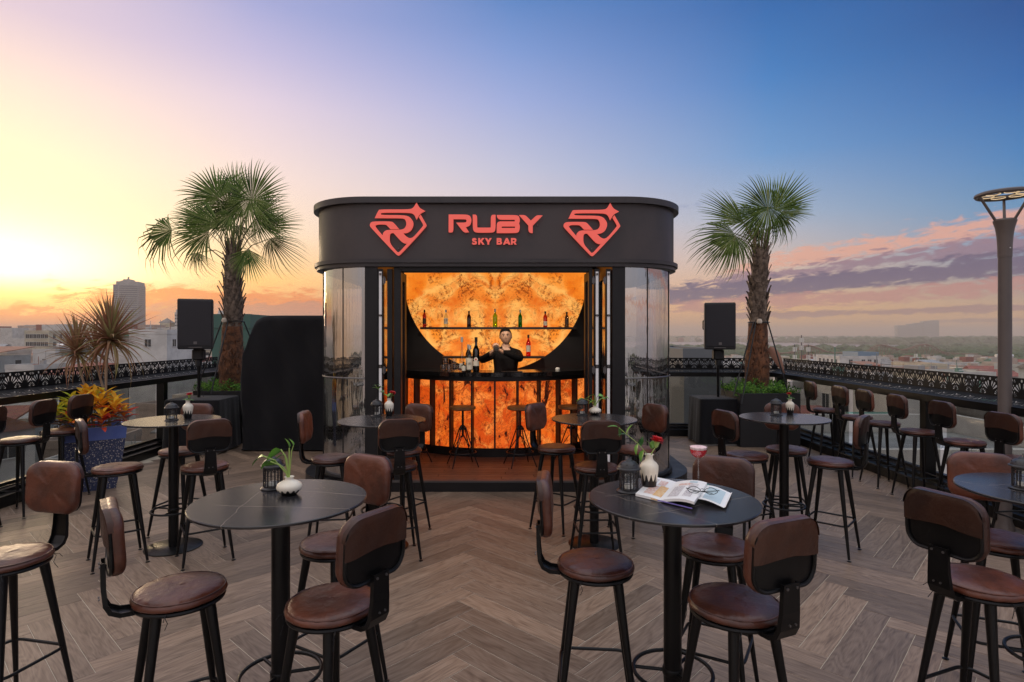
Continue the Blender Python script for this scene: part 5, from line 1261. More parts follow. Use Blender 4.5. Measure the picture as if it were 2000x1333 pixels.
for u, v in bd:
    a_ = cfn(True)(u, v); b_2 = cfn(False)(u, v); vs += [a_, a_.lerp(b_2, .5) + Vector((-.02 if u == 0 else (.02 if u == 1 else 0), 0, .012 if v == 1 else 0)), b_2]
m_.add(vs, [(3 * i + j, 3 * i + j + 1, 3 * i + j + 4, 3 * i + j + 3) for i in range(len(bd) - 1) for j in (0, 1)], 0, True)
put('cover', m_.mesh('cover', M['cloth'], ang=75), t)
m_ = MB(); m_.tube([(-.68, -.345, .03), (-.2, -.352, .028), (.3, -.345, .03), (.71, -.345, .03)], .010, 6); put('hem', m_.mesh('hem', M['cloth']), t)

# ------------------------------------------------------------------ palms
def leafy(name, c1, c2, tr, sc=3):
    m = bpy.data.materials.new(name); m.use_nodes = True; t = NT(m.node_tree); b = t.n['Principled BSDF']; out = t.n['Material Output']
    o = t.node('ShaderNodeTexCoord').outputs['Object']; oi = t.node('ShaderNodeObjectInfo').outputs['Random']
    v = t.node('ShaderNodeVectorMath', operation='ADD', inp={0: o, 1: t.node('ShaderNodeCombineXYZ', inp={0: t.math('MULTIPLY', oi, 9)}).outputs[0]}).outputs[0]
    f = t.math('ADD', t.noise(v, sc, 4), t.math('MULTIPLY', t.math('SUBTRACT', oi, .5), .25))
    c = t.mix(t.sstep(f, .3, .7), c1 + (1,), c2 + (1,)); t.l.new(c, b.inputs['Base Color']); b.inputs['Roughness'].default_value = .6; b.inputs['Specular IOR Level'].default_value = .2
    tb = t.node('ShaderNodeBsdfTranslucent', inp={0: c}); mx = t.node('ShaderNodeMixShader', inp={0: tr, 1: b.outputs[0], 2: tb.outputs[0]}); t.l.new(mx.outputs[0], out.inputs[0]); return m
M['palm'] = leafy('palm_leaf', (.100, .165, .032), (.20, .27, .075), .25); M['palm2'] = leafy('palm_leaf_light', (.17, .23, .07), (.30, .33, .13), .2); M['palm3'] = leafy('palm_leaf_dark', (.045, .085, .018), (.09, .14, .035), .2); M['palmold'] = leafy('old_palm_leaf', (.10, .14, .05), (.24, .20, .10), .25)
M['bark'] = mat('palm_leaf_bases', (.25, .185, .135), .8, bump=(60, .7, (1, 1, .25)), var=(14, (.07, .046, .034), .95)); M['fibre'] = mat('orange_brown_fibre', (.22, .085, .035), .85, bump=(90, .9, (1, 1, .2)), var=(12, (.06, .028, .016), .95))
M['petiole'] = mat('petiole', (.16, .19, .06), .5, var=(6, (.22, .14, .06), .7))
def fan(name, m, nseg, half, L, split, droop, seed, ragged=.08):
    rg = random.Random(seed); mb = MB(); dth = 2 * half / nseg
    for i in range(nseg):
        th = -half + (i + .5) * dth + rg.uniform(-.15, .15) * dth; Ls = L * (1 - .34 * (abs(th) / half) ** 2.2) * rg.uniform(1 - ragged, 1 + ragged * .4); dr = droop * rg.uniform(.6, 1.5); tw = rg.uniform(-.05, .05)
        d = Vector((math.cos(th), math.sin(th), 0)); s_ = Vector((-d.y, d.x, 0)); vs = []
        for t_ in (.015, .22, split * .75, split, .68, .84, 1.0):
            if t_ <= split: hw = Ls * t_ * math.tan(dth / 2) * .90; fold = hw * .95
            else: hw = Ls * split * math.tan(dth / 2) * .92 * (1 - ((t_ - split) / (1 - split)) ** 1.1); fold = hw * .7
            zc = L * (.05 * t_ * (abs(th) / half) ** 2) - dr * L * max(0, t_ - .35) ** 2.0 * 2.0
            c = d * (Ls * t_ * (1 - .25 * dr * t_ ** 3)) + s_ * (tw * Ls * max(0, t_ - split) ** 1.5) + Vector((0, 0, zc))
            vs += [c - s_ * hw + Vector((0, 0, -fold)), c + Vector((0, 0, fold * .3)), c + s_ * hw + Vector((0, 0, -fold))]
        mb.add(vs, [(3 * k, 3 * k + 3, 3 * k + 4, 3 * k + 1) for k in range(6)] + [(3 * k + 1, 3 * k + 4, 3 * k + 5, 3 * k + 2) for k in range(6)], rg.choice((0, 0, 1, 2)), False)
    return mb.mesh(name, [m, M['palm2'], M['palm3']])
FANS = {('g', k): fan('fan_blade', M['palm'], 34, R(96), 1.0, .46, .22 + .12 * k, 10 + k) for k in range(3)}
FANS.update({('s', k): fan('fan_blade', M['palm'], 22, R(50), 1.0, .46, .14, 20 + k) for k in range(2)})
FANS.update({('d', k): fan('fan_blade', M['palm'], 30, R(82), 1.0, .38, .7, 30 + k, .15) for k in range(2)})
FANS.update({('o', k): fan('fan_blade', M['palmold'], 26, R(76), 1.0, .28, 1.0, 40 + k, .2) for k in range(2)})
def boot_mesh(k):
    rg = random.Random(k); w_ = .052; L_ = .15 + .04 * rg.random(); vs = []
    for i, (z, ww, o_) in enumerate(((-.05, 1.15, .0), (.02, 1.0, .012), (L_ * .55, .72, .030), (L_ * .85, .5, .045), (L_, .30 + .2 * rg.random(), .052))):
        for s_ in (-1, 0, 1): vs.append((o_ + (.014 if s_ == 0 else 0), s_ * w_ * ww, z))
    vs += [(v[0] - .014, v[1], v[2]) for v in vs[-3:]]
    fs = [(3 * i + j, 3 * i + j + 1, 3 * i + j + 4, 3 * i + j + 3) for i in range(5) for j in (0, 1)]
    return MB().add(vs, fs, 0, False).mesh('leaf_base', M['bark'])
BOOT = [boot_mesh(k) for k in range(4)]
def palm(label, x, y, z0, zs, zt, rbase, rtop, lean, fr, seed, crownY=0):
    t = thing('fan_palm', label, 'palm tree', (x, y, z0)); rg = random.Random(seed)
    def rad(z):
        if z < zs: f_ = (z - z0) / (zs - z0); return rbase * (1.05 - .22 * f_ + .12 * math.exp(-((f_ - .45) / .2) ** 2))
        f_ = (z - zs) / (zt - zs); return rbase * .72 + (rtop - rbase * .72) * min(1, f_ * 1.15)
    def cxy(z): f_ = (z - z0) / (zt - z0); return Vector((lean * f_ ** 1.5, 0, z - z0))
    m_ = MB(); vs = []; nz, nq = 40, 24
    for i in range(nz + 1):
        z = z0 + (zt - z0) * i / nz; c = cxy(z); r_ = rad(z)
        for k in range(nq): q = 2 * PI * k / nq; rr_ = r_ * (1 + rg.uniform(-.05, .05)); vs.append(c + Vector((math.cos(q) * rr_, math.sin(q) * rr_, 0)))
    is_ = int(nz * (zs - z0) / (zt - z0))
    for i in range(nz):
        m_.add([], []); 
    m_.v = [tuple(v) for v in vs]
    for i in range(nz):
        for k in range(nq): m_.f.append([i * nq + k, i * nq + (k + 1) % nq, (i + 1) * nq + (k + 1) % nq, (i + 1) * nq + k]); m_.m.append(1 if i < is_ else 0); m_.sm.append(True)
    tr = put('trunk', m_.mesh('trunk', [M['bark'], M['fibre']], ang=80), t)
    nb = int((zt - zs) / .017)
    for i in range(nb):
        z = zs + .02 + (zt - zs - .05) * i / nb; q = i * 2.399 + rg.uniform(-.15, .15); c = cxy(z); r_ = rad(z) * .96
        b_o = put('leaf_base', BOOT[rg.randrange(4)], tr, c + Vector((math.cos(q) * r_, math.sin(q) * r_, 0)), (rg.uniform(-.15, .15), rg.uniform(-.05, .25), q + rg.uniform(-.3, .3)), rg.uniform(.7, 1.2))
    # shaggy fibre on the lower trunk
    m_ = MB()
    for i in range(520):
        z = z0 + (zs - z0) * rg.random() ** .9; q = rg.uniform(0, 2 * PI); c = cxy(z); r_ = rad(z); f_ = (z - z0) / (zs - z0); rag = .05 + .10 * math.exp(-((f_ - .5) / .22) ** 2)
        n_ = Vector((math.cos(q), math.sin(q), 0)); tt_ = Vector((-n_.y, n_.x, 0)); a_ = c + n_ * r_ * .93; L_ = rag * rg.uniform(.4, 1.1); up_ = rg.choice((-1, 1, 1))
        e_ = a_ + n_ * L_ * .6 + Vector((0, 0, up_ * L_ * rg.uniform(.5, 1.2))) + tt_ * rg.uniform(-.03, .03); w_ = rg.uniform(.004, .02)
        m_.add([a_ - tt_ * w_, a_ + tt_ * w_, e_], [(0, 1, 2)])
    fb = put('fibre', m_.mesh('fibre', M['fibre']), tr); fb['kind'] = 'stuff'
    top = Vector((x + lean, y, zt))
    for (hx, hy, dep, ang, rpx, kind, face, roll) in fr:
        Y = y + dep; hub = px(hx, hy, Y); sc = rpx * 1.2 / FX * Y
        axd = Vector((math.cos(R(ang)), -face * .35 - .0, math.sin(R(ang)))).normalized(); nrm = Vector((roll * .6, -1, .45)).normalized()
        zx = nrm - axd * nrm.dot(axd); zx.normalize(); yx = zx.cross(axd)
        if kind[0] in 'do': pass
        Mr = Matrix((axd, yx, zx)).transposed().to_4x4()
        fr_e = put('frond', FANS[kind], t, (0, 0, 0)); fr_e.matrix_local = Matrix.Translation(hub - Vector((x, y, z0))) @ Mr @ Matrix.Scale(sc, 4)
        a_ = top - Vector((x, y, z0)) + Vector((0, 0, -rg.uniform(.02, .22))); b_2 = hub - Vector((x, y, z0)); mid = (a_ + b_2) / 2 + Vector((0, 0, .10 * (1 if b_2.z > a_.z - .1 else 1.6)))
        m_ = MB(); m_.tube([a_, a_.lerp(mid, .6), mid, mid.lerp(b_2, .6), b_2, b_2 + axd * sc * .12], [.020, .014, .012, .010, .010, .004], 6, flat=.6)
        pe = put('petiole', m_.mesh('petiole', M['petiole']), t)
    m_ = MB(); c = cxy(zs)
    for k in range(26):
        q = rg.uniform(0, 2 * PI); e_ = top - Vector((x, y, z0)) + Vector((math.cos(q) * .13, math.sin(q) * .13, rg.uniform(.10, .32))); a_ = top - Vector((x, y, z0)) + Vector((math.cos(q) * .06, math.sin(q) * .06, -.10)); m_.tube([a_, e_], [.022, .012], 5, flat=.5)
    put('leaf_stub', m_.mesh('leaf_stub', M['bark']), tr)
    return t
YP1 = 9.80; YP2 = 9.72
palm('taller fan palm on the sunset side behind the left loudspeaker', px(453, 0, YP1).x, YP1, .72, px(0, 632, YP1).z, px(0, 500, YP1).z, .185, .125, .02,
     [(492, 392, -.15, 84, 78, ('g', 0), .1, 0), (428, 388, .1, 138, 80, ('g', 1), .25, .4), (462, 382, .30, 106, 66, ('s', 0), -.1, 0), (430, 440, -.2, 168, 96, ('s', 0), .2, .2), (408, 454, -.05, 186, 84, ('g', 1), .3, .3), (336, 450, .1, 198, 96, ('d', 0), .1, .2), (448, 402, .25, 132, 76, ('g', 2), .0, .1), (500, 424, .3, 44, 66, ('g', 0), .0, -.2), (456, 424, .2, 172, 70, ('g', 1), .0, .1), (402, 430, .15, 160, 66, ('s', 1), .0, .1),
      (386, 494, -.1, 262, 50, ('o', 0), .5, 0), (489, 388, -.30, 268, 84, ('d', 1), .4, 0), (484, 487, -.45, 284, 66, ('s', 1), 1.0, 0), (488, 488, -.42, 240, 56, ('s', 0), 1.0, 0), (515, 444, -.05, 10, 72, ('s', 0), .2, -.3),
      (528, 466, .05, 304, 76, ('o', 1), .3, -.3), (450, 420, -.2, 222, 60, ('d', 0), .6, 0), (500, 428, -.1, 325, 60, ('d', 0), .4, -.4), (470, 400, .2, 200, 56, ('g', 1), .3, .2), (468, 440, .25, 262, 60, ('o', 0), .2, 0)], 3)
palm('fan palm on the river side beside the right loudspeaker, braced by a strap', px(1478, 0, YP2).x, YP2, .72, px(0, 630, YP2).z, px(0, 488, YP2).z, .175, .105, .06,
     [(1500, 410, -.1, 110, 70, ('g', 0), .1, 0), (1513, 412, -.2, 48, 86, ('s', 1), .2, -.2), (1452, 434, 0, 150, 88, ('s', 0), .2, .3), (1434, 456, -.15, 200, 88, ('d', 0), .2, .2), (1436, 462, -.25, 242, 82, ('d', 1), .5, .1),
      (1500, 404, -.35, 262, 86, ('d', 1), .4, 0), (1520, 422, -.2, 318, 56, ('d', 0), .5, -.3), (1528, 414, .1, 14, 58, ('s', 1), .1, -.3), (1476, 420, .2, 205, 60, ('g', 1), .3, .2), (1478, 446, .1, 262, 60, ('o', 1), .3, 0)], 5)
# strap and guy poles round each trunk
for nm_, xx, YY, xs_, ys_, feet in (('guy poles and strap bracing the right palm trunk', 1482, YP2, 1, 630, ((1432, 775, -.5), (1448, 790, -.75), (1540, 770, -.45))), ('guy poles and strap bracing the left palm trunk', 455, YP1, 1, 628, ((385, 760, -.3), (412, 770, -.7), (505, 700, .2)))):
    c = px(xx, ys_, YY); t = thing('palm_brace', nm_, 'tree brace', c)
    m_ = MB(); m_.tube([(.16 * math.cos(2 * PI * k / 24), .16 * math.sin(2 * PI * k / 24), 0) for k in range(24)], .014, 6, closed=True, flat=.6); put('strap', m_.mesh('strap', M['black']), t)
    for fx, fy, dy in feet:
        e_ = px(fx, fy, YY + dy) - c; a_ = Vector((e_.x, dy, 0)).normalized() * .165; m_ = MB(); m_.tube([a_, e_], .011, 7); put('guy_pole', m_.mesh('guy_pole', M['blacksat']), t)
    m_ = MB(); m_.lathe([(0, -.03), (.035, -.03), (.045, 0), (.03, .04), (0, .045)], 10, 0, (-.06, -.17, .01)); put('padding', m_.mesh('padding', mat('cream_rag', (.6, .5, .4), .9)), t)
# dry sheath hanging from the right trunk
def leaves_mass(name, n, fn, sz, mats, seed, parent=None):
    rg = random.Random(seed); m_ = MB()
    for i in range(n):
        p, nr = fn(rg); a_ = Vector((rg.uniform(-1, 1), rg.uniform(-1, 1), rg.uniform(-.3, 1))).normalized(); b_2 = a_.cross(nr if nr.length > 0 else Vector((0, 0, 1)));
        if b_2.length < .1: b_2 = a_.cross(Vector((1, 0, 0)))
        b_2.normalize(); s_ = sz * rg.uniform(.6, 1.3)
        m_.add([p, p + a_ * s_ * .5 + b_2 * s_ * .28, p + a_ * s_, p + a_ * s_ * .5 - b_2 * s_ * .28], [(0, 1, 2, 3)], rg.randrange(len(mats)))
    return m_.mesh(name, mats)
M['lf1'] = leafy('hedge_leaf_light', (.12, .27, .03), (.20, .38, .05), .3, 20); M['lf2'] = leafy('hedge_leaf_mid', (.06, .17, .02), (.10, .24, .03), .3, 20); M['lf3'] = leafy('hedge_leaf_dark', (.02, .07, .012), (.04, .11, .02), .2, 20)
M['plblack'] = mat('planter_black', (.012, .012, .014), .5, bump=(80, .15)); M['soil'] = mat('soil', (.03, .02, .014), .95)
def palm_planter(label, x0, x1, y0, y1, h, lab2, seed):
    t = thing('palm_planter', label, 'planter', ((x0 + x1) / 2, (y0 + y1) / 2, 0), 0, 'square black palm planters'); hw, hd_ = (x1 - x0) / 2, (y1 - y0) / 2
    m_ = MB()
    m_.bbox(-hw, hw, -hd_, -hd_ + .03, 0, h, .003); m_.bbox(-hw, hw, hd_ - .03, hd_, 0, h, .003); m_.box(-hw, -hw + .03, -hd_ + .031, hd_ - .031, 0, h - .001); m_.box(hw - .03, hw, -hd_ + .031, hd_ - .031, 0, h - .001); put('planter_wall', m_.mesh('planter_wall', M['plblack']), t)
    m_ = MB(); m_.box(-hw + .032, hw - .032, -hd_ + .032, hd_ - .032, .3, h - .08); put('soil', m_.mesh('soil', M['soil']), t)
    def fn(rg):
        while True:
            u, v = rg.uniform(-1, 1), rg.uniform(-1, 1); k = rg.random() ** .5
            x = u * (hw - .01); y = v * (hd_ - .02); bump = .5 + .5 * math.sin(u * 7 + seed) * math.cos(v * 6 + 1)
            z = h - .08 + (.10 + .20 * bump * (1 - .25 * (u * u + v * v))) * k
            return Vector((x * (1 + .10 * k), y * (1 + .06 * k), z)), Vector((u, v, 1))
    me = leaves_mass('ground_cover', 5200, fn, .036, [M['lf1'], M['lf2'], M['lf1'], M['lf3']], seed); o = put('ground_cover', me, None, ((x0 + x1) / 2, (y0 + y1) / 2, 0)); tag(o, lab2, 'shrub', None, 'stuff')
palm_planter('black square planter under the left palm', -5.15, -4.18, 9.50, 10.30, .85, 'low bright green shrub around the left palm trunk', 4)
palm_planter('black square planter under the right palm', 3.56, 4.50, 9.18, 10.05, .84, 'low bright green shrub around the right palm trunk', 9)
# dry hanging sheath
m_ = MB(); p0 = px(1500, 678, YP2 - .15); vs = []
for i in range(8):
    f_ = i / 7; c = Vector((.02 + .26 * f_ ** .8, -.02 * f_, -.02 - .42 * f_ ** 1.3)); w_ = .075 * math.sin(PI * min(1, f_ * .8 + .22)) ** .8 + .002
    for s_, d_ in ((-1, .02), (0, -.02), (1, .02)): vs.append(c + Vector((w_ * s_ * .8, d_ + .03, w_ * s_ * .55)))
m_.add(vs, [(3 * i + j, 3 * i + j + 1, 3 * i + j + 4, 3 * i + j + 3) for i in range(7) for j in (0, 1)], 0, True)
o = put('dry_sheath', m_.mesh('dry_sheath', mat('dry_palm_sheath', (.30, .15, .10), .8, bump=(40, .6, (1, 1, .2))), ang=180), None, p0); tag(o, 'dry brown leaf sheath hanging off the right palm trunk', 'dead leaf')

# ------------------------------------------------------------------ blue planter with croton and dracaena
PX_, PY_ = -4.82, 6.78
bp_ = thing('blue_planter', 'tapered square blue planter with pebble-dash sides on the sunset side', 'planter', (PX_, PY_, 0), R(38))
def pebble():
    m = bpy.data.materials.new('pebble_dash'); m.use_nodes = True; t = NT(m.node_tree); b = t.n['Principled BSDF']; o = t.node('ShaderNodeTexCoord').outputs['Object']
    vo = t.node('ShaderNodeTexVoronoi', inp={'Vector': o, 'Scale': 62.0}); f = t.sstep(vo.outputs['Distance'], .32, .42); wn = t.node('ShaderNodeSeparateXYZ', inp={0: vo.outputs['Color']}).outputs[0]
    c = t.ramp(wn, [(0, (.05, .06, .13, 1)), (.4, (.14, .16, .24, 1)), (.65, (.34, .31, .28, 1)), (1, (.6, .55, .48, 1))]); c = t.mix(f, c, (.035, .045, .10, 1)); t.l.new(c, b.inputs['Base Color']); b.inputs['Roughness'].default_value = .75
    bpn = t.node('ShaderNodeBump', inp={'Strength': .8, 'Distance': .004, 'Height': t.math('SUBTRACT', 1.0, f)}); t.l.new(bpn.outputs[0], b.inputs['Normal']); return m
def sq(h_, z): return [(-h_, -h_, z), (h_, -h_, z), (h_, h_, z), (-h_, h_, z)]
m_ = MB(); m_.add(sq(.20, 0) + sq(.255, .30) + sq(.287, .575), [(3, 2, 1, 0)] + [(r_ * 4 + k, r_ * 4 + (k + 1) % 4, r_ * 4 + 4 + (k + 1) % 4, r_ * 4 + 4 + k) for r_ in (0, 1) for k in range(4)]); put('pot_body', m_.mesh('pot_body', pebble()), bp_)
m_ = MB(); m_.add(sq(.290, .576) + sq(.300, .72) + sq(.265, .72) + sq(.255, .60), [(r_ * 4 + k, r_ * 4 + (k + 1) % 4, r_ * 4 + 4 + (k + 1) % 4, r_ * 4 + 4 + k) for r_ in (0, 1, 2) for k in range(4)] + [(0, 1, 5, 4)]); put('rim', m_.mesh('rim', mat('blue_glaze_paint', (.16, .24, .62), .55, bump=(40, .2), var=(6, (.21, .30, .68), .8))), bp_)
m_ = MB(); m_.add(sq(.258, .655), [(0, 1, 2, 3)]); put('soil', m_.mesh('soil', M['soil']), bp_)
cr_cols = [((.85, .72, .06), (.45, .55, .05)), ((.90, .58, .04), (.85, .38, .03)), ((.88, .32, .03), (.75, .16, .025)), ((.58, .06, .03), (.40, .03, .02)), ((.18, .07, .04), (.10, .06, .03)), ((.20, .36, .04), (.50, .50, .05))]
CRM = [leafy('croton_leaf', a_, b_2, .25, 14) for a_, b_2 in cr_cols]
CRL = [leaf_mesh('croton_leaf', m__, .20, .062, curl=.35, fold=.22) for m__ in CRM]
cr = thing('croton', 'croton bush with yellow, orange and red leaves filling the blue planter', 'plant', (PX_, PY_, .66)); rg = random.Random(8)
clumps = []
for i in range(19): q = i * 2.4; r_ = .05 + .31 * (i / 19) ** .6; clumps.append((Vector((math.cos(q) * r_ * 1.1, math.sin(q) * r_ * .8 - .05, .14 + .20 * (1 - (r_ / .33) ** 2) + rg.uniform(-.03, .03))), q, r_))
for c, q, r_ in clumps:
    m_ = MB(); m_.tube([(c.x * .5, c.y * .5, 0), c], .005, 5); put('stem', m_.mesh('stem', M['petiole']), cr)
    for k in range(15):
        qq = k * 2.4 + q; e_ = .15 + .075 * k; d = Vector((math.cos(qq), math.sin(qq), e_ * 1.25)); hgt = k / 14
        lf_x = c.x + .1 * math.cos(qq)
        if hgt < .25: ci = rg.choice((3, 4, 2, 4))
        elif lf_x < -.12: ci = rg.choice((0, 5, 0, 1))
        elif lf_x > .16: ci = rg.choice((3, 2, 1, 3, 2))
        else: ci = rg.choice((1, 1, 0, 2, 1))
        if k > 9 and ci in (2, 3): ci = 1
        o = put('leaf', CRL[ci], cr, sc=rg.uniform(.75, 1.1) * (1.0 if k < 10 else .75)); orient(o, c + Vector((0, 0, -.05 + .011 * k)), d, rg.uniform(-.3, .3))
M['drac'] = leafy('dracaena_blade', (.26, .105, .065), (.30, .19, .10), .3, 5); M['drac2'] = leafy('dracaena_blade_green', (.26, .25, .09), (.34, .22, .12), .3, 5)
def blade(L, W_, curl, m):
    vs = []; nu = 7
    for i in range(nu + 1):
        f_ = i / nu; w_ = W_ * (1 - f_ ** 1.6) * .5 + .0004; x = L * (f_ - .12 * curl * f_ ** 3); z = -curl * L * .55 * f_ ** 2.4; vs += [(x, -w_, z + w_ * .5), (x, 0, z), (x, w_, z + w_ * .5)]
    return MB().add(vs, [(3 * i + j, 3 * i + j + 3, 3 * i + j + 4, 3 * i + j + 1) for i in range(nu) for j in (0, 1)], 0, True).mesh('blade', m, ang=180)
BL = [blade(.50, .034, c_, m__) for c_ in (.1, .5, 1.0) for m__ in (M['drac'], M['drac2'])]
dr = thing('dracaena', 'spiky bronze dracaena with two rosettes on bare stems above the croton', 'plant', (PX_, PY_, .66)); orig = Vector((PX_, PY_, .66))
for (hx, hy, dep, n, s_, bx_) in ((216, 664, -.05, 148, 1.02, 196), (150, 688, .12, 108, .88, 180), (186, 686, .18, 42, .8, 210)):
    hub = px(hx, hy, PY_ + dep) - orig; ba = Vector((px(bx_, 0, PY_).x - PX_, dep * .3, -.01))
    m_ = MB(); m_.tube([ba, ba.lerp(hub, .4) + Vector((.02, 0, 0)), ba.lerp(hub, .8) - Vector((.015, 0, 0)), hub + Vector((0, 0, .03))], [.016, .013, .012, .014], 8); put('cane', m_.mesh('cane', mat('pale_cane', (.30, .22, .15), .8, bump=(60, .5))), dr)
    for k in range(n):
        f_ = (k + .5) / n; e_ = R(-38 + 124 * f_ ** .75); q = k * 2.399; d = Vector((math.cos(q) * math.cos(e_), math.sin(q) * math.cos(e_), math.sin(e_)))
        cu_ = 0 if e_ > .5 else (1 if e_ > -.2 else 2)
        o = put('blade', BL[cu_ * 2 + (rg.random() < .35)], dr, sc=s_ * rg.uniform(.8, 1.12)); orient(o, hub + Vector((0, 0, .07 * (f_ - .4))) + d * .008, d, rg.uniform(-.3, .3))

# ------------------------------------------------------------------ street lamp
LX, LY = 4.41, 4.81 * K
M['lamp'] = mat('grey_brown_lamp_paint', (.105, .085, .078), .4, var=(3, (.085, .07, .066), .7))
lp_ = thing('street_lamp', 'tall grey lamp post with ring shaped head in front of the railing', 'street lamp', (LX, LY, 0))
zz_ = lambda y: H + (655 - y) / FX * LY
m_ = MB(); m_.lathe([(.075, .012), (.068, .05), (.052, .09), (.050, zz_(502))], 32); put('post', m_.mesh('post', M['lamp']), lp_)
m_ = MB(); m_.lathe([(.14, 0), (.14, .010), (.09, .0119)], 32); put('base_plate', m_.mesh('base_plate', M['lamp']), lp_)
zc = zz_(432); m_ = MB(); m_.lathe([(.053, zz_(503)), (.055, zz_(480)), (.060, zz_(462)), (.070, zz_(446)), (.088, zc), (.085, zc + .004), (.075, zc + .016), (0, zc + .020)], 40); co_ = put('collar', m_.mesh('collar', M['lamp']), lp_)
m_ = MB(); m_.tube([(.0, -.054, zz_(486)), (0, -.059, zz_(486))], .004, 8); put('screw', m_.mesh('screw', M['steel']), co_)
ro_ = .216; zr_ = zz_(384) + .02; tl_ = R(4)
hd_o = thing('x', 'x', 'x'); bpy.data.objects.remove(hd_o)
Mt = Matrix.Translation((0, 0, zr_))
m_ = MB(); m_.lathe([(.194, -.018), (ro_ - .005, -.022), (ro_ + .006, -.008), (ro_ + .004, .008), (ro_ - .02, .020), (.194, .016), (.194, -.018)], 56, 0, (0, 0, 0), False, Mt); put('head_ring', m_.mesh('head_ring', M['lamp']), lp_)
spl = [circ(0, 0, .195, 48)]; rings = []
for k in range(6): q = k * PI / 3 + .2; rings.append((math.cos(q) * .128, math.sin(q) * .128)); spl.append(circ(rings[-1][0], rings[-1][1], .054, 24)[::-1])
spl.append(circ(0, 0, .064, 28)[::-1])
me = flat(spl, .010, M['lamp'], 'lens_plate'); put('lens_plate', me, lp_, (0, 0, zr_))
for cx_, cy_ in rings:
    m_ = MB(); m_.tube([(cx_ + .0525 * math.cos(2 * PI * k / 24), cy_ + .0525 * math.sin(2 * PI * k / 24), -.008) for k in range(24)], .003, 6, closed=True); put('light_ring', m_.mesh('light_ring', M['glow']) if 'glow' in M else m_.mesh('light_ring', M.setdefault('glow', emit('warm_led', (1, .74, .42), .45))), lp_, (0, 0, zr_))
for q in (172, 292, 52):
    d = Vector((math.cos(R(q)), math.sin(R(q)), 0)); m_ = MB(); m_.tube([d * .076 + Vector((0, 0, zc + .004)), d * .208 + Vector((0, 0, zr_ - .012))], [.012, .011], 8); put('arm', m_.mesh('arm', M['lamp']), lp_)

# ------------------------------------------------------------------ city, river and haze
GZ = -38.0
def groundmat(name, cols, scale, rough=.9, det=8):
    m = bpy.data.materials.new(name); m.use_nodes = True; t = NT(m.node_tree); b = t.n['Principled BSDF']; g = t.node('ShaderNodeNewGeometry').outputs['Position']
    n = t.noise(g, scale, det, .62); t.l.new(t.ramp(n, cols), b.inputs['Base Color']); b.inputs['Roughness'].default_value = rough; return m
gm = groundmat('city_ground', [(.35, (.05, .055, .045, 1)), (.5, (.075, .075, .068, 1)), (.62, (.12, .11, .10, 1))], .05)
m_ = MB(); m_.add([(-9500, -55, GZ), (9500, -55, GZ), (9500, 9250, GZ), (-9500, 9250, GZ)], [(0, 1, 2, 3)]); struct('ground', m_.mesh('ground', gm))
gg = groundmat('wooded_flats', [(.35, (.018, .040, .014, 1)), (.5, (.035, .065, .024, 1)), (.65, (.07, .10, .04, 1))], .02)
m_ = MB(); m_.add([(-300, 560, GZ + .3), (1700, 430, GZ + .3), (4200, 900, GZ + .3), (4200, 4300, GZ + .3), (-500, 4300, GZ + .3)], [(0, 1, 2, 3, 4)]); struct('grass_flats', m_.mesh('grass_flats', gg))
wm = bpy.data.materials.new('river_water'); wm.use_nodes = True; b = wm.node_tree.nodes['Principled BSDF']; b.inputs['Base Color'].default_value = (.20, .13, .10, 1); b.inputs['Roughness'].default_value = .25; b.inputs['Specular IOR Level'].default_value = .8
rv = [(-1500, 2300), (0, 2060), (500, 1800), (900, 1640), (1150, 1640), (1420, 1800), (1500, 2400), (1350, 3300), (300, 3700), (-1500, 3600)]
m_ = MB(); m_.add([(x, y, GZ + .6) for x, y in rv], [tuple(range(len(rv)))]); struct('river', m_.mesh('river', wm))
# roof host building under the terrace
m_ = MB(); m_.box(XL - .44, XR + .44, -12, 9.2, GZ, -.36); hb = put('host_building', m_.mesh('host_building', mat('host_wall', (.4, .38, .35), .8)), None, (0, 0, 0)); tag(hb, 'building carrying the rooftop terrace', 'building')
def wallm(i, c): return mat('rendered_wall', c, .85, var=(.35, tuple(v * .72 for v in c), .8), bump=(3, .15))
WALL = [wallm(i, c) for i, c in enumerate([(.52, .50, .47), (.48, .41, .34), (.52, .46, .34), (.36, .35, .34), (.58, .56, .53), (.44, .34, .28), (.30, .31, .30), (.40, .42, .40)])]
ROOFM = [mat('flat_roof', (.24, .225, .21), .9, var=(.4, (.14, .13, .12), .9)), mat('rust_red_roof', (.26, .085, .06), .8, var=(.8, (.17, .06, .045), .9)), mat('green_sheet_roof', (.06, .16, .12), .6, var=(.8, (.09, .19, .15), .9)), mat('grey_sheet_roof', (.28, .29, .29), .6, var=(.8, (.18, .18, .18), .9)), mat('terracotta_roof', (.30, .15, .09), .85, var=(.8, (.2, .1, .07), .9))]
WIN = mat('dark_window', (.03, .035, .04), .2); WFR = mat('window_surround', (.5, .49, .47), .7)
m_ = MB(); m_.box(-.6, .6, -.02, .015, 0, 1.4); win_me = m_.mesh('window', WIN); m_ = MB()
for b4 in ((-.68, .68, -.05, .0, 1.4, 1.5), (-.68, .68, -.10, .0, -.1, 0), (-.68, -.6, -.05, 0, 0, 1.4), (.6, .68, -.05, 0, 0, 1.4), (-.03, .03, -.04, -.021, 0, 1.4)): m_.box(*b4)
wfr_me = m_.mesh('frame', WFR)
crg = random.Random(77)
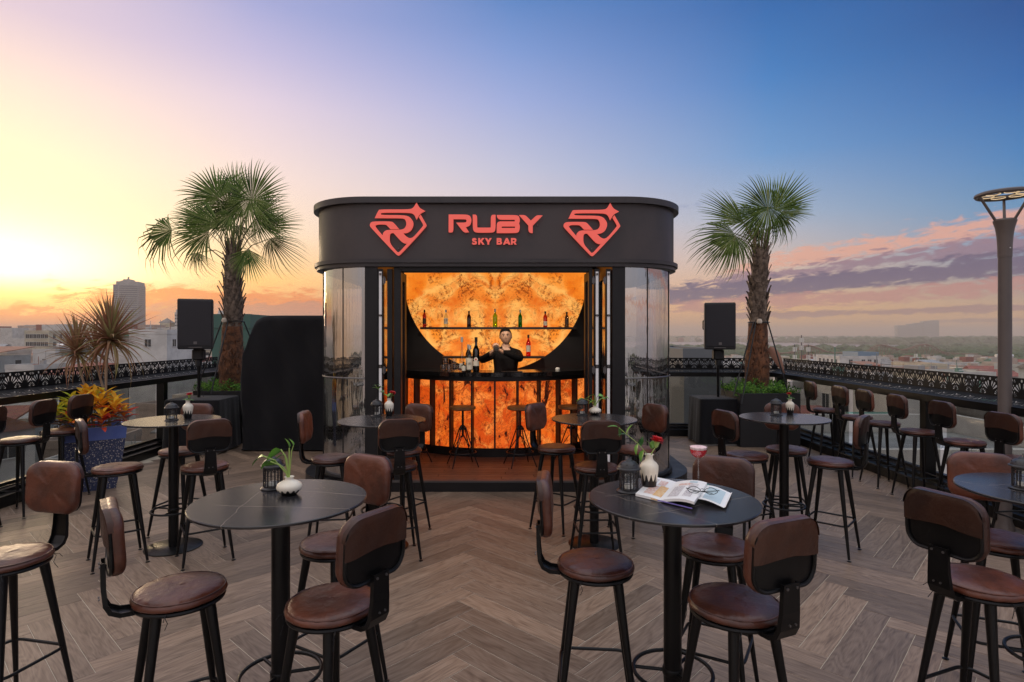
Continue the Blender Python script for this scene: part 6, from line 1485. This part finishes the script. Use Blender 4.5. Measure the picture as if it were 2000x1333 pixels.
def building(x, y, w_, d_, ztop, rz, wall, roof=0, kind='flat', parts=False, label=None, name='building', group=None, rows=None, cols=None, wsz=1.0, merged=True, z0=GZ):
    """box house with its front towards the terrace"""
    t = thing(name, label, 'building', (x, y, z0), rz, group); h = ztop - z0; hw, hd_ = w_ / 2, d_ / 2
    m_ = MB(); m_.box(-hw, hw, -hd_, hd_, 0, h)
    st = 3.3; blank = rows == 0; nr = rows if rows is not None else min(5, max(1, int(h / st) - 0)); nc = cols if cols is not None else max(1, int(w_ / 3.0))
    nd = max(1, int(d_ / 3.4)); wb = MB()
    def face(cnt, half, Mx, dist):
        for i in range(cnt):
            u = -half + 2 * half * (i + .5) / cnt
            for r_ in range(nr):
                z = h - (r_ + 1) * st + .9
                if z < 0: continue
                if crg.random() < .14: continue
                if parts:
                    o = put('window', win_me, t, sc=wsz); o.matrix_local = Mx @ Matrix.Translation((u, -dist, z)) @ Matrix.Scale(wsz, 4); f_ = put('frame', wfr_me, o)
                else: wb.box(u - .62 * wsz, u + .62 * wsz, -dist - .03, -dist + .02, z, z + 1.35 * wsz, 0, Mx)
    if nr and nc:
        face(nc, hw * .92, Matrix.Identity(4), hd_); face(nd, hd_ * .9, Matrix.Rotation(R(90), 4, 'Z'), hw); face(nd, hd_ * .9, Matrix.Rotation(R(-90), 4, 'Z'), hw)
    put('wall', m_.mesh('wall', wall), t)
    if wb.v: o = put('windows', wb.mesh('windows', WIN), t); o['kind'] = 'stuff'
    rm = ROOFM[roof]
    if kind == 'gable':
        m_ = MB(); e = .5; rh = d_ * .22
        m_.add([(-hw - e, -hd_ - e, h - .1), (hw + e, -hd_ - e, h - .1), (hw + e, hd_ + e, h - .1), (-hw - e, hd_ + e, h - .1), (-hw - e, 0, h + rh), (hw + e, 0, h + rh)], [(3, 2, 1, 0), (0, 1, 5, 4), (2, 3, 4, 5), (0, 4, 3), (1, 2, 5)]); put('roof', m_.mesh('roof', rm), t)
    elif kind == 'shed':
        m_ = MB(); e = .5; m_.add([(-hw - e, -hd_ - e, h + .05), (hw + e, -hd_ - e, h + .05), (hw + e, hd_ + e, h + d_ * .16), (-hw - e, hd_ + e, h + d_ * .16), (-hw - e, -hd_ - e, h + .2), (hw + e, -hd_ - e, h + .2), (hw + e, hd_ + e, h + d_ * .16 + .15), (-hw - e, hd_ + e, h + d_ * .16 + .15)], [(3, 2, 1, 0), (4, 5, 6, 7), (0, 1, 5, 4), (1, 2, 6, 5), (2, 3, 7, 6), (3, 0, 4, 7)]); put('roof', m_.mesh('roof', rm), t)
    else:
        m_ = MB(); m_.box(-hw + .25, hw - .25, -hd_ + .25, hd_ - .25, h + .001, h + .05); put('roof', m_.mesh('roof', rm), t)
        m_ = MB(); ph = .9
        m_.box(-hw - .06, hw + .06, -hd_ - .06, -hd_ + .2, h + .002, h + ph); m_.box(-hw - .06, hw + .06, hd_ - .2, hd_ + .06, h + .002, h + ph); m_.box(-hw - .06, -hw + .2, -hd_ + .201, hd_ - .201, h + .002, h + ph - .01); m_.box(hw - .2, hw + .06, -hd_ + .201, hd_ - .201, h + .002, h + ph - .01); put('parapet', m_.mesh('parapet', wall), t)
        if 50 < y < 160:
            for _ in range(3):
                ax_, ay_ = crg.uniform(-hw * .75, hw * .75), crg.uniform(-hd_ * .7, -hd_ * .1); aw = crg.uniform(.3, .9); ah = crg.uniform(.5, 1.6)
                m_ = MB(); m_.box(ax_ - aw, ax_ + aw, ay_ - .4, ay_ + .4, h + .051, h + ah); m_.tube([(ax_, ay_ + .6, h + .1), (ax_, ay_ + .6, h + ah + crg.uniform(.3, 2))], .05, 5); put('roof_unit', m_.mesh('roof_unit', crg.choice((WALL[3], WALL[4], ROOFM[3], ROOFM[1], ROOFM[2]))), t)
        if crg.random() < .6 and w_ > 5 and y > 115 and rows is None:
            bx_ = crg.uniform(-hw * .4, hw * .4); m_ = MB(); m_.box(bx_ - hw * .3, bx_ + hw * .3, hd_ * .1, hd_ * .7, h + .051, h + 2.6); put('stair_house', m_.mesh('stair_house', crg.choice(WALL)), t)
            if crg.random() < .6: m_ = MB(); m_.tube([(bx_ - .8, hd_ * .4, h + 3.2), (bx_ + .8, hd_ * .4, h + 3.2)], .6, 10); m_.box(bx_ - .7, bx_ + .7, hd_ * .4 - .3, hd_ * .4 + .3, h + 2.601, h + 2.75); put('water_tank', m_.mesh('water_tank', M['capw']), t)
    return t
def pbuild(x0, x1, ytop, Y, depth, **kw):
    """a building whose front spans picture columns x0..x1 with its roof edge at row ytop"""
    a_, b_2 = px(x0, ytop, Y), px(x1, ytop, Y); return building((a_.x + b_2.x) / 2, Y + depth / 2, abs(b_2.x - a_.x), depth, a_.z, kw.pop('rz', 0), **kw)
taken = []
# sunset side, individually recognisable buildings
pbuild(252, 326, 653, 112, 12, wall=WALL[4], label='tall blank pale wall building right of the dracaena', rows=1, cols=1, parts=True)
pbuild(198, 250, 668, 118, 10, wall=WALL[0], label='pale building with open rooftop frame behind the dracaena', rows=2, parts=True)
pbuild(64, 108, 690, 140, 9, wall=WALL[4], label='white cube house left of a glazed stair tower', rows=2, cols=1, parts=True, wsz=.7)
pbuild(108, 165, 690, 142, 10, wall=WALL[6], label='grey house with dark glazing next to the white cube house', rows=3, cols=3, parts=True, wsz=1.3)
pbuild(48, 96, 650, 250, 20, wall=WALL[2], label='cream hotel block with rows of windows at the far left', rows=6, cols=6, parts=True, wsz=1.2)
pbuild(-60, 52, 702, 170, 14, wall=WALL[1], roof=4, kind='shed', label='house with pinkish sloping roof at the left edge', rows=2, parts=True)
pbuild(108, 220, 705, 125, 9, wall=WALL[4], label='long low white building just above the fretwork rail at left', rows=2, parts=True)
pbuild(10, 66, 722, 112, 8, wall=WALL[0], label='white house with balcony openings at lower left above the rail', rows=2, parts=True)
pbuild(414, 488, 641, 38, 3, wall=mat('green_sheet_wall', (.035, .10, .08), .55, bump=(2, .3, (12, 1, 1))), roof=2, label='green sheet metal structure behind the left palm trunk', rows=0)
pbuild(1336, 1408, 728, 22, 6, wall=mat('dark_cladding', (.10, .11, .12), .6), roof=0, label='dark clad building close behind the right loudspeaker crate', rows=0)
# office tower
def tower(label, x0, x1, ytop, Y, d_, wall, bandm, floors, crown=True, name='office_tower'):
    a_, b_2 = px(x0, ytop, Y), px(x1, ytop, Y); w_ = b_2.x - a_.x; t = thing(name, label, 'tower', ((a_.x + b_2.x) / 2, Y + d_ / 2, GZ), R(14)); h = a_.z - GZ; hw = w_ / 2 * .9
    m_ = MB(); m_.box(-hw, hw, -d_ / 2, d_ / 2, 0, h * .93); m_.box(-hw * .8, hw * .96, -d_ / 2 * .9, d_ / 2 * .9, h * .93 + .01, h * .97); put('shaft', m_.mesh('shaft', wall), t)
    for k in range(floors):
        z = h * .25 + (h * .93 - h * .25) * k / floors; m_ = MB(); m_.box(-hw * .5, hw * .96, -d_ / 2 - .4, -d_ / 2 + .2, z, z + h * .012); m_.box(-hw * .96, -hw * .62, -d_ / 2 - .4, -d_ / 2 + .2, z, z + h * .012); m_.box(hw - .2, hw + .4, -d_ / 2 * .9, d_ / 2 * .9, z, z + h * .012); put('window_band', m_.mesh('window_band', bandm), t)
    if crown:
        m_ = MB(); m_.box(-hw * .35, hw * .25, -d_ * .3, d_ * .3, h * .97 + .02, h * 1.0); m_.tube([(-hw * .1, 0, h), (-hw * .1, 0, h * 1.035)], hw * .08, 8); m_.box(-hw * .62, -hw * .3, -d_ * .2, d_ * .2, h * .97 + .02, h * .985); put('crown', m_.mesh('crown', wall), t)
    return t
tower('tall hazy glass office tower on the skyline above the dracaena', 216, 264, 545, 950, 34, WALL[3], mat('blue_grey_glazing', (.10, .12, .15), .3), 26)
for (x0, x1, yt, lb) in ((337, 354, 601, 'slim residential tower left of the left loudspeaker'), (420, 434, 603, 'slim residential tower between the left loudspeaker and palm'), (306, 328, 628, 'pagoda roofed tower block left of the left loudspeaker')):
    t = tower(lb, x0, x1, yt, 560, 16, WALL[4] if 'slim' in lb else WALL[2], WIN, 14, crown=False, name='apartment_tower')
    if 'pagoda' in lb:
        a_ = px((x0 + x1) / 2, yt, 560); m_ = MB(); h = a_.z - GZ; m_.add([(-6, -6, h * .97), (6, -6, h * .97), (6, 6, h * .97), (-6, 6, h * .97), (0, 0, h * .97 + 5)], [(0, 1, 4), (1, 2, 4), (2, 3, 4), (3, 0, 4), (3, 2, 1, 0)]); put('roof', m_.mesh('roof', ROOFM[0]), t)
# far slab tower on the river side
t = thing('apartment_slab', 'very faint stepped apartment slab on the right horizon', 'tower', (px(1790, 0, 3600).x, 3600, GZ))
for i, (x0, x1, yt) in enumerate(((1750, 1772, 636), (1772, 1786, 633), (1786, 1800, 631), (1800, 1815, 628), (1815, 1831, 626))):
    a_, b_2 = px(x0, yt, 3600), px(x1, yt, 3600); m_ = MB(); m_.box(a_.x - t.location.x + .5, b_2.x - t.location.x - .5, -15, 15, 0, a_.z - GZ); put('block', m_.mesh('block', WALL[3]), t)
# river side, individually recognisable
pbuild(1742, 1868, 772, 46, 16, wall=WALL[4], label='broad blank white wall behind the middle ledge stools', rows=1, cols=1, parts=True, wsz=.6)
pbuild(1640, 1742, 752, 52, 14, wall=WALL[4], label='white house with narrow windows behind the far ledge stools', rows=5, cols=3, parts=True)
pbuild(1560, 1640, 780, 56, 12, wall=WALL[0], label='pale building seen between the palm planter and the first ledge stools', rows=5, cols=3, parts=True)
pbuild(1866, 1896, 785, 60, 14, wall=WALL[0], label='narrow white facade with dark windows beside the grey block house', rows=6, cols=1, parts=True, wsz=1.4)
pbuild(1902, 1990, 812, 50, 11, wall=mat('grey_block_wall', (.20, .18, .155), .9, bump=(4, .4), var=(1.2, (.15, .135, .12), .8)), roof=4, label='bare grey block house with tiny white windows behind the street lamp', rows=3, cols=1, parts=True, wsz=.7)
pbuild(1640, 1752, 884, 34, 9, wall=WALL[4], roof=1, kind='shed', label='rust red sheet roof below the middle ledge stools', rows=0)
pbuild(1742, 1800, 878, 36, 8, wall=WALL[4], roof=2, kind='gable', label='small green sheet roof beside the rust red one', rows=0)
pbuild(1500, 2250, 930, 20, 9, wall=WALL[4], roof=3, label='wide pale flat roof right below the river side railing', rows=0)
pbuild(1640, 1720, 700, 250, 22, wall=WALL[4], label='white building with blue upper storey in front of the bridge', rows=3, cols=6, parts=True, wsz=1.3)
pbuild(1676, 1716, 692, 256, 12, wall=mat('blue_glazed_storey', (.16, .24, .32), .4), label='blue glazed roof storey on the white building before the bridge', rows=0)
pbuild(1800, 1850, 716, 200, 16, wall=WALL[2], roof=1, label='yellowish house with red roof box right of the mast', rows=3, parts=True)
pbuild(1858, 1945, 735, 130, 10, wall=WALL[0], roof=2, label='white arcade building with green roof left of the street lamp', rows=2, cols=7, parts=True)
pbuild(1760, 1852, 728, 150, 12, wall=WALL[5], roof=1, label='brownish house with red sheet roof between the masts', rows=2, parts=True)
keep = [(c.location.x, c.location.y) for c in C.objects if c.parent is None and c.get('category') in ('building', 'tower')]
# anonymous houses: seeded scatter on both sides, never overlapping
lab_w = {0: 'off-white', 1: 'tan', 2: 'cream', 3: 'grey', 4: 'white', 5: 'brown', 6: 'dark grey', 7: 'greenish grey'}
def free(x, y, r_):
    for (a_, b_2, rr_) in taken:
        if (a_ - x) ** 2 + (b_2 - y) ** 2 < (r_ + rr_) ** 2: return False
    return True
for o in list(C.objects):
    if o.parent is None and o.get('category') == 'building': 
        wl = [c for c in o.children if c.name.startswith('wall')]
        if wl: dm = wl[0].dimensions; taken.append((o.location.x, o.location.y, .5 * math.hypot(max(wl[0].bound_box[i][0] for i in range(8)) * 2, max(wl[0].bound_box[i][1] for i in range(8)) * 2) * .85))
def scatter(side, n, y0, y1, a0, a1, hfun, group):
    cnt = 0; tries = 0
    while cnt < n and tries < n * 40:
        tries += 1; Y = y0 * (y1 / y0) ** crg.random(); az_ = R(crg.uniform(a0, a1)); x = Y * math.tan(az_)
        sz = crg.uniform(5, 11) * (1 + Y / 800); dd = crg.uniform(6, 10) * (1 + Y / 800); r_ = .5 * math.hypot(sz, dd) * .85
        if not free(x, Y, r_): continue
        zt = hfun(Y); taken.append((x, Y, r_)); wi = crg.choice((0, 1, 2, 3, 4, 4, 0, 5, 6, 7)); kd = crg.choice(('flat', 'flat', 'flat', 'gable', 'shed')); rf = crg.choice((0, 0, 3, 1, 2, 4)) if kd != 'flat' else 0
        rn = {0: 'flat roof', 1: 'rust red roof', 2: 'green roof', 3: 'grey sheet roof', 4: 'terracotta roof'}[rf]
        dist = 'close below the railing' if Y < 110 else ('in the middle distance' if Y < 260 else 'far off')
        building(x, Y, sz, dd, zt, R(crg.uniform(-25, 25)), WALL[wi], rf, kd, parts=Y < 80, label='%s house with %s on the %s side, %s' % (lab_w[wi], rn, group, dist), group='houses on the %s side' % group); cnt += 1
scatter(-1, 64, 48, 108, -45, -14, lambda Y: H - Y * crg.uniform(.10, .23), 'sunset')
scatter(-1, 74, 110, 320, -45, -15, lambda Y: H - Y * crg.uniform(.022, .085), 'sunset')
scatter(-1, 44, 320, 900, -45, -15, lambda Y: H - Y * crg.uniform(-.018, .022), 'sunset')
scatter(1, 46, 48, 120, 15, 44, lambda Y: H - Y * crg.uniform(.13, .25), 'river')
scatter(1, 100, 120, 480, 14, 44, lambda Y: H - Y * crg.uniform(.048, .085), 'river')
# trees
def crownmesh(seed, n=420):
    rg = random.Random(seed); m_ = MB(); blobs = [(Vector((rg.uniform(-.5, .5), rg.uniform(-.5, .5), rg.uniform(-.2, .5))), rg.uniform(.35, .6)) for _ in range(7)]
    for i in range(n):
        c, r_ = blobs[rg.randrange(7)]; d = Vector((rg.gauss(0, 1), rg.gauss(0, 1), rg.gauss(0, 1))).normalized(); p = c + d * r_ * rg.uniform(.75, 1.05); a_ = Vector((rg.gauss(0, 1), rg.gauss(0, 1), rg.gauss(0, 1))).normalized(); b_2 = d.cross(a_)
        if b_2.length < .1: continue
        b_2.normalize(); a_ = b_2.cross(d); s_ = rg.uniform(.09, .17); m_.add([p - a_ * s_, p + b_2 * s_ * .8, p + a_ * s_, p - b_2 * s_ * .8], [(0, 1, 2, 3)], rg.randrange(3))
    return m_.mesh('crown', TM)
TM = [leafy('tree_leaf_a', (.045, .085, .022), (.07, .11, .03), .15, .5), leafy('tree_leaf_b', (.025, .055, .016), (.04, .075, .022), .15, .5), leafy('tree_leaf_c', (.06, .10, .035), (.09, .12, .05), .15, .5)]
CRW = [crownmesh(i) for i in range(4)]; trk = MB().tube([(0, 0, -1.6), (.05, 0, -.6), (0, 0, .1)], [.10, .07, .04], 6).mesh('trunk', mat('tree_trunk', (.09, .07, .05), .9))
cnt = 0
for side, a0, a1, n, Y0, Y1 in ((1, 16, 44, 60, 60, 520), (-1, -45, -20, 26, 60, 300)):
    for i in range(n):
        for _ in range(20):
            Y = Y0 * (Y1 / Y0) ** crg.random(); x = Y * math.tan(R(crg.uniform(a0, a1))); s_ = crg.uniform(4, 7.5)
            if free(x, Y, s_ * .6): break
        else: continue
        taken.append((x, Y, s_ * .6)); t = thing('tree', 'leafy green tree among the houses on the %s side, %s' % ('river' if side > 0 else 'sunset', 'near' if Y < 150 else 'farther off'), 'tree', (x, Y, GZ), crg.uniform(0, 6), 'trees among the houses'); t.scale = (s_, s_, s_); t.location.z = GZ + max(0, (H - Y * crg.uniform(.10, .2)) - GZ - 3 * s_) if Y < 150 else GZ
        put('trunk', trk, t, (0, 0, 1.6)); put('crown', CRW[i % 4], t, (0, 0, 2.1))
# woods on the flats as one mass of clumps
def woods(name, label, n, Y0, Y1, a0, a1, seed, smin, smax, fn=None):
    rg = random.Random(seed); m_ = MB()
    for i in range(n):
        Y = Y0 * (Y1 / Y0) ** rg.random(); x = Y * math.tan(R(rg.uniform(a0, a1)))
        if fn and not fn(x, Y): continue
        s_ = rg.uniform(smin, smax); mi = rg.randrange(3); ks_ = 7; zt = s_ * rg.uniform(1.0, 1.5)
        vs = [(x, Y, GZ + zt)]
        for ring_, (rr_, zf) in enumerate(((.62, .80), (1.0, .38), (.8, -.1))):
            for k in range(ks_): q = 2 * PI * k / ks_ + ring_ * .4; j = rg.uniform(.75, 1.25); vs.append((x + math.cos(q) * s_ * rr_ * j * 1.2, Y + math.sin(q) * s_ * rr_ * j, GZ + zt * zf * rg.uniform(.85, 1.15)))
        fs = [(0, 1 + k, 1 + (k + 1) % ks_) for k in range(ks_)] + [(1 + r_ * ks_ + k, 1 + (r_ + 1) * ks_ + k, 1 + (r_ + 1) * ks_ + (k + 1) % ks_, 1 + r_ * ks_ + (k + 1) % ks_) for r_ in (0, 1) for k in range(ks_)]
        m_.add(vs, fs, mi)
    o = put(name, m_.mesh(name, TM)); tag(o, label, 'woods', None, 'stuff')
def inriver(x, y):
    ins = False; n = len(rv)
    for i in range(n):
        (x1, y1), (x2, y2) = rv[i], rv[(i + 1) % n]
        if (y1 > y) != (y2 > y) and x < (x2 - x1) * (y - y1) / (y2 - y1) + x1: ins = not ins
    return ins
woods('river_woods', 'green woods on the flats between the houses and the river', 4200, 430, 2300, 12, 45, 1, 5, 12, lambda x, y: not inriver(x, y))
woods('far_woods', 'hazy woods on the far bank of the river', 3000, 2300, 6500, 8, 46, 2, 14, 26, lambda x, y: not inriver(x, y))
def specks(name, label, n, Y0, Y1, a0, a1, seed, hmin, hmax, w0, w1):
    rg = random.Random(seed); m_ = MB()
    for i in range(n):
        Y = Y0 * (Y1 / Y0) ** rg.random(); x = Y * math.tan(R(rg.uniform(a0, a1)))
        if inriver(x, Y): continue
        w_ = rg.uniform(w0, w1); d_ = rg.uniform(w0, w1); hh = rg.uniform(hmin, hmax); m_.box(x - w_, x + w_, Y - d_, Y + d_, GZ, GZ + hh, rg.randrange(5))
    o = put(name, m_.mesh(name, [WALL[0], WALL[2], WALL[5], WALL[4], ROOFM[1]])); tag(o, label, 'far city', None, 'stuff')
specks('distant_city', 'pale specks of the distant city beyond the river', 3600, 3300, 8800, 8, 45.5, 3, 14, 34, 6, 18)
specks('distant_city', 'hazy mass of distant houses under the sunset', 3800, 480, 6000, -46, -12, 4, 20, 50, 4, 11)
specks('low_houses', 'low jumble of small houses between the near roofs and the woods', 1300, 170, 600, 13, 45, 9, 13, 21, 1.6, 4.2)
# long truss bridge
by = 800; bz = px(0, 700, by).z; M['rust'] = mat('rusty_bridge_steel', (.22, .12, .09), .8)
br = thing('truss_bridge', 'long rusty truss bridge with humped spans before the river', 'bridge', (px(1720, 0, by).x, by, GZ)); ox = br.location.x
def chord(x):
    pk = [(1490, 691), (1540, 690), (1580, 675), (1625, 689), (1690, 690), (1722, 674), (1765, 684), (1811, 673), (1850, 690), (1912, 692)]
    for (a_, b_2), (c_, d_) in zip(pk, pk[1:]):
        if a_ <= x <= c_: f_ = (x - a_) / (c_ - a_); f_ = f_ * f_ * (3 - 2 * f_); return b_2 + (d_ - b_2) * f_
    return 691
for k in range(7):
    xa, xb = 1490 + k * 60, 1490 + (k + 1) * 60; m_ = MB(); stp = 10
    for yy in (0, 7):
        for i in range(6):
            x1, x2 = xa + i * stp, xa + (i + 1) * stp; P_ = lambda x, y: (px(x, y, by).x - ox, yy, px(x, y, by).z - GZ)
            m_.tube([P_(x1, chord(x1)), P_(x2, chord(x2))], .55, 4); m_.tube([P_(x1, 698), P_(x2, 698)], .55, 4); m_.tube([P_(x1, chord(x1)), P_(x1, 698)], .35, 4); m_.tube([P_(x1, 698) if i % 2 else P_(x1, chord(x1)), P_(x2, chord(x2)) if i % 2 else P_(x2, 698)], .3, 4)
    put('truss_span', m_.mesh('truss_span', M['rust']), br)
m_ = MB(); m_.box(px(1490, 0, by).x - ox, px(1912, 0, by).x - ox, -1, 8, bz - GZ - .8, bz - GZ + .2); put('deck', m_.mesh('deck', M['rust']), br)
for x in (1500, 1580, 1650, 1722, 1811, 1870): m_ = MB(); m_.box(px(x, 0, by).x - ox - 1.6, px(x, 0, by).x - ox + 1.6, 0, 7, 0, bz - GZ - .9); put('pier', m_.mesh('pier', WALL[3]), br)
# masts
for (x, yt, Y, lb, n) in ((1572, 655, 190, 'cluster of thin telecom masts left of the bridge', 4), (1789, 672, 230, 'single telecom mast in front of the bridge', 1)):
    c = px(x, yt, Y); t = thing('telecom_mast', lb, 'mast', (c.x, Y, GZ))
    for k in range(n):
        dx = (k - (n - 1) / 2) * 2.2; hh = c.z - GZ - abs(k - 1) * 3; m_ = MB(); m_.tube([(dx, 0, 0), (dx, 0, hh)], [.35, .16], 6); put('pole', m_.mesh('pole', M['steeldk']), t)
        m_ = MB()
        for z in (hh - 1.5, hh - 4): 
            for q in (0, 2.1, 4.2): m_.box(dx + .5 * math.cos(q) - .12, dx + .5 * math.cos(q) + .12, .5 * math.sin(q) - .08, .5 * math.sin(q) + .08, z - .8, z + .6)
        put('antenna', m_.mesh('antenna', M['white']), t)
# haze
m_ = MB(); m_.box(-9600, 9600, -60, 9300, GZ - 1.5, 104)
hz = put('haze', m_.mesh('haze', bpy.data.materials.new('haze_air'))); hz['kind'] = 'stuff'; hz['label'] = 'thin evening haze over the city'
hm = bpy.data.materials['haze_air']; hm.use_nodes = True; t = NT(hm.node_tree); t.n.clear()
pv = t.node('ShaderNodeVolumePrincipled', inp={'Color': (.94, .80, .68, 1), 'Density': .00026, 'Anisotropy': .2}); t.l.new(pv.outputs[0], t.node('ShaderNodeOutputMaterial').inputs['Volume'])
S.cycles.volume_bounces = 0
